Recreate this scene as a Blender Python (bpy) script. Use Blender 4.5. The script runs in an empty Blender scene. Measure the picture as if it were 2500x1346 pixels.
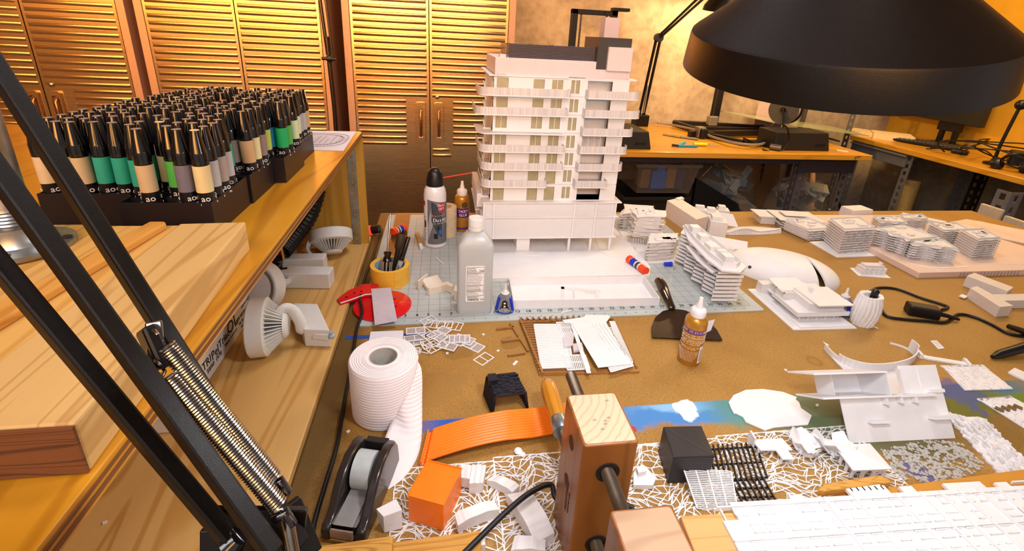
import bpy, math, random
from math import sin, cos, pi, radians as rad
from mathutils import Matrix, Vector
random.seed(7)
COL = bpy.context.scene.collection
# ---------------------------------------------------------------- camera (from the cutting mat's one inch grid)
FPX, CX, CY = 1150.0, 1250.0, 512.5
RW = Matrix(((0.9887282566, -0.1412599798, 0.0496190757),
             (-0.0032724010, -0.3517196799, -0.9360996518),
             (0.1496854234, 0.9253858032, -0.3482174453)))
CAM = Vector((0.15510142, -0.91510621, 0.60283004))
RT = RW.transposed()
def ray(u, v): return RT @ Vector(((u-CX)/FPX, (v-CY)/FPX, 1.0))
def pl(ax, val, u, v):
    d = ray(u, v); return CAM + d*((val-CAM[ax])/d[ax])
def Z(u, v, h=0.0): return pl(2, h, u, v)      # photo point -> point on the level h above the table top
def Y(u, v, y): return pl(1, y, u, v)
def X(u, v, x): return pl(0, x, u, v)
def Dp(u, v, d): return CAM + ray(u, v)*d
# ---------------------------------------------------------------- mesh builder
class MB:
    def __init__(s): s.v = []; s.f = []; s.c = []; s.M = Matrix.Identity(4)
    def add(s, vs, fs):
        n = len(s.v); M = s.M; s.c.append((n,len(s.f)))
        s.v += [M @ Vector(p) for p in vs]
        s.f += [tuple(i+n for i in f) for f in fs]
        return s
    def bx(s, x0, x1, y0, y1, z0, z1):
        return s.add([(x0,y0,z0),(x1,y0,z0),(x1,y1,z0),(x0,y1,z0),(x0,y0,z1),(x1,y0,z1),(x1,y1,z1),(x0,y1,z1)],
                     [(3,2,1,0),(4,5,6,7),(0,1,5,4),(1,2,6,5),(2,3,7,6),(3,0,4,7)])
    def box(s, c, d, rz=0, rx=0, ry=0):
        o = s.M; s.M = o @ Matrix.Translation(Vector(c)) @ Matrix.Rotation(rz,4,'Z') @ Matrix.Rotation(ry,4,'Y') @ Matrix.Rotation(rx,4,'X')
        s.bx(-d[0]/2,d[0]/2,-d[1]/2,d[1]/2,-d[2]/2,d[2]/2); s.M = o; return s
    def prism(s, poly, z0, z1):
        n = len(poly)
        a = sum(poly[i][0]*poly[(i+1)%n][1]-poly[(i+1)%n][0]*poly[i][1] for i in range(n))
        if a < 0: poly = poly[::-1]
        return s.add([(p[0],p[1],z0) for p in poly]+[(p[0],p[1],z1) for p in poly],
                     [tuple(range(n-1,-1,-1)), tuple(range(n,2*n))]+[(i,(i+1)%n,n+(i+1)%n,n+i) for i in range(n)])
    def hull8(s, b, t):     # bottom 4, top 4 points (ccw from above)
        return s.add(list(b)+list(t), [(3,2,1,0),(4,5,6,7),(0,1,5,4),(1,2,6,5),(2,3,7,6),(3,0,4,7)])
    def frust(s, x0,x1,y0,y1,z0,z1, ins):
        return s.hull8([(x0,y0,z0),(x1,y0,z0),(x1,y1,z0),(x0,y1,z0)],[(x0+ins,y0+ins,z1),(x1-ins,y0+ins,z1),(x1-ins,y1-ins,z1),(x0+ins,y1-ins,z1)])
    def lathe(s, prof, n=32, sx=1, sy=1, closed=False, a0=0, a1=None):
        m = len(prof); vs = []; fs = []
        full = a1 is None
        k = n if full else n+1
        for i in range(k):
            a = a0+(2*pi if full else a1-a0)*i/n
            for r, z in prof: vs.append((r*cos(a)*sx, r*sin(a)*sy, z))
        for i in range(n):
            j = (i+1)%k if full else i+1
            for q in range(m-1 if not closed else m):
                w = (q+1)%m
                fs.append((i*m+q, j*m+q, j*m+w, i*m+w))
        if full and not closed:
            if prof[0][0] > 1e-6: fs.append(tuple(i*m for i in range(n-1,-1,-1)))
            if prof[-1][0] > 1e-6: fs.append(tuple(i*m+m-1 for i in range(n)))
        return s.add(vs, fs)
    def tube(s, pts, r, n=8, caps=True, flat=1.0):
        pts = [Vector(p) for p in pts]; m = len(pts); vs = []; fs = []
        rr = r if isinstance(r,(list,tuple)) else [r]*m
        up = Vector((0,0,1)); prev = None
        for i, p in enumerate(pts):
            t = (pts[min(i+1,m-1)]-pts[max(i-1,0)])
            if t.length < 1e-9: t = Vector((0,0,1))
            t.normalize()
            if prev is None:
                a = t.cross(up)
                if a.length < 1e-3: a = t.cross(Vector((0,1,0)))
            else: a = prev - t*prev.dot(t)
            if a.length < 1e-6: a = t.orthogonal()
            a.normalize(); prev = a; b = t.cross(a)
            for k in range(n):
                w = 2*pi*k/n; vs.append(p+a*cos(w)*rr[i]+b*sin(w)*rr[i]*flat)
        for i in range(m-1):
            for k in range(n):
                q = (k+1)%n; fs.append((i*n+k, i*n+q, (i+1)*n+q, (i+1)*n+k))
        if caps: fs += [tuple(range(n-1,-1,-1)), tuple((m-1)*n+k for k in range(n))]
        return s.add(vs, fs)
    def bar(s, a, b, w, h=None, up=(0,0,1), roll=0):   # square bar between two points
        a = Vector(a); b = Vector(b); h = h or w; t = (b-a).normalized()
        x = t.cross(Vector(up))
        if x.length < 1e-3: x = t.orthogonal()
        x.normalize(); y = x.cross(t)
        if roll: x, y = x*cos(roll)+y*sin(roll), y*cos(roll)-x*sin(roll)
        vs = [p+x*sx*w/2+y*sy*h/2 for p in (a,b) for sx,sy in ((-1,-1),(1,-1),(1,1),(-1,1))]
        return s.add(vs, [(3,2,1,0),(4,5,6,7),(0,1,5,4),(1,2,6,5),(2,3,7,6),(3,0,4,7)])
    def strip(s, pts, w, z0, z1):  # flat ribbon following a 2d line
        n = len(pts); L = []; R = []
        ww = w if isinstance(w,(list,tuple)) else [w]*n
        for i in range(n):
            a = pts[max(i-1,0)]; b = pts[min(i+1,n-1)]; dx, dy = b[0]-a[0], b[1]-a[1]; l = math.hypot(dx,dy) or 1
            L.append((pts[i][0]-dy/l*ww[i]/2, pts[i][1]+dx/l*ww[i]/2)); R.append((pts[i][0]+dy/l*ww[i]/2, pts[i][1]-dx/l*ww[i]/2))
        vs = []; fs = []
        for i in range(n): vs += [(*R[i],z0),(*L[i],z0),(*L[i],z1),(*R[i],z1)]
        for i in range(n-1):
            a = i*4; b = a+4
            fs += [(a+3,b+3,b+2,a+2),(a,a+1,b+1,b),(a,b,b+3,a+3),(a+1,a+2,b+2,b+1)]
        fs += [(0,3,2,1),(n*4-4,n*4-3,n*4-2,n*4-1)]
        return s.add(vs, fs)
    def ball(s, c, r, n=12, sz=1):
        o = s.M; s.M = o @ Matrix.Translation(Vector(c))
        m = n//2; s.lathe([(max(r*sin(pi*i/m),1e-7), -r*cos(pi*i/m)*sz) for i in range(m+1)], n); s.M = o; return s
    def sheet(s, f, nu, nv, th=0):   # f(u,v)->point, optional thickness along -normal approx z
        vs = [Vector(f(i/nu, j/nv)) for j in range(nv+1) for i in range(nu+1)]; w = nu+1
        fs = [(j*w+i, j*w+i+1, (j+1)*w+i+1, (j+1)*w+i) for j in range(nv) for i in range(nu)]
        if not th: return s.add(vs, fs)
        N = len(vs); vs2 = [p-Vector((0,0,th)) if not callable(th) else th(p) for p in vs]
        fs2 = [tuple(N+i for i in f_[::-1]) for f_ in fs]
        e = [i for i in range(nu+1)]+[j*w+nu for j in range(1,nv+1)]+[nv*w+i for i in range(nu-1,-1,-1)]+[j*w for j in range(nv-1,0,-1)]
        fs3 = [(e[(k+1)%len(e)], e[k], e[k]+N, e[(k+1)%len(e)]+N) for k in range(len(e))]
        return s.add(vs+vs2, fs+fs2+fs3)
    def text(s, body, size, M, ext=0.0002, align='CENTER', sp=1.0, bold=0):
        c = bpy.data.curves.new('t','FONT'); c.body = body; c.size = size; c.align_x = align; c.align_y = 'CENTER'
        c.extrude = ext; c.resolution_u = 2; c.space_line = sp; c.offset = bold
        o = bpy.data.objects.new('t', c); COL.objects.link(o)
        dg = bpy.context.evaluated_depsgraph_get(); me = o.evaluated_get(dg).to_mesh()
        k = s.M; s.M = k @ M
        s.add([v.co.copy() for v in me.vertices], [tuple(p.vertices) for p in me.polygons]); s.M = k
        o.evaluated_get(dg).to_mesh_clear(); bpy.data.objects.remove(o); bpy.data.curves.remove(c); return s
    def each(s, name, m, parent, **kw):   # every added piece becomes a part of its own
        out = []; C = s.c+[(len(s.v),len(s.f))]
        for (v0,f0),(v1,f1) in zip(C[:-1],C[1:]):
            b = MB(); b.v = s.v[v0:v1]; b.f = [tuple(i-v0 for i in f) for f in s.f[f0:f1]]; out.append(b.build(name,m,parent,**kw))
        return out
    def build(s, name, m, parent=None, smooth=None, bevel=0, org=None, seg=2):
        off = Vector((0,0,0)); p = parent
        while p is not None: off += p.location; p = p.parent
        if org is not None: off2 = off+(Vector(org)-off); loc = Vector(org)-off
        else: off2 = off; loc = Vector((0,0,0))
        me = bpy.data.meshes.new(name)
        me.from_pydata([tuple(q-off2) for q in s.v], [], s.f); me.update()
        me.materials.append(m)
        if smooth is not None:
            me.polygons.foreach_set('use_smooth', [True]*len(me.polygons)); me.set_sharp_from_angle(angle=rad(smooth))
        o = bpy.data.objects.new(name, me); COL.objects.link(o); o.location = loc
        if parent: o.parent = parent
        if bevel:
            b = o.modifiers.new('b','BEVEL'); b.width = bevel; b.segments = seg; b.limit_method = 'ANGLE'; b.angle_limit = rad(35)
        return o
def tag(o, label, cat, group=None, kind=None):
    o['label'] = label; o['category'] = cat
    if group: o['group'] = group
    if kind: o['kind'] = kind
    return o
def thing(name, label, cat, loc=(0,0,0), group=None):
    o = bpy.data.objects.new(name, None); COL.objects.link(o); o.location = loc; o.empty_display_size = .02
    return tag(o, label, cat, group)
def struct(o): o['kind'] = 'structure'; return o
def one(name, mb, m, label, cat, org=None, group=None, **kw):
    if org is None:
        org = (sum(p[0] for p in mb.v)/len(mb.v), sum(p[1] for p in mb.v)/len(mb.v), min(p[2] for p in mb.v))
    return tag(mb.build(name, m, org=org, **kw), label, cat, group)
def dup(root, loc, rz=0, label=None):
    r = root.copy(); COL.objects.link(r); r.location = loc; r.rotation_euler = (0,0,rz)
    if label: r['label'] = label
    for ch in root.children:
        c = ch.copy(); COL.objects.link(c); c.parent = r
        for g in ch.children:
            d = g.copy(); COL.objects.link(d); d.parent = c
    return r
def TR(p, rz=0, rx=0, ry=0): return Matrix.Translation(Vector(p)) @ Matrix.Rotation(rz,4,'Z') @ Matrix.Rotation(ry,4,'Y') @ Matrix.Rotation(rx,4,'X')
def rrect(x0,x1,y0,y1,r,n=5):
    P = []
    for cx,cy,a in ((x1-r,y0+r,-pi/2),(x1-r,y1-r,0),(x0+r,y1-r,pi/2),(x0+r,y0+r,pi)):
        P += [(cx+r*cos(a+pi/2*i/n), cy+r*sin(a+pi/2*i/n)) for i in range(n+1)]
    return P
def catmull(P, k=6):
    P = [Vector(p) for p in P]; out = []
    for i in range(len(P)-1):
        a,b,c,d = P[max(i-1,0)],P[i],P[i+1],P[min(i+2,len(P)-1)]
        for j in range(k):
            t = j/k; out.append(.5*((2*b)+(c-a)*t+(2*a-5*b+4*c-d)*t*t+(3*b-a-3*c+d)*t**3))
    return out+[P[-1]]
# ---------------------------------------------------------------- materials
def srgb(h):
    h = h.lstrip('#'); c = [int(h[i:i+2],16)/255 for i in (0,2,4)]
    return tuple(x/12.92 if x <= .04045 else ((x+.055)/1.055)**2.4 for x in c)+(1,)
class NT:
    def __init__(s, name):
        s.m = bpy.data.materials.new(name); s.m.use_nodes = True; s.t = s.m.node_tree; s.t.nodes.clear()
        s.out = s.n('ShaderNodeOutputMaterial'); s.b = s.n('ShaderNodeBsdfPrincipled'); s.l(s.b.outputs[0], s.out.inputs[0])
    def n(s, t, **kw):
        o = s.t.nodes.new(t)
        for k, v in kw.items(): setattr(o, k, v)
        return o
    def l(s, a, b): s.t.links.new(a, b)
    def set(s, **kw):
        for k, v in kw.items():
            i = s.b.inputs[k.replace('_',' ')]
            if hasattr(v,'is_output'): s.l(v, i)
            else: i.default_value = v
        return s
    def co(s, scale=(1,1,1), rot=(0,0,0), kind='Object'):
        c = s.n('ShaderNodeTexCoord'); p = s.n('ShaderNodeMapping'); s.l(c.outputs[kind], p.inputs[0])
        p.inputs['Scale'].default_value = scale; p.inputs['Rotation'].default_value = rot; return p.outputs[0]
    def noise(s, vec, scale, detail=4, rough=.6, dist=0):
        o = s.n('ShaderNodeTexNoise'); s.l(vec, o.inputs['Vector']); o.inputs['Scale'].default_value = scale
        o.inputs['Detail'].default_value = detail; o.inputs['Roughness'].default_value = rough; o.inputs['Distortion'].default_value = dist
        return o.outputs[0]
    def ramp(s, fac, stops):
        o = s.n('ShaderNodeValToRGB'); s.l(fac, o.inputs[0]); e = o.color_ramp.elements
        while len(e) < len(stops): e.new(.5)
        for i,(p,c) in enumerate(stops): e[i].position = p; e[i].color = c if len(c) == 4 else (*c,1)
        return o.outputs[0]
    def mix(s, fac, a, b, mode='MIX'):
        o = s.n('ShaderNodeMix', data_type='RGBA', blend_type=mode)
        for v, i in ((fac,0),(a,6),(b,7)):
            if hasattr(v,'is_output'): s.l(v, o.inputs[i])
            else: o.inputs[i].default_value = v
        return o.outputs[2]
    def math(s, op, a, b=0.0, clamp=False):
        o = s.n('ShaderNodeMath', operation=op); o.use_clamp = clamp
        for v, i in ((a,0),(b,1)):
            if hasattr(v,'is_output'): s.l(v, o.inputs[i])
            else: o.inputs[i].default_value = v
        return o.outputs[0]
    def mr(s, v, a, b, c=0.0, d=1.0):
        o = s.n('ShaderNodeMapRange'); o.interpolation_type = 'SMOOTHSTEP'
        s.l(v, o.inputs[0])
        for i, x in ((1,a),(2,b),(3,c),(4,d)): o.inputs[i].default_value = x
        return o.outputs[0]
    def bump(s, h, st=.3, d=.002):
        o = s.n('ShaderNodeBump'); s.l(h, o.inputs['Height']); o.inputs['Strength'].default_value = st; o.inputs['Distance'].default_value = d
        s.l(o.outputs[0], s.b.inputs['Normal']); return s
def mat(name, c, rough=.5, metal=0, var=.12, scale=60, bump=0, bscale=None, spec=.5, trans=0, ior=1.45, alpha=1, coat=0, stretch=(1,1,1), sss=0):
    t = NT(name); c = srgb(c) if isinstance(c,str) else c
    vec = t.co(stretch)
    nz = t.noise(vec, scale)
    lo = tuple(x*(1-var) for x in c[:3]); hi = tuple(min(1,x*(1+var)) for x in c[:3])
    t.set(Base_Color=t.ramp(nz, [(.3,lo),(.7,hi)]), Roughness=rough, Metallic=metal)
    t.b.inputs['Specular IOR Level'].default_value = spec; t.b.inputs['IOR'].default_value = ior
    if trans: t.b.inputs['Transmission Weight'].default_value = trans
    if alpha < 1: t.b.inputs['Alpha'].default_value = alpha
    if coat: t.b.inputs['Coat Weight'].default_value = coat; t.b.inputs['Coat Roughness'].default_value = .1
    if sss: t.b.inputs['Subsurface Weight'].default_value = sss; t.b.inputs['Subsurface Radius'].default_value = (.01,.008,.006)
    if bump: t.bump(t.noise(t.co(stretch), bscale or scale*3, 3), bump, .001)
    return t.m
def wood(name, c1, c2, axis='Y', scale=1.0, rough=.45, rings=9, dark=.8, coat=0, seed=0):
    t = NT(name); st = {'X':(.08,1,1),'Y':(1,.08,1),'Z':(1,1,.08)}[axis]
    c = t.n('ShaderNodeTexCoord'); p = t.n('ShaderNodeMapping'); t.l(c.outputs['Object'], p.inputs[0])
    p.inputs['Scale'].default_value = [x*scale for x in st]; p.inputs['Location'].default_value = (seed*1.37, seed*.71, seed*.33)
    v = p.outputs[0]
    n1 = t.noise(v, rings, 2, .5, 1.2); s = t.math('SINE', t.math('MULTIPLY', n1, 55.0)); s = t.math('MULTIPLY_ADD', s, .5); t.t.nodes[-1].inputs[2].default_value = .5
    fine = t.noise(v, 160*1.0, 3)
    a = t.ramp(s, [(.0,srgb(c1)),(.75,srgb(c1)),(1,srgb(c2))])
    a = t.mix(t.math('MULTIPLY', fine, .35), a, srgb(c2))
    big = t.noise(v, 3, 2)
    a = t.mix(t.mr(big,.35,.7,0,.45), a, tuple(x*dark for x in srgb(c2)[:3])+(1,))
    t.set(Base_Color=a, Roughness=rough); t.bump(fine, .15, .0006)
    if coat: t.b.inputs['Coat Weight'].default_value = coat; t.b.inputs['Coat Roughness'].default_value = .15
    return t.m
WHITE = mat('white_plastic','#e6e4e4',.5,var=.03,scale=25,bump=.12,bscale=500)
WHITE2 = mat('white_print','#dedad8',.55,var=.04,scale=40,bump=.15,bscale=350)
def layered(name, c, n=900, ax=2, st=.35):
    t = NT(name); cc = t.n('ShaderNodeTexCoord'); sp = t.n('ShaderNodeSeparateXYZ'); t.l(cc.outputs['Object'], sp.inputs[0])
    w = t.math('SINE', t.math('MULTIPLY', sp.outputs[ax], float(n*6.283)))
    c = srgb(c) if isinstance(c,str) else c
    t.set(Base_Color=t.ramp(t.noise(t.co(),30),[(.3,tuple(x*.94 for x in c[:3])),(.7,c[:3])]), Roughness=.45); t.bump(w, st, .0004); return t.m
PLA = layered('white_layered_print','#e2dfde',420)
CLEARW = mat('translucent_white_film','#e9e6ea',.3,var=.03,scale=120,alpha=.55)
BLACK = mat('black_plastic','#131114',.35,var=.2,scale=80)
BLACKM = mat('black_satin_metal','#100c0a',.38,0.0,var=.15,scale=200,bump=.12,bscale=1800,spec=.35)
BLACKC = mat('black_rubber','#0d0b0b',.45,var=.2,scale=50)
STEEL = mat('bright_steel','#b9b5b0',.22,1,var=.1,scale=150)
DSTEEL = mat('dark_steel','#4d423b',.3,1,var=.2,scale=150)
GALV = mat('galvanised_steel','#9fa3a3',.35,.9,var=.25,scale=35,bump=.1)
GREYST = mat('grey_painted_steel','#6b6a6e',.5,.2,var=.15,scale=60)
ORANGE = mat('orange_print','#f47a08',.35,var=.06,scale=30,bump=.15,bscale=400,sss=.0)
REDP = mat('red_paint','#d8121c',.3,var=.12,scale=40,coat=.3)
BLUEP = mat('blue_plastic','#1c34c8',.3,var=.1)
CREAM = mat('cream_plastic','#e2d3ba',.5,var=.06,scale=40,bump=.1,bscale=400)
INK = mat('black_print_ink','#151515',.6,var=.05)
WINK = mat('white_print_ink','#ecebe9',.55,var=.03)
PAPER = mat('white_paper','#e9e4ea',.7,var=.02)
PINE = wood('pine_board','#e0b873','#c4924a','Y',1.0,.5,7,seed=1)
PLY = wood('varnished_plywood','#cf9020','#b27416','Y',1.0,.3,5,coat=.25,seed=3)
PLYE = mat('plywood_dark_ply','#6e4420',.6,var=.3,scale=50,stretch=(1,.1,1))
PINE2 = wood('yellow_pine','#e2b063','#c98a3c','Y',1.2,.5,8,seed=5)
PINEX = wood('rough_pine','#dba95a','#b9803a','X',1.2,.6,8,seed=8)
MAPLE = wood('maple_jaw','#8f5624','#77461a','Z',1.4,.4,4,seed=2,coat=.1)
t = NT('maple_end_grain'); cc = t.n('ShaderNodeTexCoord'); sp = t.n('ShaderNodeSeparateXYZ'); t.l(cc.outputs['Object'],sp.inputs[0])
dx = t.math('ADD',sp.outputs[0],-.262); dy = t.math('ADD',sp.outputs[1],.46); d = t.math('SQRT',t.math('ADD',t.math('MULTIPLY',dx,dx),t.math('MULTIPLY',dy,dy)))
d = t.math('ADD',d,t.math('MULTIPLY',t.noise(t.co(),25,3),.012)); w = t.math('SINE',t.math('MULTIPLY',d,720.0))
t.set(Base_Color=t.ramp(w,[(.0,srgb('#c2a284')),(.82,srgb('#be9d7f')),(.97,srgb('#b39072'))]),Roughness=.5); ENDG = t.m
HANDLE = wood('varnished_handle','#d9962f','#b87420','Y',1.5,.25,6,coat=.4,seed=6)
FL = -0.92
# ================================================================ setting
def concrete(name, a, b, c, sc=2.2):
    t = NT(name); v = t.co(); n1 = t.noise(v, sc, 6, .65); n2 = t.noise(v, sc*9, 4, .6)
    col = t.mix(.35, t.ramp(n1, [(.3,srgb(a)),(.55,srgb(b)),(.75,srgb(c))]), t.ramp(n2, [(.35,srgb(a)),(.65,srgb(c))]))
    t.set(Base_Color=col, Roughness=.85); t.bump(n2, .2, .004); return t.m
CONC = concrete('concrete_wall','#9a836c','#c2a88c','#d6c0a6')
FLOORM = concrete('concrete_floor','#4f463c','#5f5548','#6b6153')
YELW = concrete('yellow_wall','#d59a1c','#dfa423','#e6ad2d',1.2)  # mottled yellow tone of the right wall
struct(MB().bx(-3.2,4.2,-2.6,2.7,FL-.1,FL).build('floor', FLOORM))
struct(MB().bx(-3.2,4.2,2.64,2.76,FL,1.8).build('wall_back', CONC))
struct(MB().bx(3.96,4.08,-1.2,2.64,FL,1.8).build('wall_right', YELW))
struct(MB().bx(-3.2,4.2,-2.6,2.76,1.8,1.9).build('ceiling', mat('ceiling_paint','#a08c70',.9)))
struct(MB().bx(-2.75,-2.65,-2.6,2.64,FL,1.8).build('wall_left', CONC))
struct(MB().bx(3.93,3.96,-1.2,2.64,FL,-.06).build('wall_shade_panel_1', concrete('shaded_lower_wall','#6f6350','#847762','#958871')))  # added panel; the shade under the bench put into its grey
# ================================================================ steel cabinets
t = NT('orange_lit_stainless'); cc = t.co((1,1,90)); nz = t.noise(cc, 4, 3)
t.set(Base_Color=t.ramp(nz,[(.3,(.69,.43,.20)),(.7,(.73,.47,.23))]), Metallic=1.0, Roughness=t.mr(nz,.3,.7,.25,.29)); STAIN = t.m  # orange of the reflected room light put into the neutral steel colour
FRM = mat('cabinet_frame','#b58d78',.5,.3,var=.05)  # pinkish reflection put into the steel frame's colour
DARKGAP = mat('cabinet_dark','#15100a',.7)
CY0 = 1.75
def rib_panel(x0, x1, z0, z1, cut, first, last):
    """flat door skin with pressed horizontal ribs; cut = side on which ribs stop short of the handle recess"""
    b = MB(); xs0 = x0+.012; xs1 = x1-.012; y = CY0
    prof = [(0,0),(.004,-.0022),(.010,-.0042),(.0165,-.0030),(.0185,.0025),(.021,0)]
    b.bx(x0,x1,y,y+.018,z0,z1)
    z = first
    while z > last:
        a0, a1 = xs0, xs1
        if -.01 < z+.01 < .262:
            if cut == 1: a1 = x1-.125
            else: a0 = x0+.125
        elif z < 0 and last > -.2:
            if cut == 1: break
            a1 = a0+.11-.02*((first-z)%.07)/.07
        vs = []; n = len(prof)
        for x, k in ((a0,0),(a0+.006,1),(a1-.006,1),(a1,0)):
            vs += [(x, y+dy*k-.0004, z+dz) for dz, dy in prof]
        fs = [(i*n+q, (i+1)*n+q, (i+1)*n+q+1, i*n+q+1) for i in range(3) for q in range(n-1)]
        b.add(vs, fs); z -= .0335
    return b
def cabinet(x0, x1, gap, label, handles=True):
    t = thing('steel_cabinet', label, 'cabinet', ((x0+x1)/2, CY0+.25, FL), 'steel storage cabinets along the back')
    f = MB(); y0 = CY0-.002
    f.bx(x0,x0+.036,y0,y0+.5,FL+.06,1.02).bx(x1-.036,x1,y0,y0+.5,FL+.06,1.02).bx(x0+.036,x1-.036,y0,y0+.5,.97,1.02).bx(x0+.036,x1-.036,y0,y0+.5,FL+.06,FL+.11).bx(x0+.036,x1-.036,y0+.47,y0+.5,FL+.11,.97)
    f.build('frame', FRM, t, bevel=.002)
    MB().bx(x0+.036,x1-.036,CY0+.03,CY0+.06,FL+.11,.97).build('gap_shade_panel', DARKGAP, t)  # dark sheet added behind the doors to blacken their gaps
    for a, b_, cut in ((x0+.039,gap-.0025,1),(gap+.0025,x1-.039,0)):
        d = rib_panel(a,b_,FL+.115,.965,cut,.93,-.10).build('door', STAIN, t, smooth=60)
        hx = b_-.075 if cut == 1 else a+.018
        h = MB(); zt, zb = .232, .015
        P = rrect(hx,hx+.056,zb,zt,.012); Q = rrect(hx+.012,hx+.044,zb+.022,zt-.022,.012)
        n = len(P); yy = CY0
        vs = [(p[0],yy-.001,p[1]) for p in P]+[(p[0]*.9+(hx+.028)*.1,yy-.012,p[1]) for p in P]+[(q[0],yy-.012,q[1]) for q in Q]+[(q[0],yy-.001,q[1]) for q in Q]
        h.add(vs,[(k*n+i,k*n+(i+1)%n,(k+1)*n+(i+1)%n,(k+1)*n+i) for k in range(3) for i in range(n)]+[tuple(range(3*n,4*n))])
        r = h.build('handle_recess', STAIN, d, smooth=50)
        MB().tube([(hx+.028,yy-.004,zb+.03),(hx+.028,yy-.016,zb+.036),(hx+.028,yy-.016,zt-.05),(hx+.028,yy-.006,zt-.04)],.007,8).build('handle_grip', mat('copper_grip','#b07a55',.25,.9), d, smooth=60)
        if cut == 0:
            o = MB(); o.M = TR((hx+.02,yy,zt+.03),0,pi/2); o.lathe([(.011,0),(.011,.006),(.008,.009),(.0001,.009)],16); o.build('lock', STEEL, d, smooth=50)
    w = MB()
    for x in (x0+.05,x1-.05):
        for y in (CY0+.05,CY0+.44): w.bx(x-.025,x+.025,y-.025,y+.025,FL,FL+.06)
    w.each('foot', BLACK, t)
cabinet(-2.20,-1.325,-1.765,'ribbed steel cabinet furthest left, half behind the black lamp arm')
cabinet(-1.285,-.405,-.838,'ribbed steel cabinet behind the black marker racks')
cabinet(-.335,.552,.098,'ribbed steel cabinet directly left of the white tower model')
# slim pole in front of the gap
t = thing('light_stand','slim black pole with a clamp knob in front of the cabinet gap','stand',(-.385,1.6,FL))
MB().tube([(-.385,1.6,FL),(-.375,1.6,.22),(-.385,1.6,.55)],.011,10).build('lower_tube',DSTEEL,t,smooth=60)
MB().tube([(-.382,1.6,.40),(-.40,1.6,.70),(-.435,1.6,1.15)],.008,10).tube([(-.362,1.6,.44),(-.375,1.6,.70),(-.41,1.6,1.15)],.006,8).build('upper_tube',DSTEEL,t,smooth=60)
k = MB(); k.ball((-.375,1.585,.45),.02,10); k.tube([(-.41,1.575,.45),(-.345,1.575,.45)],.008,8); k.build('clamp_knob',BLACK,t,smooth=50)
b = MB()
for q in range(3):
    a = q*2.1+.4; b.tube([(-.385,1.6,FL+.35),(-.385+.22*cos(a),1.6+.22*sin(a)*.5,FL+.008)],.008,6)
b.build('tripod_foot',DSTEEL,t,smooth=60)
# ================================================================ back workbench
def slot_post(b, x, y, z0, z1, w=.042, nx=1, ny=1):
    """L profile of slotted angle: two flanges pierced by a column of holes"""
    th = .004; n = max(2,int((z1-z0)/.05)); dz = (z1-z0)/n
    for i in range(n):
        za = z0+i*dz; m = .014
        for ax in (0,1):
            d = nx if ax == 0 else ny
            def q(a0,a1,c0,c1):
                if ax == 0: b.bx(min(x+d*a0,x+d*a1),max(x+d*a0,x+d*a1),y-th/2,y+th/2,c0,c1)
                else: b.bx(x-th/2,x+th/2,min(y+d*a0,y+d*a1),max(y+d*a0,y+d*a1),c0,c1)
            q(0,w,za,za+dz/2-m); q(0,w,za+dz/2+m,za+dz); q(0,w*.3,za+dz/2-m,za+dz/2+m); q(w*.7,w,za+dz/2-m,za+dz/2+m)
    return b
DESKW = wood('orange_beech_top','#d69a30','#c0841e','X',1.0,.35,5,coat=.2,seed=9)
DESKW2 = wood('orange_beech_top_along','#d69a30','#c0841e','Y',1.0,.35,5,coat=.2,seed=11)
t = thing('workbench','orange wooden workbench against the back concrete wall','desk',(1.85,2.1,FL))
MB().bx(.80,2.86,1.64,2.60,-.034,0).build('desk_top',DESKW,t,bevel=.003)
for x,nx in ((.86,1),(2.42,1),(2.78,-1)):
    for y,ny in ((1.70,1),(2.54,-1)):
        if x == 2.42 and ny == -1: continue
        slot_post(MB(),x,y,FL,-.036,.05,nx,ny).build('leg',mat('violet_grey_steel','#55505a',.5,.2),t)
MB().bx(2.40,2.80,1.685,1.70,-.13,-.036).bx(2.40,2.80,1.685,1.74,-.05,-.04).bx(.86,2.42,1.69,1.70,-.075,-.036).bx(2.775,2.785,1.70,2.54,-.12,-.036).build('front_rail',mat('dark_rail','#3b3238',.5,.3),t,bevel=.002)
sk = MB()
for i in range(6): sk.tube([(2.735+.0,1.636,-.03),(2.735,1.636,-.008),(2.745+.006*i,1.636,-.004)],.0015,4)
sk.build('edge_mark',BLACK,t)
# right-hand workbench along the yellow wall
t = thing('workbench','orange wooden workbench along the yellow right wall','desk',(3.65,1.4,FL))
MB().bx(3.33,3.94,.55,2.33,-.036,0).build('desk_top',DESKW2,t,bevel=.004)
for x,nx in ((3.36,1),(3.90,-1)):
    for y,ny in ((2.28,-1),(1.86,-1),(.92,-1)):
        slot_post(MB(),x,y,FL,-.038,.055,nx,ny).build('leg',GREYST,t)
MB().bx(3.345,3.36,1.84,2.31,-.13,-.038).bx(3.33,3.36,1.84,2.31,-.06,-.046).build('front_rail',GREYST,t,bevel=.003)
tp_ = thing('slotted_post','grey slotted steel upright at the far corner of the right workbench','post',(3.305,2.36,FL))
slot_post(MB(),3.305,2.36,FL,.62,.05,1,-1).build('upright',GREYST,tp_)
slot_post(MB(),3.62,1.55,FL,-.04,.05,1,1).build('brace',BLACKM,t)
MB().bx(3.35,3.39,.58,.92,-.13,-.05).build('end_rail',GREYST,t)
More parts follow.
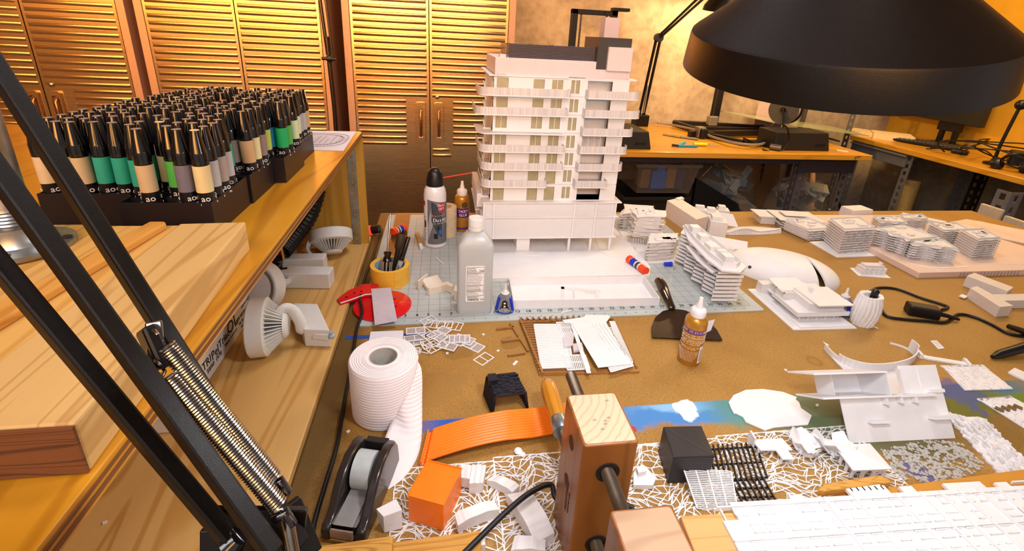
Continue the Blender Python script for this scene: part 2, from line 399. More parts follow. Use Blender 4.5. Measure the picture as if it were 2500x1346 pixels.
# ---- things on the back bench
PB = mat('printer_black','#141012',.4,var=.2,scale=60)
def printer(x, y, lab, ph, w=.36, post=True, seed=0):
    t = thing('printer_3d',lab,'3D printer',(x,y,0))
    b = MB(); b.bx(x,x+w,y+.16,y+.19,0.02,.05).bx(x,x+w,y+.42,y+.45,.02,.05).bx(x+.02,x+.06,y,y+.5,.02,.05).bx(x+w-.06,x+w-.02,y,y+.5,.02,.05)
    for px in (x+.02,x+w-.06):
        for py in (y+.01,y+.46): b.bx(px,px+.04,py,py+.03,0,.02)
    b.build('base_frame',PB,t,bevel=.003)
    MB().bx(x+.05,x+w-.05,y+.12,y+.36,.055,.062).build('print_bed',PB,t,bevel=.002)
    if post:
        g = MB(); 
        for px in (x+.01,x+w-.05): g.bx(px,px+.04,y+.33,y+.37,.05,ph)
        g.bx(x+.01,x+w-.01,y+.33,y+.37,ph-.03,ph); g.bx(x+w-.05,x+w+.06,y+.31,y+.37,ph,ph+.02)
        g.build('gantry',PB,t,bevel=.003)
        MB().tube([(x+.075,y+.35,.05),(x+.075,y+.35,ph-.03)],.006,8).tube([(x+w-.075,y+.35,.05),(x+w-.075,y+.35,ph-.03)],.006,8).build('lead_screw',DSTEEL,t)
        MB().tube(catmull([(x+w*.7,y+.33,ph),(x+w*.72,y+.30,ph-.1),(x+w*.66,y+.3,ph-.25),(x+w*.69,y+.3,.2)]),.003,5).build('filament_cable',BLACKC,t)
    return t
printer(.965,1.87,'tall black 3D printer frame rising behind the white tower model',.775,.32)
# power supply boxes
def psu(x0,x1,y0,y1,h,lab,slats=True):
    t = thing('power_supply_box',lab,'power supply',((x0+x1)/2,(y0+y1)/2,0))
    MB().hull8([(x0,y0,0),(x1,y0,0),(x1,y1,0),(x0,y1,0)],[(x0,y0+.02,h),(x1-.02,y0+.02,h),(x1-.02,y1,h),(x0,y1,h)]).build('housing',mat('speckled_black','#181414',.5,var=.35,scale=300),t,bevel=.006)
    v = MB()
    for i in range(5): v.box((x1-.10+.014*i,y0+.004,h*.32),(.004,.004,.018),0,0,.5)
    v.each('vent_slot',BLACKC,t)
    return t
psu(1.17,1.40,1.70,1.98,.105,'black sloped power box at the left end of the back bench, behind the tower')
psu(2.24,2.63,1.735,1.93,.115,'long black power box near the right end of the back bench')
# flat printer frame with motor
t = thing('printer_3d','low black printer frame lying open in the middle of the back bench','3D printer',(2.1,2.2,0))
b = MB(); b.bar((1.95,2.53,.025),(2.62,2.40,.025),.04).bar((1.86,2.12,.02),(2.46,2.15,.035),.04).bar((1.98,2.08,.02),(2.10,1.86,.02),.036).bar((2.10,1.86,.02),(2.34,1.88,.02),.036).bar((1.95,2.53,.025),(2.00,2.06,.025),.036).bar((2.0,2.32,.025),(2.55,2.3,.025),.03)
b.build('base_frame',PB,t,bevel=.003)
MB().bx(1.90,1.955,2.07,2.13,0,.075).build('motor',mat('motor_grey','#8c8478',.4,.6),t,bevel=.008)
MB().bx(1.905,1.95,2.035,2.07,.005,.07).build('motor_cap',BLACK,t,bevel=.008)
MB().bx(2.21,2.255,2.43,2.475,.03,.75).tube([(2.19,2.44,.03),(2.19,2.44,.74)],.008,8).build('upright',PB,t,bevel=.004)
MB().bx(2.17,2.24,2.41,2.46,.03,.10).build('carriage',mat('carriage_grey','#a59a90',.4,.6),t,bevel=.006)
# filament spool on bracket
sp = Y(1918,268,2.06)
t = thing('filament_spool','white filament on a black spool held above the power box','spool',(sp.x,2.06,0))
def disc(c, r, th, ri=.0, ry=.0, n=40):
    b = MB(); b.M = TR(c,-1.0,pi/2); 
    b.lathe([(ri+1e-4,-th/2),(r,-th/2),(r,th/2),(ri+1e-4,th/2)],n); return b
cz = sp.z
disc((sp.x-.026,2.045,cz),.098,.004).build('flange',mat('spool_grey','#4a4540',.35),t,smooth=40)
disc((sp.x+.026,2.075,cz),.098,.004).build('flange',BLACK,t,smooth=40)
disc((sp.x,2.06,cz),.085,.05).build('filament',mat('filament_white','#d9c9c9',.5,bump=.3,bscale=200),t,smooth=40)
MB().bar((sp.x-.0,2.0,.0),(sp.x-.045,2.03,cz+.01),.03,.012).bx(sp.x-.03,sp.x+.06,1.98,2.10,0,.02).build('bracket',PB,t,bevel=.003)
disc((sp.x-.034,2.04,cz),.018,.012,.009).build('axle',DSTEEL,t,smooth=40)
# cable bundle on bench
cab = [[(2050,345),(1985,330),(1930,330),(1880,345),(1830,350),(1770,340)],[(1920,350),(1895,330),(1860,352),(1800,350),(1740,335),(1700,318),(1640,305),(1605,300)],[(1905,352),(1880,338),(1850,348),(1815,338)],[(1915,345),(1930,310),(1915,300),(1890,312),(1880,330)]]
for i,c in enumerate(cab[:3]):
    pts = catmull([Z(u,v,.012+.012*i+.006*(j%2)) for j,(u,v) in enumerate(c)])
    one('cable',MB().tube(pts,.006 if i != 1 else .009,6),BLACKC if i != 1 else mat('grey_cable_sleeve','#8f8577',.6),['thin black cable looping in front of the long black power box','grey sleeved cable running across the back bench from the spool','short black cable tangled beside the long power box'][i],'cable',smooth=60)
one('cable_loop',MB().tube(catmull([Y(u,v,1.72) for u,v in [(1862,365),(1900,372),(1925,345),(1920,310),(1895,300),(1880,312)]]),.005,6),BLACKC,'round loop of black cable standing left of the long power box','cable',smooth=60)
one('cable_plug',MB().tube([Z(1880,358,.02),Z(1907,362,.02)],.02,10),mat('plug_metal','#6c6258',.3,.7),'thick round cable plug at the left end of the long power box','plug',smooth=40)
# small tools
pz = Z(1680,362)
t = thing('pliers','pliers with light blue handles on the back bench','pliers',pz)
MB().strip([Z(1655,358)[:2],Z(1672,350)[:2]],.016,.002,.014).build('handle',mat('cyan_grip','#29a8dd',.4),t,bevel=.003)
MB().strip([Z(1655,359)[:2],Z(1702,360)[:2]],.018,.002,.014).build('handle',mat('cyan_grip2','#1d93cf',.4),t,bevel=.003)
MB().strip([Z(1655,359)[:2],Z(1640,357)[:2]],.016,.002,.014).build('jaw',DSTEEL,t)
t = thing('screwdriver','small yellow screwdriver beside the blue pliers','screwdriver',Z(1715,353))
MB().tube([Z(1693,352,.012),Z(1726,353,.012)],[.010,.012],8).build('handle',mat('yellow_clear','#e8d40c',.25),t,smooth=50)
MB().tube([Z(1726,353,.012),Z(1757,357,.01)],.004,6).build('shaft',STEEL,t)
t = thing('cutting_tool','shiny steel scraper blade lying beside the left power box','scraper',Z(1640,335))
MB().strip([Z(1618,330)[:2],Z(1640,333)[:2],Z(1662,337)[:2]],[.03,.045,.04],.003,.010).build('blade',STEEL,t,bevel=.002)
MB().strip([Z(1662,337)[:2],Z(1705,343)[:2]],[.035,.02],.003,.012).build('handle',mat('grey_handle','#8a8173',.4,.4),t,bevel=.002)
one('loose_card',MB().strip([Z(2042,368)[:2],Z(2070,371)[:2]],.03,.0005,.004),CREAM,'small cream card at the right corner of the back bench','card')
# acrylic sheet leaning between benches
a,b_,c_,d_ = Y(1785,285,2.35),Y(2035,345,1.98),Y(2075,318,2.3),Y(1850,283,2.5)
one('acrylic_sheet',MB().hull8([(2.42,2.0,.125),(3.28,2.12,.03),(3.30,2.50,.03),(2.3,2.52,.125)],[(2.42,2.0,.131),(3.28,2.12,.036),(3.30,2.50,.036),(2.3,2.52,.131)]),mat('green_edged_acrylic','#a9b58a',.15,var=.05,spec=.6),'pale green acrylic sheet propped behind the long power box','sheet')
one('pink_card',MB().bx(2.62,2.86,2.515,2.52,.0,.21),mat('pink_card_stock','#d3b0b0',.7),'pale pink card standing behind the filament spool','card')
# back desk lamp
t = thing('desk_lamp','black spring arm lamp clamped to the back of the rear bench','lamp',(1.66,2.5,0))
P0 = Vector((1.66,2.5,0)); E2 = Y(1608,92,2.45); H2 = Y(1745,-15,2.2)
MB().bx(1.61,1.71,2.46,2.56,.0,.085).bx(1.62,1.70,2.50,2.6,-.06,.0).build('clamp_base',BLACKM,t,bevel=.004)
for dx in (-.022,.022):
    MB().bar((1.66+dx*.8,2.5,.08),(E2.x+dx*.7,2.45,E2.z),.014).build('lower_arm',BLACKM,t)
    MB().bar((E2.x+dx*.3,2.45,E2.z+dx*.8),(H2.x,2.2,H2.z+.06+dx),.014).build('upper_arm',BLACKM,t)
MB().tube([(1.67,2.49,.1),(1.675,2.49,.3)],.009,8).build('spring',STEEL,t)
k = MB(); k.M = TR(E2,0,pi/2); k.lathe([(.03,-.02),(.03,.02)],16); k.build('elbow_joint',BLACKM,t,smooth=40)
HS = Y(1765,28,2.2)
k = MB(); k.M = TR(HS,0,rad(8)); k.lathe([(.03,.16),(.05,.15),(.125,.03),(.13,.0),(.126,.0),(.12,.03),(.045,.145),(.0001,.15)],32); k.build('lamp_shade',BLACKM,t,smooth=40)
k = MB(); k.ball((HS.x,HS.y,HS.z+.05),.03,12); k.build('bulb',None or mat('bulb_glass','#ffe9c0',.3),t,smooth=60)
BACKLAMP = HS.copy()
# cords on the wall
one('wall_cord',MB().tube(catmull([(2.99,2.62,.55),(2.98,2.615,.1),(3.0,2.61,-.3),(2.96,2.6,-.75)]),.012,8),mat('cream_cord','#d8b58c',.6),'cream cord hanging down the back wall right of the spool','cord',smooth=60)
one('conduit_pipe',MB().tube([(3.13,2.61,1.2),(3.11,2.61,-.9)],.016,10),mat('dark_conduit','#4a4136',.6),'dark conduit running up the concrete wall behind the bench gap','pipe',smooth=60)
# ---- under the back bench
BINM = mat('clear_plastic_bin','#8a8078',.25,alpha=.3,var=.05)
def bin_(x0,x1,y0,y1,z0,z1,lab,m,rim=True):
    t = thing('storage_bin',lab,'storage bin',((x0+x1)/2,(y0+y1)/2,z0)); i = .03; w = .005
    b = MB()
    b.hull8([(x0+i,y0+i,z0),(x1-i,y0+i,z0),(x1-i,y1-i,z0),(x0+i,y1-i,z0)],[(x0+i,y0+i,z0+w),(x1-i,y0+i,z0+w),(x1-i,y1-i,z0+w),(x0+i,y1-i,z0+w)])
    for (a,c) in (((x0,y0),(x1,y0)),((x1,y0),(x1,y1)),((x1,y1),(x0,y1)),((x0,y1),(x0,y0))):
        m_ = ((x0+x1)/2,(y0+y1)/2); k = lambda p: (p[0]+(i if p[0] < m_[0] else -i), p[1]+(i if p[1] < m_[1] else -i))
        A,B,Cc,Dd = k(a),k(c),c,a
        b.add([(*A,z0),(*B,z0),(*Cc,z1),(*Dd,z1)],[(0,1,2,3)])
    b.build('tub',m,t)
    r = MB().bx(x0-.01,x1+.01,y0-.01,y0+.004,z1-.022,z1).bx(x0-.01,x1+.01,y1-.004,y1+.01,z1-.022,z1).bx(x0-.01,x0+.004,y0,y1,z1-.022,z1).bx(x1-.004,x1+.01,y0,y1,z1-.022,z1)
    r.build('rim',m,t,bevel=.003); return t
bin_(1.37,1.79,1.78,2.15,-.31,-.11,'clear plastic bin with blue things inside, under the back bench',BINM)
one('blue_parts',MB().bx(1.50,1.60,1.83,1.90,-.29,-.17).bx(1.53,1.585,1.835,1.88,-.17,-.13),mat('blue_part','#2f6fd0',.5),'blue plastic parts inside the clear bin','parts',bevel=.006)
one('cardboard_box',MB().bx(1.605,1.67,1.85,1.95,-.29,-.15),mat('cardboard','#9a7a55',.8),'small brown cardboard piece inside the clear bin','box')
one('purple_box',MB().bx(1.675,1.73,1.85,1.95,-.29,-.15),mat('dark_violet_card','#4c4466',.6),'dark violet box inside the clear bin','box')
one('brown_pouch',MB().bx(1.43,1.495,1.84,1.95,-.29,-.16),mat('brown_pouch','#7c6547',.7),'brown pouch at the left inside the clear bin','pouch',bevel=.01)
bin_(1.30,1.74,1.76,2.14,FL+.30,-.32,'dark plastic bin standing beneath the clear bin',mat('smoky_bin','#26221f',.3,var=.2))
one('carton',MB().bx(1.32,1.72,1.78,2.12,FL,FL+.29),mat('brown_carton','#6d5233',.8),'brown carton on the floor under the dark bin','box')
# black folding board
one('black_board',MB().hull8([(1.82,1.80,FL+.02),(2.36,1.80,FL+.02),(2.36,1.84,FL+.02),(1.82,1.84,FL+.02)],[(1.82,1.85,-.22),(2.16,1.85,-.40),(2.16,1.88,-.40),(1.82,1.88,-.22)]),mat('black_sheet','#0e0b0d',.4),'black sheet leaning under the middle of the back bench','sheet')
random.seed(21)
def scrapbag(c, r, h, lab, n=26, pal=('#b9b6b0','#8f938f','#c9c6bf','#7a8a95')):
    t = thing('scrap_bag',lab,'bag',(c[0],c[1],FL))
    b = MB(); b.M = TR((c[0],c[1],FL))
    prof = [(r*.75,.0),(r*.98,h*.18),(r,h*.45),(r*.92,h*.75),(r*.72,h)]
    b.lathe(prof,18,1,.8)
    for i,p in enumerate(b.v):
        b.v[i] = p+Vector((random.uniform(-1,1),random.uniform(-1,1),0))*.02
    b.build('clear_bag',mat('clear_bag_film','#9aa0a0',.15,alpha=.16,var=.05),t,smooth=50)
    return t
def scraps(c, r, h, lab, n, pal):
    b = MB()
    for i in range(n):
        a = random.uniform(0,2*pi); q = r*.72*math.sqrt(random.random()); z = FL+.05+random.random()*h*.95
        b.box((c[0]+q*cos(a),c[1]+q*sin(a)*.75,z),(random.uniform(.08,.24),random.uniform(.05,.12),.008),random.uniform(0,6),random.uniform(-1.2,1.2),random.uniform(-1,1))
    tag(b.build('scrap_pile',SCR),lab,'scraps',None,'stuff')
PALS = ('#a9a6a2','#7f8481','#60707c','#a07f55')
t_ = NT('mixed_offcuts'); cc = t_.n('ShaderNodeTexCoord'); vo = t_.n('ShaderNodeTexVoronoi'); t_.l(cc.outputs['Object'],vo.inputs['Vector']); vo.inputs['Scale'].default_value = 11
t_.set(Base_Color=t_.ramp(vo.outputs['Color'],[(0,srgb('#c9c6c0')),(.35,srgb('#8d9290')),(.6,srgb('#6d7f8c')),(.8,srgb('#b28f60')),(1,srgb('#dad6cf'))]),Roughness=.6); SCR = t_.m
scrapbag((2.20,2.14),.27,.72,'clear rubbish bag of scraps left under the back bench'); scraps((2.20,2.14),.26,.68,'mixed pale offcuts heaped inside the left rubbish bag',60,PALS)
scrapbag((2.76,2.06),.24,.62,'clear rubbish bag of scraps behind the right bench legs'); scraps((2.76,2.06),.23,.58,'mixed pale offcuts heaped inside the right rubbish bag',50,PALS)
one('cardboard_sheet',MB().hull8([(2.3,2.4,FL),(2.95,2.4,FL),(2.95,2.45,FL),(2.3,2.45,FL)],[(2.3,2.55,-.13),(2.95,2.55,-.16),(2.95,2.58,-.16),(2.3,2.58,-.13)]),mat('tan_cardboard','#8c6a42',.85),'tan cardboard sheet leaning on the wall under the back bench','cardboard')
one('pipe_length',MB().tube([(3.02,2.05,FL),(3.05,2.35,-.1)],.022,10),mat('pink_beige_pipe','#c08f70',.6),'beige pipe leaning between the two benches','pipe',smooth=60)
for i,(pt,lab) in enumerate([([(3.15,2.0,-.06),(3.05,2.02,-.35),(3.16,2.0,-.6),(3.1,1.98,FL+.01)],'black cable hanging in the gap between the benches'),([(2.96,1.95,-.1),(3.0,1.93,-.4),(3.2,1.9,-.62),(3.35,1.9,FL+.01)],'black cable hanging beside the right bench leg of the rear bench'),([(1.92,2.3,-.06),(1.915,2.3,-.2),(1.94,2.3,-.30),(1.93,2.3,FL+.01)],'black cable hanging under the middle of the back bench')]):
    one('cable',MB().tube(catmull(pt),.006,6),BLACKC,lab,'cable',smooth=60)
one('white_tube',MB().tube([(3.62,1.98,FL),(3.66,2.02,-.27)],.06,16),mat('warm_white_tube','#d2a85c',.5),'pale upright tube under the right workbench','tube',smooth=40)
one('storage_case',MB().bx(3.42,3.9,1.35,1.8,FL,FL+.32),mat('dark_case','#2b231a',.6),'dark case on the floor under the right workbench','case',bevel=.01)
# ---- things on the right bench
t = thing('keyboard','black computer keyboard on the right workbench','keyboard',(3.66,2.05,0)); 
kb = [(3.44,2.31),(3.60,2.33),(3.83,1.84),(3.68,1.80)]
ax = Vector((.225,-.49,0)).normalized(); ay = Vector((ax.y*-1,ax.x,0)); ko = Vector((3.46,2.25,0)); RZk = math.atan2(ax.y,ax.x)
b = MB(); b.M = TR(ko,RZk); b.bx(0,.50,-.02,.13,.004,.022); b.build('case',BLACK,t,bevel=.004)
b = MB(); b.M = TR(ko,RZk)
for r in range(5):
    for c in range(20): b.frust(.008+c*.0245,.029+c*.0245,-.013+r*.0275,.010+r*.0275,.022,.030,.003)
b.each('key',mat('grey_keys','#3d3833',.4),t)
t = thing('monitor','wide dark monitor on a stand at the yellow wall','monitor',(3.8,2.1,0))
MB().bx(3.79,3.83,1.80,2.53,.165,.60).build('screen',mat('monitor_black','#262220',.3),t,bevel=.005)
MB().bx(3.835,3.865,2.07,2.10,.0,.3).bx(3.835,3.865,1.97,2.0,.0,.3).bx(3.82,3.87,1.96,2.11,.10,.3).build('stand_neck',BLACK,t,bevel=.004)
MB().bx(3.70,3.92,1.93,2.14,.0,.012).build('stand_base',BLACK,t,bevel=.004)
one('paper_stack',MB().box((3.50,2.31,.015),(.18,.3,.03),.5).box((3.56,2.2,.02),(.2,.25,.04),.9),mat('cream_paper','#e9cf9f',.8),'cream paper pad at the far end of the right workbench','paper')
one('computer_mouse',MB().box((3.60,1.72,.016),(.05,.09,.03),.5),BLACK,'black computer mouse near the keyboard on the right workbench','mouse',bevel=.012)
mb_ = X(2488,255,3.50)
t = thing('desk_microphone','black ball headed desk microphone on the right workbench','microphone',(3.52,1.42,0))
b = MB(); b.ball((3.53,1.44,.365),.03,16); b.build('ball_head',BLACK,t,smooth=60)
MB().tube(catmull([(3.52,1.45,.01),(3.515,1.45,.12),(3.525,1.44,.35)]),.009,8).build('gooseneck',BLACKC,t,smooth=60)
b = MB(); b.M = TR((3.52,1.45,0)); b.lathe([(.05,0),(.05,.012),(.015,.022),(.0001,.022)],20); b.build('foot',BLACK,t,smooth=40)
random.seed(5)
for i in range(6):
    p = [(3.50+random.uniform(-.1,.25),1.75-.12*j+random.uniform(-.1,.1),random.uniform(.012,.10)+.1*(i%2)*sin(j*.8)) for j in range(6)]
    p[0] = (p[0][0],p[0][1],.008); p[-1] = (p[-1][0],p[-1][1],.008)
    one('cable',MB().tube(catmull(p,5),.0045,5),BLACKC,'thin black cable, one of the tangle at the right end of the right workbench','cable',group='tangled cables on the right workbench',smooth=60)
t = thing('headphones','black headphones lying on the right workbench edge','headphones',(3.46,1.30,0))
for q,(x,y) in enumerate(((3.42,1.36),(3.50,1.27))):
    b = MB(); b.M = TR((x,y,.03),.3,1.2); b.lathe([(.001,-.02),(.035,-.02),(.04,0),(.03,.02),(.001,.02)],18); b.build('ear_cup',BLACK,t,smooth=50)
MB().tube(catmull([(3.42,1.36,.035),(3.40,1.30,.1),(3.46,1.26,.10),(3.50,1.27,.035)]),.008,6).build('headband',BLACKC,t,smooth=60)
one('black_case',MB().box((3.56,1.05,.03),(.28,.34,.06),.3),mat('dark_fabric_case','#15130f',.7),'dark fabric case at the near end of the right workbench','case',bevel=.012)
one('camera_body',MB().box((3.60,1.36,.06),(.12,.14,.08),.7),BLACK,'black camera body among the cables on the right workbench','camera',bevel=.01)
# ================================================================ main work table
t = NT('hardboard_top'); v = t.co(); cc = t.n('ShaderNodeTexCoord'); sp = t.n('ShaderNodeSeparateXYZ'); t.l(cc.outputs['Object'],sp.inputs[0])
XX, YY = sp.outputs[0], sp.outputs[1]
fib = t.noise(v,420,3,.7); blot = t.noise(v,7,5,.65); big = t.noise(v,2.1,3)
col = t.ramp(fib,[(.28,srgb('#6b4a20')),(.44,srgb('#a07637')),(.62,srgb('#b08745'))])
col = t.mix(t.mr(blot,.42,.72,0,.45), col, srgb('#8f6527'))
fleck = t.noise(t.co((1,1.6,1)),260,2,.5); col = t.mix(t.mr(fleck,.37,.30,0,.8), col, srgb('#5a3c14'))
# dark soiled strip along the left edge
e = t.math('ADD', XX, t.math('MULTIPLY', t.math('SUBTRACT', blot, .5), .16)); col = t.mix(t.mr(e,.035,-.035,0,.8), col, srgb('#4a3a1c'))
# stain with a hard outline
def blob(cx,cy,r,c,amt,wob=.35,soft=.004,ring=False):
    global col
    dx = t.math('SUBTRACT',XX,cx); dy = t.math('SUBTRACT',YY,cy)
    d = t.math('SQRT', t.math('ADD', t.math('MULTIPLY',dx,dx), t.math('MULTIPLY',dy,dy)))
    w = t.math('MULTIPLY', t.math('SUBTRACT', t.noise(v,22,4,.6), .5), r*wob*4); d = t.math('ADD', d, w)
    m = t.mr(d, r+soft, r-soft, 0, amt)
    if ring: m = t.math('MULTIPLY', m, t.mr(d, r-.012, r, 0.25, 1))
    col = t.mix(m, col, srgb(c))
blob(.15,-.225,.045,'#96703a',.5,.6,.002); blob(.185,-.12,.03,'#86632c',.6,.6,.002); blob(.30,-.10,.02,'#7a5a25',.5,.6); blob(.06,-.2,.06,'#6d4f22',.5,.5,.02)
blob(.92,-.21,.016,'#8a6126',.9,.1,.002,True)
# over-sprayed paint stopped by a straight masked edge
edge = t.mr(YY,-.2975,-.301,0,1)
pn = t.noise(v,9,5,.65); pn2 = t.noise(t.co((3,.6,1),(0,0,.5)),14,4,.65)
def paint(x0,x1,fade,c,thr,amt,fx=.05):
    global col
    m = t.math('MULTIPLY', t.mr(XX,x0-fx,x0+fx,0,1), t.mr(XX,x1+fx,x1-fx,0,1))
    f = t.mr(YY,-.30-fade*1.6,-.30,-.25,1.05); g = t.math('ADD', f, t.math('MULTIPLY', t.math('SUBTRACT', pn, .5), 1.3))
    m = t.math('MULTIPLY', t.math('MULTIPLY', m, t.mr(g,thr,thr+.22,0,amt)), edge); col = t.mix(m, col, srgb(c))
paint(.12,.44,.03,'#1358b8',.35,.95); paint(.44,.66,.075,'#2d86cf',.5,.9); paint(.5,.62,.05,'#8fc4e8',.78,.8); paint(.63,.72,.09,'#3f8f86',.5,.85)
paint(.70,.83,.10,'#7e7f4d',.25,.85,.03); paint(.75,.98,.20,'#506b52',.4,.8); paint(.98,1.30,.13,'#4b7d1c',.42,.85); paint(1.02,1.3,.07,'#3563a8',.72,.6); paint(.86,1.2,.3,'#5d4a1c',.55,.6)
blob(.583,-.315,.020,'#eef2f4',1,.5,.002); blob(.577,-.328,.012,'#eef2f4',1,.7,.002); blob(.468,-.348,.008,'#b3322a',.9,.3,.002); blob(1.14,-.325,.04,'#2c4a98',.6,.6); blob(.885,-.47,.02,'#2b4a9c',.7,.7)
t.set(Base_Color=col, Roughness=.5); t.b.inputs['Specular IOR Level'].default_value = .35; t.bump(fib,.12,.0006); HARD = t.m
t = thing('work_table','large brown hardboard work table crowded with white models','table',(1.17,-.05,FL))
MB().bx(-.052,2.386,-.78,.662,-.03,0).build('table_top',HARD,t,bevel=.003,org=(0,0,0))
for x,nx in ((0,1),(2.34,-1)):
    for y,ny in ((-.74,1),(.62,-1)): slot_post(MB(),x,y,FL,-.031,.05,nx,ny).build('leg',GREYST,t)
MB().bx(0,2.34,.60,.615,-.11,-.031).bx(0,2.34,-.74,-.725,-.11,-.031).build('apron_rail',GREYST,t)
one('masking_tape_strip',MB().bx(-.04,.155,-.0665,-.0545,.0,.0006),mat('blue_masking_tape','#1f4d9c',.6),'short strip of blue masking tape under the pile of white frames','tape')
# power outlets at the far right corner of the table
PLATE = mat('cream_outlet_plate','#cbbba0',.5)
for i,(u0,v0,u1,v1) in enumerate(((2393,508,2437,531),(2450,538,2500,562))):
    a = X(u0,v0,2.44); b_ = X(u1,v1,2.44)
    t = thing('outlet_plate',['cream outlet plate left of the slotted post at the table corner','cream outlet plate right of the slotted post at the table corner'][i],'outlet',(2.44,(a.y+b_.y)/2,-.12),'outlet plates at the table corner')
    MB().bx(2.44,2.455,min(a.y,b_.y)-.005,max(a.y,b_.y)+.005,-.09,a.z+.02).build('plate',PLATE,t,bevel=.003)
    k = MB()
    for j in range(3):
        y = a.y+(b_.y-a.y)*(.2+.3*j)
        k.bx(2.437,2.4405,y-.010,y-.004,-.035+.0,-.018).bx(2.437,2.4405,y+.004,y+.010,-.03,-.016)
    k.build('socket_slots',BLACK,t)
t = thing('slotted_post','grey slotted steel post between the two outlet plates','post',(2.46,.46,FL))
pp = X(2442,540,2.46); slot_post(MB(),2.46,pp.y,FL,.10,.055,1,1).build('post',GREYST,t)
# ================================================================ left bench and riser shelf
t = thing('pine_bench','pine plank bench under the plywood riser, left of the work table','bench',(-.6,-.3,FL))
MB().bx(-1.25,-.054,-1.0,.44,-.03,.010).build('bench_top',PINE,t,bevel=.002)
for x in (-1.2,-.12):
    for y in (-.95,.38): MB().bx(x-.03,x+.03,y-.03,y+.03,FL,-.03).build('leg',PINE2,t)
SZ = .336
t = thing('riser_shelf','varnished plywood riser shelf standing on the pine bench','shelf',(-.5,-.3,.01))
MB().bx(-1.0,-.056,-1.0,.402,SZ-.018,SZ).build('shelf_board',PLY,t,bevel=.001)
MB().bx(-1.0,-.0548,-1.0,.402,SZ-.0135,SZ-.0105).bx(-1.0,-.0548,-1.0,.402,SZ-.0065,SZ-.004).build('edge_ply',PLYE,t)
MB().bx(-1.0,-.054,.384,.402,.010,SZ-.018).build('end_panel',wood('yellow_pine_panel','#cc9c3a','#b98628','Z',1.0,.4,5,seed=12),t)
s_ = MB(); xs = Y(862,450,.38).x
for i in range(16):
    z = .012+i*.019
    s_.bx(xs-.011,xs-.003,.380,.384,z,z+.019).bx(xs+.003,xs+.011,.380,.384,z,z+.019).bx(xs-.003,xs+.003,.380,.384,z,z+.009)
s_.build('slotted_strip',GALV,t)
# floor plan sheet
pc = [Z(u,v,SZ+.0006) for u,v in ((742,369),(836,370),(872,321),(742,320))]
cx = sum(p.x for p in pc)/4; cy = sum(p.y for p in pc)/4
t = thing('floor_plan_sheet','white paper with a printed floor plan at the far end of the shelf','paper',(cx,cy,SZ+.0003))
MB().prism([(-.215,.18),(-.063,.178),(-.070,.398),(-.215,.396)],SZ+.0003,SZ+.0008).build('paper',PAPER,t)
q = MB(); z0,z1 = SZ+.0008,SZ+.0011
def oval(ax,ay,n=40,p=3): 
    return [(-.145+ax*math.copysign(abs(cos(a))**(2/p),cos(a)),.29+ay*math.copysign(abs(sin(a))**(2/p),sin(a))) for a in [2*pi*i/n for i in range(n+1)]]
for a,b_ in ((.072,.075),(.069,.072),(.058,.058),(.056,.056)): q.strip(oval(a,b_),.0009,z0,z1)
for k in range(9):
    f = -.05+.0125*k; q.strip([(-.145+f,.29-.04),(-.145+f,.29+.045)] if k%3 else [(-.145+f,.25),(-.145+f,.30)],.0007,z0,z1)
for k in range(6): q.strip([(-.195,.25+.016*k),(-.10+.006*(k%3),.25+.016*k)],.0007,z0,z1)
for k in range(26):
    a = -1.4+k*.11; q.strip([(-.145+.06*cos(a),.29+.06*sin(a)),(-.145+.068*cos(a+.08),.29+.069*sin(a+.08))],.0006,z0,z1)
q.build('printed_plan',mat('plan_ink','#4a4550',.6),t)
# ---------------------------------------------------------------- marker racks and markers
RACKM = mat('black_rack_plastic','#191316',.42,var=.2,scale=8,bump=.1,bscale=60)
PITCH, RH = .0213, .045
def make_rack(lab, x, y):
    t = thing('marker_rack',lab,'marker rack',(x,y,SZ),'black marker racks on the shelf')
    w = 5*PITCH+.002; d = w+.010; e = .0016
    MB().bx(x,x+e,y,y+d,SZ,SZ+RH).bx(x+w-e,x+w,y,y+d,SZ,SZ+RH).bx(x+e,x+w-e,y,y+e,SZ,SZ+RH).bx(x+e,x+w-e,y+d-e,y+d,SZ,SZ+RH).bx(x+e,x+w-e,y+e,y+d-e,SZ,SZ+.002).build('box',RACKM,t)
    g = MB()
    for i in range(1,5): g.bx(x+i*w/5-.0006,x+i*w/5+.0006,y+e,y+d-e,SZ+.002,SZ+RH-.001)
    for i in range(1,5): g.bx(x+e,x+w-e,y+i*d/5-.0006,y+i*d/5+.0006,SZ+.002,SZ+RH-.001)
    g.build('grid_divider',RACKM,t); return w, d
LOGO = MB()
for k in range(3):
    a = -pi/2+k*2*pi/3
    LOGO.text('ao',.011,Matrix.Rotation(a,4,'Z') @ TR((0,-.0098,.047),0,pi/2),.0002)
    LOGO.text('MARKER',.0035,Matrix.Rotation(a,4,'Z') @ TR((0,-.0098,.0395),0,pi/2),.0002)
def make_marker(labm):
    o = bpy.data.objects.new('marker',None); COL.objects.link(o)
    b = MB(); b.lathe([(.0090,0),(.0096,.002),(.0096,.0905)],20); b.build('barrel',BLACK,o,smooth=40)
    b = MB(); b.lathe([(.0096,.055),(.0099,.0551),(.0099,.0900),(.0096,.0901)],20,closed=True); b.build('colour_label',labm,o,smooth=40)
    b = MB(); b.lathe([(.0094,.0908),(.0099,.0912),(.0099,.106),(.0095,.107),(.0056,.1335),(.0054,.1342),(.0001,.1342)],20); c = b.build('cap',mat('glossy_black_cap','#0b090b',.12,coat=.5) if 'glossy_black_cap' not in bpy.data.materials else bpy.data.materials['glossy_black_cap'],o,smooth=35)
    b = MB(); b.lathe([(.0052,.1343),(.0052,.1347),(.0001,.1347)],16); b.build('cap_disc',labm if labm.name.startswith('mk_c') else CAPD,c)
    LOGO.build('lettering',WINK,o)
    return o
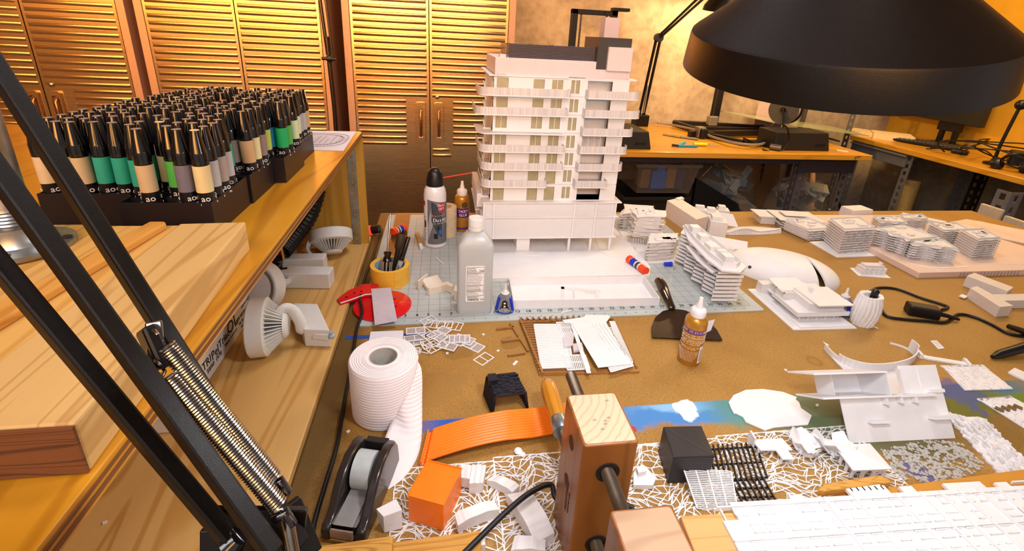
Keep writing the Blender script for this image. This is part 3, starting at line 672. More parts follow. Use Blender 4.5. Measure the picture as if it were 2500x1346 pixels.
CAPD = mat('cap_top_disc','#8d7f7c',.5)
COLS = [('turquoise','#2aa58a'),('beige','#c9b28c'),('slate grey','#6b6878'),('cream','#d8c893'),('pale grey','#b3b2b4'),('warm grey','#a7988f'),('tan','#c8a377'),('pale yellow','#d9d6a0'),('mauve grey','#8d7878'),('lime','#b6c95a'),('blue','#1a86b4'),('green','#12a55c'),('leaf green','#4dae4c'),('mint','#cfe0b4'),('lilac grey','#aaa5b5')]
PROT = {}
def marker(x, y, cname, lab):
    hx = dict(COLS)[cname]
    if cname not in PROT:
        PROT[cname] = make_marker(mat('mk_'+cname.replace(' ','_'),hx,.45,var=.06)); o = PROT[cname]; o['category'] = 'marker'; o['group'] = 'markers standing in the black racks'
    else: o = dup(PROT[cname],(0,0,0))
    o.location = (x,y,SZ+.0025); o.rotation_euler = (rad(random.uniform(-1.5,1.5)),rad(random.uniform(-1.5,1.5)),random.uniform(-.5,.5)); o['label'] = lab
ORD = ['first','second','third','fourth','fifth']
RX0 = -.1365-5*PITCH-.002
racks = [(RX0,-.297,'front right','black grid rack nearest the camera, beside the plank'),(RX0+.003,-.174,'second right','black grid rack second from the front on the shelf edge side'),(RX0+.021,-.078+.012,'third right','black grid rack third from the front on the shelf edge side'),(RX0+.012,.047+.004,'back right','black grid rack beside the floor plan sheet'),
 (RX0-.113,-.262,'front left','black grid rack at the front of the inner row'),(RX0-.113,-.142,'second left','black grid rack second from the front in the inner row'),(RX0-.105,-.022,'third left','black grid rack third from the front in the inner row'),(RX0-.100,.098-.0,'back left','black grid rack at the back of the inner row')]
FRONT = {('front right',0,0):None,('front right',1,0):'beige',('front right',2,0):None,('front right',3,0):'slate grey',('front right',4,0):'cream',
 ('front right',0,1):'turquoise',('front right',1,1):None,('front right',2,1):'leaf green',('front right',3,1):None,('front right',4,1):'pale grey',
 ('front right',4,2):'warm grey',('front right',3,2):'tan',('front right',4,3):'pale grey',('front right',4,4):None,('front right',0,2):'turquoise',('front right',2,3):'pale yellow',
 ('second right',4,0):None,('second right',4,1):'tan',('second right',4,2):'pale yellow',('second right',4,3):'mauve grey',('second right',4,4):None,('second right',3,2):'blue',
 ('third right',4,0):None,('third right',4,1):'green',('third right',4,2):'leaf green',('third right',4,3):None,('third right',3,0):'lime',('third right',3,1):'blue',('third right',4,4):'mint',
 ('back right',4,1):'mint',('back right',4,2):'lilac grey',('back right',4,3):'pale grey',
 ('front left',4,0):'turquoise',('front left',3,0):'turquoise',('front left',2,0):'beige'}
random.seed(3)
for rx,ry,nm,lab in racks:
    w, d = make_rack(lab, rx, ry)
    for i in range(5):
        for j in range(5):
            key = (nm,i,j)
            if key in FRONT:
                c = FRONT[key]
                if c is None: continue
            else:
                if random.random() < .13 or (nm == 'back left' and j > 2): continue
                c = random.choice(COLS)[0]
            marker(rx+.001+(i+.5)*w/5-.0002, ry+(j+.5)*d/5, c, '%s-labelled black marker, %s from the left in the %s row, %s rack' % (c.replace(' ','-'),ORD[i],ORD[j],nm))
# ---------------------------------------------------------------- planks and pipe flange on the shelf
PLT = SZ+.038
t = thing('glued_plank_block','thick sawn pine block of joined planks on the shelf front','plank',(-.25,-.53,SZ))
EG = wood('dark_end_grain','#7d4a1e','#4f2b0e','X',2.2,.8,22,dark=.6,seed=15)
yb_ = -.345; yf = -.665
MB().hull8([(-.147,yf,SZ),(-.060,yf,SZ),(-.079,yb_,SZ),(-.150,yb_-.004,SZ)],[(-.147,yf,PLT),(-.060,yf,PLT),(-.079,yb_,PLT),(-.150,yb_-.004,PLT)]).build('outer_plank',wood('sawn_fir','#d6ae6c','#b98d4e','Y',1.3,.6,9,seed=16),t,bevel=.002)
MB().hull8([(-.235,yf,SZ),(-.1472,yf,SZ),(-.1502,yb_-.02,SZ),(-.232,yb_-.02,SZ)],[(-.235,yf,PLT-.002),(-.1472,yf,PLT-.002),(-.1502,yb_-.004,PLT-.002),(-.232,yb_-.004,PLT-.002)]).build('middle_plank',wood('amber_pine','#deb060','#c79245','Y',1.2,.5,7,seed=17),t,bevel=.002)
MB().bx(-.42,-.2355,yf,yb_+.006,SZ,PLT-.004).build('inner_plank',wood('amber_pine_b','#d09c48','#b27e32','Y',1.2,.5,7,seed=18),t,bevel=.002)
MB().hull8([(-.42,yf-.002,SZ+.001),(-.060,yf-.002,SZ+.001),(-.060,yf,SZ+.001),(-.42,yf,SZ+.001)],[(-.42,yf-.002,PLT-.001),(-.060,yf-.002,PLT-.001),(-.060,yf,PLT-.001),(-.42,yf,PLT-.001)]).build('end_grain',EG,t)
P4 = [Z(u,v,PLT) for u,v in ((255,700),(350,655),(432,596),(385,585))]
t = one('trim_strip',MB().prism([(-.207,-.60),(-.180,-.60),(-.158,-.362),(-.162,-.356),(-.178,-.356)],PLT-.002,PLT+.006),wood('light_trim','#dba04a','#bf7f2c','Y',1.6,.5,8,seed=19),'thin light wooden strip lying on the pine block','wood strip',bevel=.002)
t = thing('pipe_flange','galvanised threaded pipe standing in a floor flange on the pine block','pipe',(-.30,-.43,PLT-.002))
fc = Vector((-.272,-.408,PLT-.0035))
b = MB(); b.M = TR(fc); b.lathe([(.042,0),(.044,.002),(.044,.007),(.028,.010),(.024,.016),(.024,.028),(.0001,.028)],36); b.build('flange_plate',GALV,t,smooth=35)
b = MB(); b.M = TR(fc); b.lathe([(.0165,.028)]+[(.0165+.0012*(k%2),.029+.0018*k) for k in range(10)]+[(.0168,.048),(.0168,.20),(.0001,.20)],28); b.build('threaded_pipe',GALV,t,smooth=25)
b = MB()
for a in (.3,1.9,3.5,5.0): b.M = TR((fc.x+.036*cos(a),fc.y+.036*sin(a),fc.z+.0085)); b.lathe([(.006,-.001),(.006,.0005),(.0001,.0005)],12)
b.each('screw_hole',BLACK,t)
# ---------------------------------------------------------------- track spotlights on the pine bench
SPW = mat('white_lamp_enamel','#dcdcd8',.35,var=.03)
BZ = .0105
def spot_head(t, M, lens=True):
    M = M @ Matrix.Scale(1.1,4)
    """round track light head along local +Z (lens at +z, fins at -z)"""
    b = MB(); b.M = M; b.lathe([(.047,-.012),(.050,-.010),(.050,.014),(.048,.016),(.044,.016),(.040,.006),(.020,.002),(.0001,.002)],40); b.build('head_ring',SPW,t,smooth=35)
    b = MB(); b.M = M; b.lathe([(.0001,-.042),(.018,-.042),(.022,-.040),(.024,-.036)],32); b.build('rear_cap',SPW,t,smooth=40)
    f = MB()
    for k in range(36):
        a = 2*pi*k/36; o = M @ Matrix.Rotation(a,4,'Z'); f.M = o
        f.add([(.022,-.0009,-.037),(.046,-.0009,-.012),(.046,.0009,-.012),(.022,.0009,-.037),(.018,-.0009,-.030),(.036,-.0009,-.010),(.036,.0009,-.010),(.018,.0009,-.030)],[(0,1,2,3),(7,6,5,4),(0,4,5,1),(1,5,6,2),(2,6,7,3),(3,7,4,0)])
    f.build('cooling_fins',SPW,t)
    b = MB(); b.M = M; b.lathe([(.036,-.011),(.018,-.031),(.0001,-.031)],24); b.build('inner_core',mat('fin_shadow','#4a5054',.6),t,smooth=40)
    if lens:
        b = MB(); b.M = M; b.lathe([(.026,.0025),(.030,.007),(.034,.012)],32); b.build('reflector',SPW,t,smooth=50)
        b = MB(); b.M = M; b.lathe([(.026,.003),(.018,.007),(.0001,.008)],24); b.build('lens',mat('lens_glass','#8fa0ac',.08,coat=.5,spec=.9),t,smooth=60)
def hb(b, c, ax, ay, L, W, H): # oriented box from corner c along ax (L) and ay (W)
    ax = Vector(ax); ay = Vector(ay)
    p = [Vector((c[0],c[1],c[2])),Vector(c)+ax*L,Vector(c)+ax*L+ay*W,Vector(c)+ay*W]
    return b.hull8(p,[q+Vector((0,0,H)) for q in p])
# spotlight 1 (far)
t = thing('track_spotlight','white spotlight with its finned back up, furthest under the riser','spotlight',(-.17,.28,BZ))
M1 = Matrix.Translation((-.140,.318,BZ+.050)) @ Matrix.Rotation(rad(12),4,'Z') @ Matrix.Rotation(rad(-36),4,'X')
spot_head(t,M1,False)
hb(MB(),(-.262,.205,BZ),(1,0,0),(0,1,0),.125,.036,.040).build('driver_box',SPW,t,bevel=.002)
MB().tube(catmull([(-.192,.325,BZ+.05),(-.197,.29,BZ+.03),(-.18,.262,BZ+.02),(-.155,.247,BZ+.02),(-.14,.243,BZ+.02)]),.006,8,True,1.5).build('yoke_arm',SPW,t,smooth=50)
tx = MB(); tx.text('2  LED 120V',.008,TR((-.20,.2047,BZ+.014),0,pi/2)); tx.build('small_print',INK,t)
# spotlight 2 (middle, lens toward camera-left)
t = thing('track_spotlight','white spotlight showing its glass lens, half under the riser edge','spotlight',(-.20,.09,BZ))
spot_head(t,Matrix.Translation((-.232,.048,BZ+.054)) @ Matrix.Rotation(rad(-22),4,'Z') @ Matrix.Rotation(rad(72),4,'X'))
hb(MB(),(-.235,.135,BZ),(.996,-.085,0),(.085,.996,0),.128,.040,.040).build('driver_box',SPW,t,bevel=.002)
MB().tube(catmull([(-.200,.085,BZ+.04),(-.198,.12,BZ+.025),(-.21,.145,BZ+.02)]),.006,8,True,1.5).build('yoke_arm',SPW,t,smooth=50)
# spotlight 3 (near)
t = thing('track_spotlight','white spotlight standing on edge with a curved arm, nearest the camera','spotlight',(-.15,-.06,BZ))
spot_head(t,Matrix.Translation((-.178,-.108,BZ+.0555)) @ Matrix.Rotation(rad(7),4,'Z') @ Matrix.Rotation(rad(-90),4,'Y'))
B3 = (-.1075,-.098,BZ)
hb(MB(),B3,(.99,-.13,0),(-.42,.907,0),.050,.108,.040).build('driver_box',SPW,t,bevel=.002)
MB().tube(catmull([(-.150,-.108,BZ+.075),(-.138,-.098,BZ+.088),(-.124,-.092,BZ+.078),(-.114,-.092,BZ+.052),(-.113,-.092,BZ+.036),(-.110,-.088,BZ+.03)]),.0065,8,True,1.6).build('yoke_arm',SPW,t,smooth=50)
b = MB(); b.M = TR((-.078,-.1025,BZ+.024),rad(-8),pi/2); b.prism([(-.014,-.005),(.016,-.007),(.016,.007),(-.008,.007),(-.013,.002)],-.001,.002); b.build('latch_tab',SPW,t,bevel=.001)
b = MB(); b.ball((-.0555,-.104,BZ+.026),.006,10); b.bx(-.057,-.053,-.108,-.10,BZ+.03,BZ+.036); b.build('contact_clip',mat('pale_blue_clip','#9fb9cf',.35),t,smooth=50)
# ribbed black sleeve
t = thing('cable_sleeve','black ribbed cable sleeve with a shiny metal buckle, behind the spotlights','cable sleeve',(-.22,.25,BZ))
pts = catmull([(-.178,.372,.18),(-.195,.33,.12),(-.22,.26,.085),(-.235,.21,.07)],12)
MB().tube(pts,[.021+.0025*(i%2) for i in range(len(pts))],12).build('ribbed_sleeve',BLACKC,t)
MB().tube([(-.235,.21,.07),(-.245,.17,.055),(-.235,.155,.052)],.014,10).tube([(-.262,.165,.06),(-.222,.15,.058)],.009,8).tube([(-.25,.15,.045),(-.21,.16,.045)],.008,8).build('buckle',mat('gloss_black_metal','#161216',.15,coat=.5),t,smooth=40)
MB().tube([(-.228,.19,.090),(-.224,.183,.060)],.004,6).tube([(-.236,.196,.092),(-.236,.18,.062)],.003,6).bx(-.268,-.256,.160,.172,.055,.066).build('copper_pin',mat('copper_pin','#b4783c',.3,1),t,smooth=40)
MB().tube([(-.235,.21,.065),(-.24,.19,.03),(-.25,.17,BZ+.006)],.006,6).build('loose_end',BLACKC,t,smooth=50)
# long white carton with printing
t = thing('long_carton','long white printed carton lying under the riser edge','carton',(-.28,-.1,BZ))
x1 = -.245; MB().bx(x1-.07,x1,-.30,.012,BZ,BZ+.072).build('carton',mat('white_carton','#d9d4cc',.6,var=.03),t,bevel=.003)
tx = MB(); RM = lambda y,z: Matrix.Translation((x1+.0006,y,z)) @ Matrix.Rotation(pi/2,4,'Z') @ Matrix.Rotation(pi/2,4,'X')
for s_,y,z,sz in (('TRI',-.182,.046,.022),('50/60',-.173,.030,.012),('Pel',-.150,.044,.024),('(5/9)',-.140,.030,.012),('Triac',-.112,.046,.022),('TRIAC',-.102,.030,.009),('OL',-.072,.050,.036),('120V 60 Hz',-.035,.044,.011),('UL listed',-.030,.032,.009),('use w/ GU10',-.018,.022,.008),('CEILING SPOT',-.005,.058,.007)):
    tx.text(s_,sz,RM(y,z),.0002)
tx.build('printing',INK,t); MB().bx(x1,x1+.0006,-.088,-.058,.029,.0315).build('green_bar',mat('green_ink','#3b7d4a',.6),t)
# ---------------------------------------------------------------- big arm lamp in the foreground
t = thing('swing_arm_lamp','large black spring arm lamp in the foreground with a wide shade','lamp',(.03,-.70,.010))
E = Dp(-380,-100,0.2422)
Lm0, Lm1 = Dp(680,1368,0.2762), E+Vector((.0,.0,-.0))
a0, a1 = Dp(668,1350,0.2677), Dp(-330,-28,0.2422)
MB().bar(a0,a1,.0098).build('lower_arm',BLACKM,t,bevel=.0015)
r0, r1 = Dp(735,1330,0.2932), Dp(-300,-290,0.2550)
MB().bar(r0,r1,.0092).build('lower_arm',BLACKM,t,bevel=.0015)
l0, l1 = Dp(562,1318,0.2762), Dp(-420,148,0.2422)
MB().bar(l0,l1,.0094).build('lower_arm',BLACKM,t,bevel=.0015)
def spring(p0,p1,r,name='spring'):
    p0 = Vector(p0); p1 = Vector(p1); ax = (p1-p0); L = ax.length; ax.normalize(); u = ax.orthogonal().normalized(); w = ax.cross(u)
    n = int(L/.0017); pts = []
    for i in range(n*12+1):
        a = 2*pi*i/12; pts.append(p0+ax*(L*i/(n*12))+(u*cos(a)+w*sin(a))*r)
    s_ = MB().tube(pts,.0008,5)
    for c,d in ((p0,-1),(p1,1)):
        s_.tube([c+u*r*.9,c+ax*d*.003,c+ax*d*.006+w*.004,c+ax*d*.010+w*.002,c+ax*d*.011-w*.003,c+ax*d*.007-w*.005],.001,6)
    s_.build(name,STEEL,t,smooth=60)
spring(Dp(404,843,0.2703),Dp(668,1170,0.2848),.0045)
spring(Dp(411,917,0.2677),Dp(680,1235,0.2762),.0048)
MB().bar(Dp(375,785,0.2737),Dp(385,905,0.2686),.0085,.0025).build('spring_plate',STEEL,t,bevel=.001)
k = MB(); k.bar(Dp(356,800,0.2737),Dp(400,900,0.2737),.008,.02); k.build('plate_bracket',BLACKM,t,bevel=.002)
for u,v,d in ((685,1180,.285),(697,1257,.276)):
    k = MB(); c = Dp(u,v,d); k.tube([c+Vector((-.006,0,-.003)),c+Vector((.0,0,.002)),c+Vector((.003,0,-.008))],.003,8); k.build('spring_hook',mat('gloss_black_metal2','#120d14',.12,coat=.6),t,smooth=50)
MB().tube([Dp(700,1262,0.2780),Dp(722,1380,0.2848)],.0036,10).build('pivot_rod',STEEL,t,smooth=60)
bb = Dp(620,1420,0.2848)
k = MB(); k.bar(Dp(512,1300,0.2873),Dp(745,1300,0.2992),.004,.042); k.bar(Dp(690,1240,0.2992),Dp(745,1370,0.2992),.022,.006); k.bar(Dp(516,1290,0.2873),Dp(516,1420,0.2873),.012,.004)
k.build('joint_bracket',BLACKM,t,bevel=.001)
MB().tube([Dp(585,1310,0.2762),Dp(565,1330,0.2762)],[.005,.008],12).tube([Dp(560,1295,0.2762),Dp(590,1330,0.2762)],.003,8).build('wing_nut',mat('gloss_black_metal3','#17161c',.1,coat=.6),t,smooth=50)
k = MB(); k.tube([(bb.x,bb.y,.015),(bb.x,bb.y,bb.z+.01)],.011,14); k.build('post',BLACKM,t,smooth=50)
MB().bx(bb.x-.035,bb.x+.045,bb.y-.03,bb.y+.04,.0004,.022).build('clamp_base',BLACKM,t,bevel=.004)
# shade
SC = Vector((.4288,-.601,.593)); RS = .0988
MS = Matrix.Translation(SC) @ Vector((-.1311,-.1789,.9751)).to_track_quat('Z','Y').to_matrix().to_4x4()
b = MB(); b.M = MS; h = RS
b.lathe([(.26*h,.80*h),(.30*h,.77*h),(.34*h,.70*h),(.945*h,.262*h),(.965*h,.245*h),(.972*h,.225*h),(1.0*h,.004*h),(1.0*h,0),(.985*h,0),(.955*h,.225*h),(.93*h,.255*h),(.33*h,.685*h),(.0001,.72*h)],96); b.build('lamp_shade',BLACKM,t,smooth=25)
b = MB(); b.M = MS; b.lathe([(.0001,.95*h),(.10*h,.95*h),(.20*h,.92*h),(.24*h,.86*h),(.26*h,.79*h)],40); b.build('shade_cap',BLACKM,t,smooth=40)
b = MB(); b.M = MS; b.ball((0,0,.42*h),.18*h,18); b.build('bulb',mat('opal_bulb','#f3efe6',.4),t,smooth=60)
top = MS @ Vector((0,0,1.0*h))
for dz in (-.012,.012): MB().bar(E+Vector((0,0,.02+dz)),top+Vector((0,.0,.09+dz)),.013).build('upper_arm',BLACKM,t,bevel=.0015)
MB().bar(top+Vector((0,0,.10)),MS @ Vector((0,0,.93*h)),.02).build('head_bracket',BLACKM,t,bevel=.002)
MB().box(E+Vector((.0,0,.02)),(.03,.03,.12)).build('elbow_bracket',BLACKM,t,bevel=.002)
SHADE_M = MS; SHADE_R = h
# ================================================================ cutting mat
IN = .0254; MT = .003
t = NT('cutting_mat'); cc = t.n('ShaderNodeTexCoord'); sp = t.n('ShaderNodeSeparateXYZ'); t.l(cc.outputs['Object'],sp.inputs[0])
XX, YY = sp.outputs[0], sp.outputs[1]
base = t.ramp(t.noise(t.co(),9,4),[(.3,srgb('#aab1ae')),(.7,srgb('#b9bfbc'))])
def gridl(c, w, pitch):
    a = t.math('ABSOLUTE', t.math('SUBTRACT', t.math('FRACT', t.math('ADD', t.math('DIVIDE', c, pitch), 100.5)), .5))
    return t.math('LESS_THAN', a, w/pitch/2)
def inside(x0,x1,y0,y1):
    m = t.math('MULTIPLY', t.math('GREATER_THAN',XX,x0), t.math('LESS_THAN',XX,x1))
    return t.math('MULTIPLY', m, t.math('MULTIPLY', t.math('GREATER_THAN',YY,y0), t.math('LESS_THAN',YY,y1)))
g = t.math('MULTIPLY', t.math('MAXIMUM', gridl(XX,.0009,IN), gridl(YY,.0009,IN)), inside(-.0005,36*IN+.0005,-.0005,24*IN+.0005))
tick = t.math('MULTIPLY', gridl(XX,.0006,IN/8), inside(0,36*IN,-.003,.0005))
dg = t.math('ABSOLUTE', t.math('SUBTRACT', t.math('SUBTRACT', YY, .0), t.math('MULTIPLY', t.math('SUBTRACT',.87*1.0+0.0,XX), 1.0)))
m = t.math('MULTIPLY', t.math('MAXIMUM', g, tick), .72)
dl = t.math('MULTIPLY', t.math('LESS_THAN', dg, .0006), inside(0,36*IN,0,24*IN)); m = t.math('MAXIMUM', m, t.math('MULTIPLY', dl, .3))
t.set(Base_Color=t.mix(m, base, srgb('#4c5154')), Roughness=.55); t.bump(t.noise(t.co(),900,2),.1,.0003); MATM = t.m
tm = thing('cutting_mat','large grey cutting mat with inch grid and printed numbers','cutting mat',(.457,.305,0))
MB().prism(rrect(-.021,.938,-.024,.634,.008),.0002,MT).build('mat_sheet',MATM,tm,org=(0,0,0))
q = MB()
for k in range(1,36):
    q.text(str(k),.0135,TR((k*IN,.0095,MT)),.0001,bold=.0002)
    q.text(str(k),.0055,TR((k*IN,-.013,MT)),.0001)
for k in range(1,24):
    q.text(str(k),.0125,TR((35.45*IN,k*IN,MT),pi/2),.0001,bold=.0002); q.text(str(k),.0125,TR((.55*IN,k*IN,MT),-pi/2),.0001,bold=.0002)
    q.text(str(k),.0055,TR((36.5*IN,k*IN,MT),pi/2),.0001)
q.build('printed_numbers',INK,tm)
# ================================================================ items at the left of the mat
one('flat_ruler',MB().prism([tuple(Z(u,v,MT)[:2]) for u,v in ((968,524),(1002,524),(986,640),(940,640))],MT,MT+.002),mat('dark_brass_ruler','#5a4420',.35,.5,var=.25,scale=20),'dark metal ruler lying flat behind the yellow tape roll','ruler')
def glue_stick(a, b_, r, lab, order=('o','w','o')):
    a = Vector(a); b_ = Vector(b_); ax = (b_-a).normalized(); L = (b_-a).length
    t = thing('glue_stick',lab,'glue stick',(a+b_)/2)
    P = lambda f: a+ax*(L*f)
    OR = mat('orange_cap','#ef4a12',.35,var=.04); WH = mat('glue_label_white','#dfe0e6',.35); BL = mat('glue_label_blue','#1d2fb0',.35)
    MB().tube([P(0),P(.28)],r*1.08,20).build('cap',OR,t,smooth=40)
    MB().tube([P(.28),P(.80)],r,20).build('barrel',WH,t,smooth=40)
    MB().tube([P(.54),P(.78)],r*1.02,20).build('blue_band',BL,t,smooth=40)
    MB().tube([P(.36),P(.47)],r*1.025,20).build('dark_print',mat('glue_print','#3c3a2c',.5),t,smooth=40)
    MB().tube([P(.80),P(.98)],r*1.12,20).build('turning_knob',OR,t,smooth=40)
    MB().tube([P(.98),P(1.0)],r*.75,20).build('knob_hub',mat('orange_hub','#c73a0c',.5),t)
glue_stick(Z(1577,663,.0235),Z(1535,632,.0235),.0105,'glue stick with orange caps lying on the tower base edge')
glue_stick((.008,.455,.0145),(.042,.492,.0145),.0115,'glue stick with blue band lying behind the yellow tape roll')
# red connector plug
t = thing('cable_plug','black plug glowing red at the back left corner of the table','plug',Z(922,560))
c = Z(920,562,.012); MB().tube([c+Vector((-.02,0,0)),c+Vector((.008,-.004,.006))],.013,12).build('plug_body',BLACKC,t,smooth=50)
t2 = NT('red_led_ring'); t2.set(Base_Color=(.8,.05,.05,1),Roughness=.4); t2.b.inputs['Emission Color'].default_value = (1,.08,.05,1); t2.b.inputs['Emission Strength'].default_value = .6
MB().tube([c+Vector((-.026,0,-.002)),c+Vector((-.016,0,0))],.0155,14).build('red_ring',t2.m,t,smooth=50)
pts = [Z(u,v,.006) for u,v in ((928,552),(932,565),(920,590),(912,625),(898,660),(888,690),(880,715))]+[Z(880,735,.016),Z(884,765,.013),Z(872,800,.006),Z(866,835,.005),Z(856,900,.005),Z(845,960,.005),Z(836,1010,.005),Z(822,1090,.005),Z(795,1180,.005),Z(770,1265,.005),Z(752,1350,.005)]
one('black_cable',MB().tube(catmull(pts,5),.0034,8),BLACKC,'long black cord running along the left edge of the work table','cord',smooth=60)
# yellow tape roll holding tools
tc = Vector((.0285,.172,MT)); TRr = .0475
t = thing('tape_roll','wide roll of yellow tape standing flat, holding pens and a screwdriver','tape roll',tc)
YT = mat('yellow_tape','#eeb636',.5,var=.04,bump=.05)
b = MB(); b.M = TR(tc); b.lathe([(.0385,.0),(TRr,.0),(TRr,.0465),(.0385,.0465)],48,closed=True); b.build('tape',YT,t,smooth=30)
b = MB(); b.M = TR(tc); b.lathe([(.0365,.001),(.0385,.001),(.0385,.0455),(.0365,.0455)],48,closed=True); b.build('core',mat('core_card','#aab8bd',.6),t,smooth=30)
b = MB(); b.M = TR(tc); b.lathe([(TRr+.0004,.0005),(TRr+.0008,.0005),(TRr+.0012,.046),(TRr+.0004,.046)],10,closed=True,a0=-1.25,a1=-.35); b.add([(TRr*cos(-1.25),TRr*sin(-1.25),.0005),(TRr*cos(-1.25),TRr*sin(-1.25),.046),(TRr*cos(-.9)*1.02+.002,TRr*sin(-.9)*1.03-.006,.0005),(TRr*cos(-1.0),TRr*sin(-1.0)*1.02,.03)],[(0,2,3,1)]); b.build('loose_tape_end',mat('yellow_tape_b','#e8b640',.5),t)
def stick(name,lab,cat,p0,segs,parts):
    t = thing(name,lab,cat,p0); return t
A = Vector((.018,.160,MT+.002)); B = Z(963,492,.175)
B = Vector((.030,.215,.165)); ax = (B-A).normalized()
t = thing('screwdriver','long screwdriver with a dark clear handle standing in the yellow tape','screwdriver',A)
b = MB(); P = lambda f: A+ax*f
b.tube([P(0),P(.01),P(.05),P(.062),P(.066),P(.075),P(.078)],[.009,.0115,.0115,.010,.0075,.0105,.007],12); b.build('handle',mat('dark_clear_handle','#17100c',.12,coat=.6),t,smooth=40)
k = MB()
for q in range(8):
    a = q*pi/4; u = ax.orthogonal().normalized(); w = ax.cross(u); o = (u*cos(a)+w*sin(a))*.0115; k.tube([P(.006)+o,P(.052)+o],.0016,5)
k.build('handle_ridges',mat('handle_ridge_pale','#b79a86',.25),t)
MB().tube([P(.078),P(.168),P(.174)],[.0027,.0027,.001],10).build('shaft',STEEL,t,smooth=50)
A2 = Vector((.038,.150,MT+.002)); B2 = Vector((.075,.185,.115)); ax2 = (B2-A2).normalized(); P = lambda f: A2+ax2*f
t = thing('marker_pen','grey bodied marker pen with a black cap leaning in the yellow tape','pen',A2)
MB().tube([P(0),P(.004),P(.070)],[.005,.0065,.0068],16).build('barrel',mat('silver_grey_body','#9aa0a4',.35),t,smooth=40)
MB().tube([P(.062),P(.071),P(.0715),P(.118),P(.124),P(.125)],[.0071,.0073,.0068,.0060,.0052,.003],16).build('cap',mat('gloss_black_cap2','#0d0c0e',.15,coat=.5),t,smooth=40)
u = ax2.cross(Vector((0,1,0))).normalized(); k = MB()
nrm = (CAM-P(.035)); nrm = (nrm-ax2*nrm.dot(ax2)).normalized(); M3 = Matrix((ax2,nrm.cross(ax2),nrm)).transposed().to_4x4(); M3.translation = P(.036)+nrm*.0068
k.text('SHARP',.009,M3,.0002); k.build('lettering',INK,t)
A3 = Vector((.032,.185,MT+.002)); B3_ = Vector((.055,.205,.105)); ax3 = (B3_-A3).normalized(); P = lambda f: A3+ax3*f
t = thing('craft_brush','stubby dark handled tool beside the marker pen in the yellow tape','tool',A3)
MB().tube([P(0),P(.05),P(.075)],[.006,.0065,.0075],12).build('handle',mat('brown_black','#2a1f16',.4),t,smooth=40)
MB().tube([P(.075),P(.082),P(.105),P(.112),P(.114)],[.009,.0115,.0115,.009,.004],14).build('head',mat('dark_brown_rubber','#3a2a16',.6),t,smooth=40)
# red paddle, bar, strip
rc = Vector((.0225,.052,.003))
t = thing('red_disc','red painted disc lying at the left corner of the mat','disc',rc)
b = MB(); b.M = TR(rc); b.lathe([(.063,0),(.0645,.001),(.0645,.004),(.0635,.0045),(.0001,.0045)],56); b.build('disc',REDP,t,smooth=35)
k = MB(); k.M = TR(rc)
for x,y in ((.025,.022),(.030,-.01),(.022,-.028),(-.03,.02)): k.lathe([(.0001,.0046),(.0035,.0046),(.0035,.0050),(.0001,.0050)],12); k.M = TR(rc+Vector((x,y,0)))
k.each('screw_dimple',mat('dark_red','#7d0f12',.4),t)
t = thing('red_handle_bar','chipped red metal bar resting across the red disc','bar',(-.04,.075,.0095))
hz = .0078
pb = [Z(822,738,hz)[:2],Z(850,716,hz)[:2],Z(886,700,hz)[:2],Z(925,700,hz)[:2],Z(925,724,hz)[:2],Z(892,727,hz)[:2],Z(862,738,hz)[:2],Z(832,748,hz)[:2]]
MB().prism([tuple(p) for p in pb],hz,hz+.008).build('bar',REDP,t,bevel=.002)
e = MB(); e.strip([pb[7],pb[6],pb[5],pb[4]],.003,hz+.0075,hz+.0086); e.build('chipped_edge',WINK,t)
k = MB()
for u,v in ((865,716),(882,712),(846,726),(880,720)):
    p = Z(u,v,hz+.008); k.M = TR(p); k.lathe([(.0001,-.001),(.0028,-.001),(.0028,.0004),(.0001,.0004)],10)
k.each('hole',BLACK,t)
q4 = [Z(u,v,.019) for u,v in ((906,704),(954,701),(970,782),(915,792))]
one('film_strip',MB().prism([tuple(p[:2]) for p in q4],.0165,.0175),mat('milky_film','#cfc6cf',.3,var=.05,alpha=.9),'milky translucent plastic strip lying across the red disc and bar','strip')
# cream offcuts
CR = mat('cream_offcut','#ddd0bd',.55,var=.05)
def cutblk(lab, P4, h, rot=None, name='cream_offcut'):
    return one(name,MB().prism([tuple(Z(u,v,MT)[:2]) for u,v in P4],MT,MT+h),CR,lab,'offcut',group='cream offcuts on the mat',bevel=.0008)
cutblk('bent cream offcut standing at the left of its little pile',[(1019,706),(1022,708),(1045,690),(1041,688)],.024)
b = MB(); b.M = TR(Z(1055,690,.012),.5,.35,0); b.bx(-.022,.022,-.016,.016,-.005,.005)
one('cream_offcut',b,CR,'tilted cream offcut in the middle of its little pile','offcut',group='cream offcuts on the mat',bevel=.0008)
cutblk('angled cream offcut at the front right of its little pile',[(1042,719),(1048,722),(1091,712),(1104,718),(1106,712),(1093,704)],.020)
cutblk('cream offcut half hidden behind the clear bottle',[(1108,733),(1118,735),(1120,722),(1110,720)],.026)
one('white_stick',MB().tube([Z(1063,628,MT+.002),Z(1082,645,MT+.002)],.0018,6),WHITE,'tiny white stick lying on the mat grid','stick')
t = thing('foam_peg','small tan bone shaped peg left of the spray can','peg',Z(1022,598,MT))
MB().tube([Z(1018,572,MT+.006),Z(1021,580,MT+.005),Z(1025,597,MT+.005),Z(1028,604,MT+.005)],[.007,.004,.0045,.006],10).build('peg',mat('tan_foam','#c99d5c',.7),t,smooth=50)
MB().tube([Z(1026,598,MT+.006),Z(1029,605,MT+.006)],.0058,10).build('white_tip',WHITE,t,smooth=50)
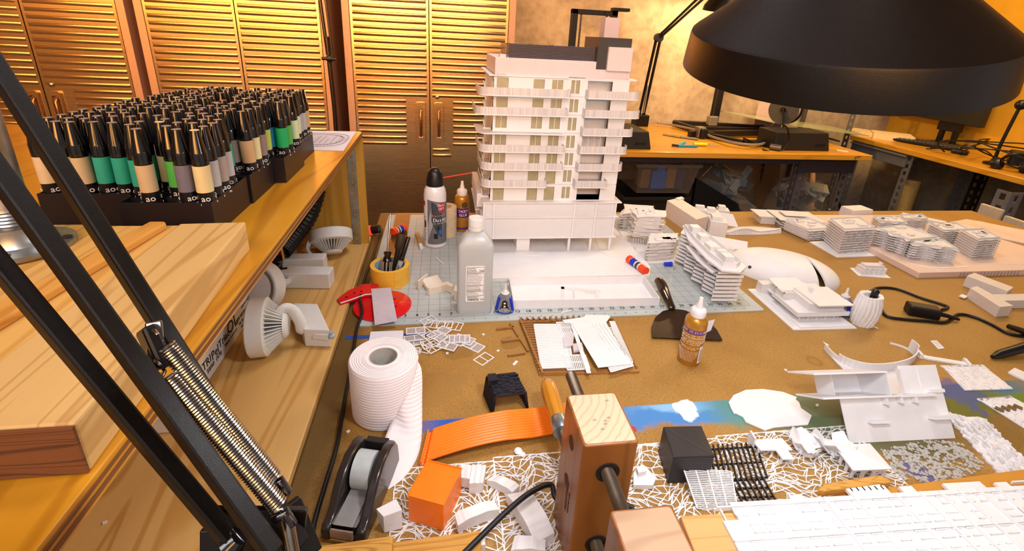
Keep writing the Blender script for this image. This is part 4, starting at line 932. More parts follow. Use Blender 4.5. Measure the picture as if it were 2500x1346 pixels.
# ---------------------------------------------------------------- spray duster can
cc_ = Vector((.139,.392,MT)); R_ = .0335
t = thing('duster_can','tall white and grey air duster can with a black cap and red straw','spray can',cc_)
b = MB(); b.M = TR(cc_); b.lathe([(.029,0),(R_,.002),(R_,.004),(R_-.001,.006),(R_-.001,.158),(R_-.002,.163),(.030,.174),(.0245,.184),(.0225,.187),(.0001,.187)],48); b.build('can',mat('can_white','#dcdadd',.2,coat=.3,var=.02),t,smooth=35)
b = MB(); b.M = TR(cc_); b.lathe([(.0225,.184),(.0245,.185),(.024,.205),(.0215,.213),(.0205,.222),(.016,.231),(.008,.236),(.0001,.237)],32); b.build('cap',BLACK,t,smooth=40)
def onto(c, r, ang, z, M=None): # text frame on a vertical cylinder
    return TR((c[0]+r*cos(ang),c[1]+r*sin(ang),c[2]+z),ang+pi/2,pi/2)
AC = math.atan2(CAM.y-cc_.y,CAM.x-cc_.x)-.28
def arcpatch(b, c, r, a0, a1, z0, z1, n=14):
    vs = []; 
    for i in range(n+1):
        a = a0+(a1-a0)*i/n; z0_ = z0(i/n) if callable(z0) else z0; z1_ = z1(i/n) if callable(z1) else z1
        vs += [(c[0]+r*cos(a),c[1]+r*sin(a),c[2]+z0_),(c[0]+r*cos(a),c[1]+r*sin(a),c[2]+z1_)]
    return b.add(vs,[(2*i,2*i+2,2*i+3,2*i+1) for i in range(n)])
RO = R_-.0007
arcpatch(MB(),cc_,RO,AC-.45,AC+2.2,.012,lambda f:.150-.016*f).build('grey_label',mat('label_grey','#6d6e74',.35),t,smooth=60)
arcpatch(MB(),cc_,RO+.0002,AC-.42,AC+.05,lambda f:.02+.05*f,lambda f:.07+.07*f).build('label_pale_swoosh',mat('label_pale_grey','#a9a9ae',.35),t,smooth=60)
arcpatch(MB(),cc_,RO+.0003,AC-.05,AC+.9,lambda f:.085-.05*sin(pi*f*.5),lambda f:.145-.02*f).build('label_dark_circle',mat('label_charcoal','#3d4046',.35),t,smooth=60)
arcpatch(MB(),cc_,RO+.0004,AC-1.25,AC-.75,.128,.142).build('red_patch',mat('label_red','#b8242c',.35),t,smooth=60)
arcpatch(MB(),cc_,RO+.0006,AC+.62,AC+1.15,.112,.140).build('red_logo_patch',mat('label_red','#c4202a',.35),t,smooth=60)
def curved_text(b, s_, c, r, ang, z, size):
    n = len(s_); w = size*.56/r
    for i,ch in enumerate(s_): b.text(ch,size,onto(c,r,ang+(i-(n-1)/2)*w,z),.0002)
k = MB(); curved_text(k,'Dust',cc_,RO+.0006,AC+.62,.088,.015); curved_text(k,'er',cc_,RO+.0006,AC+1.28,.088,.015); curved_text(k,'Dust',cc_,RO+.0008,AC+.85,.133,.011); curved_text(k,'Off',cc_,RO+.0008,AC+.85,.122,.011); curved_text(k,'clean safe dust removal',cc_,RO+.0006,AC+.8,.078,.0042); k.build('lettering',WINK,t)
k = MB(); curved_text(k,'Electronics',cc_,RO+.0006,AC+.75,.1015,.0085); k.build('orange_lettering',mat('label_salmon','#d9876b',.5),t)
arcpatch(MB(),cc_,RO+.0006,AC+.45,AC+.66,.055,.070).build('picture_screen',mat('pic_dark','#1d1f22',.3),t); arcpatch(MB(),cc_,RO+.0008,AC+.60,AC+.85,.042,.058).build('picture_laptop',mat('pic_blue','#2d62c4',.3),t)
arcpatch(MB(),cc_,RO+.0006,AC+.15,AC+.50,.030,.046).build('picture_camera',mat('pic_black','#1a1a1c',.3),t)
k = MB()
for i in range(10): arcpatch(k,cc_,RO+.0003,AC-1.1,AC-.6,.02+.008*i,.0225+.008*i,4)
k.build('fine_print',mat('fine_print','#8d8a90',.5),t); arcpatch(MB(),cc_,RO+.0004,AC-.85,AC-.62,.062,.082).build('hazard_mark',mat('dark_maroon','#3d1520',.5),t)
s0 = cc_+Vector((.020,.0,.206)); MB().tube([s0,Y(1153,422,.375)],.0017,6).build('straw',mat('red_straw','#e03214',.4),t,smooth=50)
# spool behind, black box, back glue bottle
c = Vector((.170,.462,MT))
t = thing('cream_roll','upright cream roll with ridged side half hidden behind the duster can','roll',c)
b = MB(); b.M = TR(c); b.lathe([(.034,.0)]+[(.034+.0008*(i%2),.002+.0035*i) for i in range(26)]+[(.034,.094),(.018,.094),(.018,.06)],40); b.build('roll',mat('cream_cord_roll','#dcc9a6',.6),t,smooth=20)
one('black_box',MB().bx(.205,.232,.52,.56,MT,.048),BLACK,'small black block between the cream roll and back glue bottle','block',bevel=.002)
def glue_bottle(c, s, lab, tilt, face, front):
    t = thing('glue_bottle',lab,'glue bottle',(0,0,0)); GOLD = mat('gold_glue_bottle','#b9822a',.3,.35,var=.08,scale=20,coat=.2)
    b = MB(); r = .0215*s
    b.lathe([(r*.94,0),(r,.002*s),(r,.093*s),(r*.97,.099*s),(r*.80,.1055*s),(r*.55,.109*s),(.0001,.109*s)],40); b.build('bottle',GOLD,t,smooth=35)
    b = MB(); b.lathe([(r*.66,.1055*s),(r*.69,.107*s),(r*.69,.119*s),(r*.60,.1225*s),(r*.33,.125*s),(r*.26,.132*s),(r*.19,.1395*s),(r*.16,.1465*s),(.0001,.147*s)],28); b.build('nozzle_cap',mat('nozzle_white','#e6e2e2',.35,sss=.0),t,smooth=40)
    PU = mat('purple_label','#5b1c74',.35); o = (0,0,0)
    if front:
        arcpatch(MB(),o,r+.0003,-1.5,1.2,.044*s,.072*s).build('purple_label',PU,t,smooth=60); arcpatch(MB(),o,r+.0003,-1.6,1.6,.008*s,.014*s).build('purple_band',PU,t,smooth=60)
        k = MB(); curved_text(k,'TACKY',o,r+.0006,.35,.063*s,.0105*s); curved_text(k,'GLUE',o,r+.0006,.35,.052*s,.0105*s); k.build('lettering',WINK,t)
        k = MB(); arcpatch(k,o,r+.0003,-1.45,-.85,.014*s,.045*s); k.build('barcode_panel',WINK,t,smooth=60)
        k = MB()
        for i in range(9): arcpatch(k,o,r+.0005,-1.35,-1.0,.017*s+.003*s*i,.0185*s+.003*s*i,3)
        k.build('barcode',INK,t)
        k = MB(); k.M = onto(o,r+.0004,.5,.082*s); k.lathe([(.0001,0),(.009*s,0),(.009*s,.0004),(.0001,.0004)],20); k.build('brand_oval',mat('olive_oval','#57410f',.4),t)
    else:
        arcpatch(MB(),o,r+.0003,-1.4,1.4,.0745*s,.0835*s).build('purple_band',PU,t,smooth=60)
        k = MB()
        for i,(z,a) in enumerate(((.0715,1.0),(.0675,.75),(.0655,.9),(.0610,.5),(.058,.9),(.0555,.7),(.0515,.2),(.044,-.3),(.041,.1))): curved_text(k,('non toxic dries clear and flexible fast','bonds wood paper fabric foam','apply to one surface and press','keep from freezing made in usa','for best results allow to dry','wash out with warm water','conforms to astm d 4236','net contents 4 fl oz 118 ml','thick and tacky')[i],o,r+.0005,0 if a > .3 else -.35,z*s,.0036*s)
        for i in range(7): curved_text(k,'questions write us craft co'[:26-2*i],o,r+.0005,-.35+.0*i,(.034-.0034*i)*s,.0034*s)
        for dz in (.0785,.0815): curved_text(k,'original tacky glue all purpose',o,r+.0006,0,dz*s,.0034*s)
        k.build('lettering',mat('pale_print','#e9d9c4',.5),t)
        k = MB(); arcpatch(k,o,r+.0004,.75,1.25,.008*s,.047*s); k.build('barcode_panel',WINK,t,smooth=60)
        k = MB()
        for i in range(10): arcpatch(k,o,r+.0006,.85,1.15,.013*s+.0028*s*i,.0142*s+.0028*s*i,3)
        k.build('barcode',mat('barcode_ink','#3a4378',.5),t)
        arcpatch(MB(),o,r+.0005,-1.0,-.75,.0385*s,.043*s).build('flag_patch',mat('flag_pink','#c9707c',.5),t)
    t.location = c; t.rotation_euler = (tilt[0],tilt[1],face); return t
gb = Vector((.222,.500,MT)); glue_bottle(gb,1.12,'gold glue bottle with a purple label at the back of the mat',(0,0),math.atan2(CAM.y-gb.y,CAM.x-gb.x)-.15,True)
gf = Vector((.652,-.186,.0)); glue_bottle(gf,1.0,'gold glue bottle with fine print standing in front of the round blade',(0,0),math.atan2(CAM.y-gf.y,CAM.x-gf.x)+.1,False)
# ---------------------------------------------------------------- clear bottle of alcohol
bc = Vector((.2305,.030,MT))
t = thing('alcohol_bottle','big translucent square bottle with a white printed label','bottle',bc)
CLR = mat('milky_bottle','#c6cbcb',.3,var=.02,alpha=.70,spec=.6)
b = MB(); b.M = TR(bc); hx,hy = .0395,.0255
levels = [(.92,0,.006),(1,.004,.009),(1,.018,.009),(.985,.022,.009),(.985,.140,.009),(1,.145,.009),(1,.160,.009),(.96,.169,.009),(.50,.194,.011),(.42,.196,.011),(.42,.199,.011)]
vs = []; fs = []; rings = []
for k_,(f,z,r) in enumerate(levels):
    P = rrect(-hx*f,hx*f,-hy*min(1,f*1.15),hy*min(1,f*1.15),r if f > .6 else .011,4); rings.append(len(P)); vs += [(p[0],p[1],z) for p in P]
n = rings[0]
for k_ in range(len(levels)-1): fs += [(k_*n+i,k_*n+(i+1)%n,(k_+1)*n+(i+1)%n,(k_+1)*n+i) for i in range(n)]
fs += [tuple(range(n-1,-1,-1)),tuple(range((len(levels)-1)*n,len(levels)*n))]
b.add(vs,fs); b.build('bottle',CLR,t,smooth=30)
b = MB(); b.M = TR(bc); b.bx(-hx*.95,hx*.95,-hy*.9,hy*.9,.004,.1625); b.build('liquid',mat('clear_alcohol','#c9cdcd',.1,var=.01,alpha=.35),t,bevel=.006)
b = MB(); b.M = TR(bc); b.lathe([(.0155,.198),(.0165,.200),(.0165,.204),(.0148,.205),(.0148,.207),(.0162,.2075),(.0162,.2255),(.0150,.2275),(.0001,.2275)],36); b.build('screw_cap',mat('milky_cap','#e2e2e0',.35,alpha=.85),t,smooth=35)
ly = bc.y-hy*.985-.0006
lab_ = MB().prism([(p[0]+bc.x-.0005,p[1]) for p in rrect(-.0205,.0205,.0,.089,.003)],0,.0004).build('label',WINK,t)
me = lab_.data
for v_ in me.vertices:
    wx,wy,wz = v_.co.x+bc.x,v_.co.y+bc.y,v_.co.z+bc.z; v_.co = (wx-bc.x,ly-wz-bc.y,wy+.034)
k = MB(); fr = lambda x0,x1,z0,z1: k.bx(bc.x+x0,bc.x+x1,ly-.0008,ly-.0003,bc.z+z0,bc.z+z1)
for x0,x1,z0,z1 in ((-.0190,.0190,.1195,.1200),(-.0190,.0190,.0490,.0496),(-.0190,-.0185,.049,.12),(.0185,.0190,.049,.12)): fr(x0,x1,z0,z1)
random.seed(4)
T2 = lambda s_,x,z,sz: k.text(s_,sz,TR((bc.x+x,ly-.0008,bc.z+z),0,pi/2),.0002,align='LEFT')
T2('Drug Facts',-.018,.1170,.0042); T2('Active ingredient',-.018,.1125,.0028); T2('Purpose',.008,.1125,.0032); T2('Isopropyl alcohol 91%',-.018,.1095,.0024); T2('Antiseptic',.008,.1095,.0028)
TXT = ['Uses first aid to help prevent infection','Warnings for external use only','Flammable keep away from fire or flame','When using this product do not get in eyes','do not apply over large areas of the body','Ask a doctor before use if you have deep','wounds, animal bites or serious burns','Stop use if condition persists or worse','Keep out of reach of children if swallowed','Directions clean the affected area','apply a small amount on the area daily','may be covered with a sterile bandage','Other information store at room temp','Inactive ingredient water','does not contain other additives']
for i,s_ in enumerate(TXT):
    z = .1055-.0037*i; T2(s_,-.018,z,.0019)
    if i in (0,1,9,12,13): fr(-.0185,.0185,z+.0019,z+.0022)
T2('Distributed by pharmacy co.',-.018,.0465,.0024); T2('Questions call toll free',-.018,.0438,.0024)
x = -.017
while x < .008:
    w = random.choice((.0004,.0007,.0011)); fr(x,x+w,.0365,.0415); x += w+random.choice((.0005,.0008))
T2('91%',.011,.039,.005)
k.build('label_print',INK,t)
k = MB()
for s_,x,z in (('8N9276  EXP 08/2021',-.012,.170),('LOT 025144',-.012,.1675)): k.text(s_,.0055,TR((bc.x+x+.012,bc.y-hy*.90-.0015,bc.z+z+.0006),0,rad(62)),.0002)
k.build('date_stamp',INK,t)
# ---------------------------------------------------------------- small blue glue bottles
def ca_glue(c, rz, lab, front):
    t = thing('super_glue_bottle',lab,'glue bottle',(0,0,0))
    GR = mat('grey_silver_bottle','#8f9298',.3,.4)
    secs = [(.021,.0125,0),(.0215,.013,.003),(.0175,.012,.018),(.0155,.011,.030),(.013,.0105,.041),(.0095,.009,.047)]
    def loft(b, S, n=28, sc=1):
        vs = []; fs = []
        for a,c_,z in S: vs += [(a*sc*cos(2*pi*i/n),c_*sc*sin(2*pi*i/n),z) for i in range(n)]
        for k_ in range(len(S)-1): fs += [(k_*n+i,k_*n+(i+1)%n,(k_+1)*n+(i+1)%n,(k_+1)*n+i) for i in range(n)]
        return b.add(vs,fs+[tuple(range(n-1,-1,-1)),tuple(range((len(S)-1)*n,len(S)*n))])
    loft(MB(),secs).build('bottle',GR,t,smooth=40)
    b = MB(); b.lathe([(.0092,.0465),(.0095,.049),(.0062,.0505),(.0055,.054),(.0032,.056),(.0026,.066),(.0018,.070),(.0001,.070)],20); b.build('nozzle',mat('nozzle_milky','#dcdcdc',.3,alpha=.9),t,smooth=40)
    BLG = mat('blue_grip','#1630b8',.35)
    for sx in (-1,1):
        g = MB(); n = 12
        S = [(.0205,.006),(.0190,.012),(.0178,.020),(.0163,.028),(.0148,.034),(.0136,.038)]
        vs = []
        for r,z in S: vs += [(sx*(r+.0012),-.006+.0,z),(sx*(r+.0022),0,z),(sx*(r+.0012),.006,z),(sx*(r-.004),.0085,z),(sx*(r-.004),-.0085,z)]
        fs = [(k_*5+i,k_*5+(i+1)%5,(k_+1)*5+(i+1)%5,(k_+1)*5+i) for k_ in range(len(S)-1) for i in range(5)]+[(4,3,2,1,0),tuple(range(25,30))]
        g.add(vs,fs); g.build('side_grip',BLG,t,smooth=40)
    b = MB(); loft(b,[(.0220,.0135,-.0002),(.0222,.0137,.0022),(.0205,.0128,.0032)]); b.build('base_band',mat('blue_base','#2f7fd6' if not front else '#1c46c0',.35),t,smooth=40)
    if front:
        k = MB(); k.M = TR((0,-.0128,.0),0,pi/2); k.prism([(-.0155,.005),(.0155,.005),(.0125,.012),(.0075,.018),(.0058,.024),(.0058,.030),(.003,.0345),(-.003,.0345),(-.0058,.030),(-.0058,.024),(-.0075,.018),(-.0125,.012)],.0,.0015); k.build('black_label',BLACK,t)
        k = MB()
        for z,a in ((.0285,.0042),(.0205,.0042)): k.bx(-a/2,a/2,-.0150,-.0145,z-.002,z+.002)
        for i in range(6): k.text(('instant bond','super strong liquid','for wood metal ceramic','bonds skin instantly keep','away from children net','.18 oz 5 g made in usa')[i],.0026,TR((0,-.0146,.0155-.0018*i),0,pi/2),.0002)
        k.build('label_print',WINK,t)
    else:
        k = MB(); k.M = TR((0,-.0130,0),0,pi/2); k.prism([(-.015,.002),(.015,.002),(.014,.010),(.008,.014),(-.008,.013),(-.0145,.010)],0,.0012); k.build('blue_label',mat('azure_label','#2270c8',.35),t)
        k = MB(); k.text('SUPER',.005,TR((0,-.0143,.0115),0,pi/2),.0002); k.text('GLUE GEL',.0035,TR((0,-.0143,.0075),0,pi/2),.0002); k.build('lettering',WINK,t)
        k = MB(); k.bx(-.005,.007,-.0143,-.0139,.0130,.0160); k.build('red_badge',REDP,t)
    t.location = c; t.rotation_euler = (0,0,rz); return t
g1 = Vector((.300,.014,MT+.0003)); ca_glue(g1,math.atan2(CAM.y-g1.y,CAM.x-g1.x)+pi/2,'small blue gripped super glue bottle beside the white tray',True)
g2 = Vector((1.128,-.044,.0003)); ca_glue(g2,math.atan2(CAM.y-g2.y,CAM.x-g2.x)+pi/2-.35,'small blue and silver glue bottle behind the flat-roofed white house',False)
# ---------------------------------------------------------------- white tray with frame pieces
TH = .0225
q0 = [Z(1252,755,MT),Z(1608,747,MT)]; tb = [Z(1243,679,MT+TH),Z(1572,674,MT+TH)]
def quadwall(b, P, th, z0, z1):
    c = sum((Vector((p[0],p[1],0)) for p in P),Vector())/len(P)
    inn = [Vector((p[0],p[1],0))+(c-Vector((p[0],p[1],0)))*0 for p in P]; n = len(P); I = []
    for i in range(n):
        a,p,d = Vector(P[i-1][:2]),Vector(P[i][:2]),Vector(P[(i+1)%n][:2]); e1 = (p-a).normalized(); e2 = (d-p).normalized()
        n1 = Vector((-e1.y,e1.x)); n2 = Vector((-e2.y,e2.x)); m = (n1+n2).normalized(); I.append(p+m*(th/max(.3,m.dot(n1))))
    for i in range(n):
        j = (i+1)%n; b.hull8([(*P[i][:2],z0),(*P[j][:2],z0),(*I[j],z0),(*I[i],z0)],[(*P[i][:2],z1),(*P[j][:2],z1),(*I[j],z1),(*I[i],z1)])
    return b
TP = [tuple(q0[0][:2]),tuple(q0[1][:2]),tuple(tb[1][:2]),tuple(tb[0][:2])]
b = MB().prism(TP,MT,MT+.002); quadwall(b,TP,.002,MT+.002,MT+TH)
one('white_tray',b,WHITE,'long shallow white tray in front of the tower base','tray')
t = thing('loose_facade_piece','thin white frame piece lying inside the white tray','frame piece',(.46,.075,MT+.002))
b = MB(); z0 = MT+.002; b.M = TR((.447,.060,z0),-.22)
b.bx(0,.10,.040,.052,0,.002).bx(0,.008,-.03,.052,0,.002).bx(.03,.034,-.025,.04,0,.003).bx(.085,.094,-.02,.052,0,.003).bx(.06,.085,.030,.034,0,.003)
b.build('frame',WHITE2,t)
one('white_sliver',MB().strip([Z(1370,764,.003)[:2],Z(1398,757,.003)[:2]],.002,MT,MT+.001),WHITE,'thin white sliver across the number eighteen on the mat','strip')
# ================================================================ the tower model
BT = .012
t = thing('tower_model','tall white printed tower model with curved balconies on a base plate','building model',(.5,.35,MT))
MB().prism([(.277,.150),(.712,.146),(.735,.195),(.728,.66),(.28,.66)],MT,MT+BT).build('base_plate',WHITE,t,bevel=.001)
zb = MT+BT
def wave_patch(pts, h=.0012): return MB().prism(pts,zb,zb+h)
wave_patch([ (.505+.035*cos(a)*1.25,.262+.022*sin(a)) for a in [2*pi*i/24 for i in range(24)]]).build('planting_bed',WHITE,t)
wave_patch([(.365,.29),(.40,.275),(.43,.275),(.455,.29),(.465,.33),(.475,.375),(.50,.39),(.50,.43),(.365,.43)]).build('planting_bed',WHITE,t)
wave_patch([(.62,.30),(.635,.262),(.66,.245),(.72,.243),(.72,.40),(.64,.40)]).build('planting_bed',WHITE,t)
YF, YB_ = .298, .56; XL, XR = .272, .657
ZP0, ZPM, ZP1 = .060, .126, .170
MB().bx(.372,.410,YF+.012,YF+.14,zb,ZP0).build('core_pillar',WHITE,t)
for x in (.527,.592,.652):
    b = MB(); b.M = TR((x,YF+.010,0)); b.lathe([(.0042,zb),(.0042,ZP0)],16); b.build('column',WHITE,t,smooth=50)
MB().bx(XL+.03,XR-.03,YF+.14,YB_-.03,zb,ZP0).build('rear_core',WHITE,t)
def slab(z, y0=YF-.006, x0=XL-.006, x1=XR+.006): return MB().bx(x0,x1,y0,YB_,z-.0028,z)
slab(ZP0+.003).build('podium_slab',WHITE,t); slab(ZPM,YF-.005).build('podium_slab',WHITE,t); slab(ZP1,YF-.006,XL-.004,XR+.010).build('podium_slab',WHITE,t)
MB().bx(XL-.018,XL-.006,.36,YB_,ZPM-.003,ZPM).bx(XL-.016,XL,.34,YB_,ZP1-.03,ZP1+.010).each('side_terrace',WHITE2,t)
PW = mat('podium_panel','#dcdbdb',.5,var=.02)
b = MB(); b.bx(XL,XR,YF+.004,YB_-.01,ZP0+.003,ZP1-.0028); b.build('podium_wall',PW,t)
b = MB()
for x in (XL+.001,.301,.5305,.594,.652): b.bx(x-.0025,x+.0025,YF-.002,YF+.006,ZP0+.003,ZP1-.0028)
b.each('mullion',WHITE,t)
FH = .0483; FY = YF+.012     # facade plane of the upper floors
x0,x1 = .290,.650
GL = mat('lit_window_film','#c4ba92',.3,var=.08,alpha=.62)  # khaki light from behind the rooms put into the colour of added panes
def wallfloor(z0, wins):
    """front wall with real openings; wins = [(x0,x1,za,zb)]"""
    b = MB(); z1 = z0+FH-.0025; wins = sorted(wins); x = x0
    for a,c,za,zt in wins:
        b.bx(x,a,FY,FY+.003,z0,z1)
        if za > z0+1e-4: b.bx(a,c,FY,FY+.003,z0,za)
        if zt < z1-1e-4: b.bx(a,c,FY,FY+.003,zt,z1)
        x = c
    b.bx(x,x1,FY,FY+.003,z0,z1); return b
def balcony(z, xa, xb, ya, yl, rail, rl=.013, rr=.013):
    """plate with rounded ends sweeping out in front of the facade, and its parapet band"""
    n = 8; r1 = rl; P = []
    yf = FY-ya
    P = [(xa,FY+yl)]+[(xa+r1-r1*cos(pi/2*i/n),yf+r1-r1*sin(pi/2*i/n)) for i in range(n+1)]+[(xb-rr+rr*sin(pi/2*i/n),yf+rr-rr*cos(pi/2*i/n)) for i in range(n+1)]+[(xb,FY+.002)]
    s_ = MB().prism(P,z-.0026,z)
    o = s_.build('balcony_slab',WHITE,t)
    if rail:
        k = MB(); Q = [(p[0]+(.0008 if p[0] < (xa+xb)/2 else -.0008),p[1]+.0008) for p in P]
        k.strip(Q,.0012,z,z+rail); k.build('balcony_parapet',RAILM,t)
t_ = NT('striped_translucent_print'); cc = t_.n('ShaderNodeTexCoord'); sp = t_.n('ShaderNodeSeparateXYZ'); t_.l(cc.outputs['Object'],sp.inputs[0])
nz = t_.noise(t_.co((1,1,.02)),260,2,.7)
t_.set(Base_Color=t_.ramp(nz,[(.35,srgb('#c9c3c4')),(.65,srgb('#e6dfd8'))]),Roughness=.3); t_.b.inputs['Alpha'].default_value = .88; RAILM = t_.m
RAIL = .0185
LV = [ZP1+FH*k for k in range(8)]
for k in range(7):
    z = LV[k]; lo, hi = z+.002, z+FH-.008
    W = []
    full = k < 2
    W += [(.297,.327,z+.0005 if full else z+.009,hi)]
    W += [(.392,.421,z+.0005 if full else z+.009,hi)] if k < 5 else [(.392,.421,z+.016,hi-.001)]
    W += [(.441,.470,z+.0005 if full else z+.009,hi)] if k < 5 else [(.441,.470,z+.016,hi-.001)]
    W += [(.492,.515,z+.006,hi)]
    W += [(.536,.604,z+.0015,hi)]
    wallfloor(z,W).build('front_wall',WHITE,t)
    g = MB()
    if k >= 2:
        for a,c in ((.297,.327),(.392,.421),(.441,.470)):
            if k < 5 or a == .441: g.bx((a+c)/2-.0007,(a+c)/2+.0007,FY+.0005,FY+.0025,z+.009,hi)
    g.bx(.502,.5045,FY+.0005,FY+.0025,z+.006,hi)
    if k == 3: 
        for q in range(1,4): g.bx(.536+.017*q-.0007,.536+.017*q+.0007,FY+.0005,FY+.0025,z+.0015,hi)
    g.each('window_bar',WHITE,t)
    pn_ = MB()
    for a,c,za,zt in W[:4]: pn_.bx(a+.0005,c-.0005,FY+.0032,FY+.0036,za,zt)
    pn_.each('lit_window_pane',GL,t)
    # floor plate, inner partitions, rear and side walls
    MB().bx(x0+.0005,x1-.0005,FY+.003,YB_-.003,z-.0025,z).bx(.330,.333,FY+.003,FY+.10,z,hi).bx(.424,.426,FY+.003,FY+.10,z,hi).bx(.478,.480,FY+.003,YB_-.01,z,hi).bx(.525,.527,FY+.003,FY+.12,z,hi).bx(.527,x1-.03,FY+.055,FY+.058,z,hi).build('floor_plate',WHITE,t)
    MB().bx(x0,x0+.003,FY+.05,YB_-.06,z,z+FH-.0025).bx(x1-.0145,x1-.0115,FY+.003,FY+.02,z,z+FH-.0025).bx(x1-.003,x1,FY+.03,YB_-.05,z,z+FH-.0025).bx(x0,.31,YB_-.003,YB_,z,z+FH-.0025).bx(.56,x1,YB_-.003,YB_,z,z+FH-.0025).each('outer_wall',WHITE,t)
    if k:
        xa = (.258,.260,.262,.258,.252,.248,.258)[k-1] if k < 7 else .258
    if 1 <= k <= 6:
        lx = {1:.262,2:.260,3:.254,4:.248,5:.242,6:.250}[k]; rx = {1:.440,2:.482,3:.482,4:.482,5:.482,6:.485}[k]
        balcony(z,lx,rx,.030,.10,RAIL if k != 4 else 0,.030,.004)
        ra = {1:.520,2:.523,3:.524,4:.527,5:.528,6:.531}[k]; rb = {1:.612,2:.655,3:.662,4:.672,5:.684,6:.676}[k]
        balcony(z,ra,rb,.030,.004,RAIL,.004,.004 if k == 1 else .022)
        if k > 1: balcony_side = MB().bx(rb-.02,rb-.001,FY,FY+.16,z-.0026,z).build('side_balcony',WHITE,t)
    s_ = MB().bx(x0-.016,x0,FY+.03+.02*(k%2),FY+.055+.02*(k%2),z+.0,z+.0025).hull8([(x0-.018,FY+.03,z+.002),(x0-.016,FY+.03,z+.002),(x0-.016,FY+.06,z+.002),(x0-.018,FY+.06,z+.002)],[(x0-.024,FY+.03,z+.026),(x0-.022,FY+.03,z+.026),(x0-.022,FY+.06,z+.026),(x0-.024,FY+.06,z+.026)])
    s_.bx(x0-.022,x0,FY+.032,FY+.058,z,z+.003); s_.build('side_fin',WHITE2,t)
ZR = LV[7]
MB().bx(x0-.014,x0+.03,FY-.008,YB_,ZR-.004,ZR-.001).bx(x0,.482,FY-.006,YB_,ZR-.004,ZR-.001).bx(.527,x1+.018,FY-.002,FY+.2,ZR-.004,ZR-.001).build('roof_slab',WHITE,t)
ROOFW = mat('roof_parapet_print','#d9cdcf',.5,var=.03)
MB().bx(x0+.001,x1-.012,FY-.003,YB_-.02,ZR-.001,ZR+.040).build('attic_wall',ROOFW,t,bevel=.0006)
MB().bx(x0+.016,x0+.034,FY+.03,FY+.06,ZR+.04,ZR+.047).build('roof_box',ROOFW,t)
LOUV = mat('dark_violet_louver','#4b4449',.5,var=.1)
b = MB(); lx0,lx1 = .325,.547; ly0 = FY+.018
for i in range(9):
    z = ZR+.0425+i*.0036; b.bx(lx0,lx1,ly0,ly0+.002,z,z+.0022).bx(lx0,lx0+.002,ly0,ly0+.16,z,z+.0022)
for i in range(5):
    x = lx0+(lx1-lx0)*i/4
    for dx in (-.003,.003): b.bx(x+dx-.0008,x+dx+.0008,ly0-.0015,ly0+.003,ZR+.040,ZR+.076)
b.bx(lx0+.003,lx1,ly0+.003,ly0+.005,ZR+.04,ZR+.074); b.build('roof_louver_screen',LOUV,t)
DK = mat('charcoal_print','#3a3836',.55,var=.08)
MB().bx(.552,.640,FY-.004,FY+.12,ZR+.022,ZR+.100).build('plant_room',DK,t)
MB().bx(.578,.642,FY-.014,FY-.005,ZR+.020,ZR+.078).build('white_plant_screen',ROOFW,t)
MB().bx(.585,.625,FY+.06,FY+.10,ZR+.100,ZR+.150).build('stair_head',mat('pale_mauve_print','#cbb9bb',.5,var=.03),t)
MB().bx(.60,x1-.004,FY-.002,FY+.03,ZR,ZR+.03).build('attic_return',ROOFW,t)
# ================================================================ scraper with a round blade
t = thing('round_scraper','scraper with a wide round blade and dark shiny handle','scraper',Z(1660,800))
BL = mat('brown_black_blade','#3a2a20',.35,.6,var=.25,scale=120)
bl = [(1592,824),(1590,800),(1600,775),(1618,760),(1640,754),(1668,757),(1700,768),(1730,785),(1750,805),(1764,831)]
MB().prism([tuple(Z(u,v,.005)[:2]) for u,v in bl],MT+.0003,MT+.0022).build('blade',BL,t)
hp = [Z(1602,684,.034),Z(1612,690,.034),Z(1622,712,.028),Z(1634,738,.016),Z(1642,755,.006)]
MB().tube(catmull(hp,5),[.008,.010,.0115,.0125,.013,.0135,.014,.014,.014,.0135,.013,.012,.0115,.011,.0105,.010,.0095,.0095,.0095,.009,.008][:len(catmull(hp,5))],14,True,.75).build('handle',mat('polished_dark_handle','#5a4a3e',.12,.8,coat=.3),t,smooth=60)
one('clear_chip',MB().prism([tuple(Z(u,v,.003)[:2]) for u,v in ((1715,790),(1745,783),(1735,810),(1722,816))],MT+.0024,MT+.0034),CLEARW,'clear plastic chip on the round blade','chip')
def PZ(L, h=0.0): return [tuple(Z(u,v,h)[:2]) for u,v in L]
GRP = 'white printed models on the table'
WARM = WHITE2
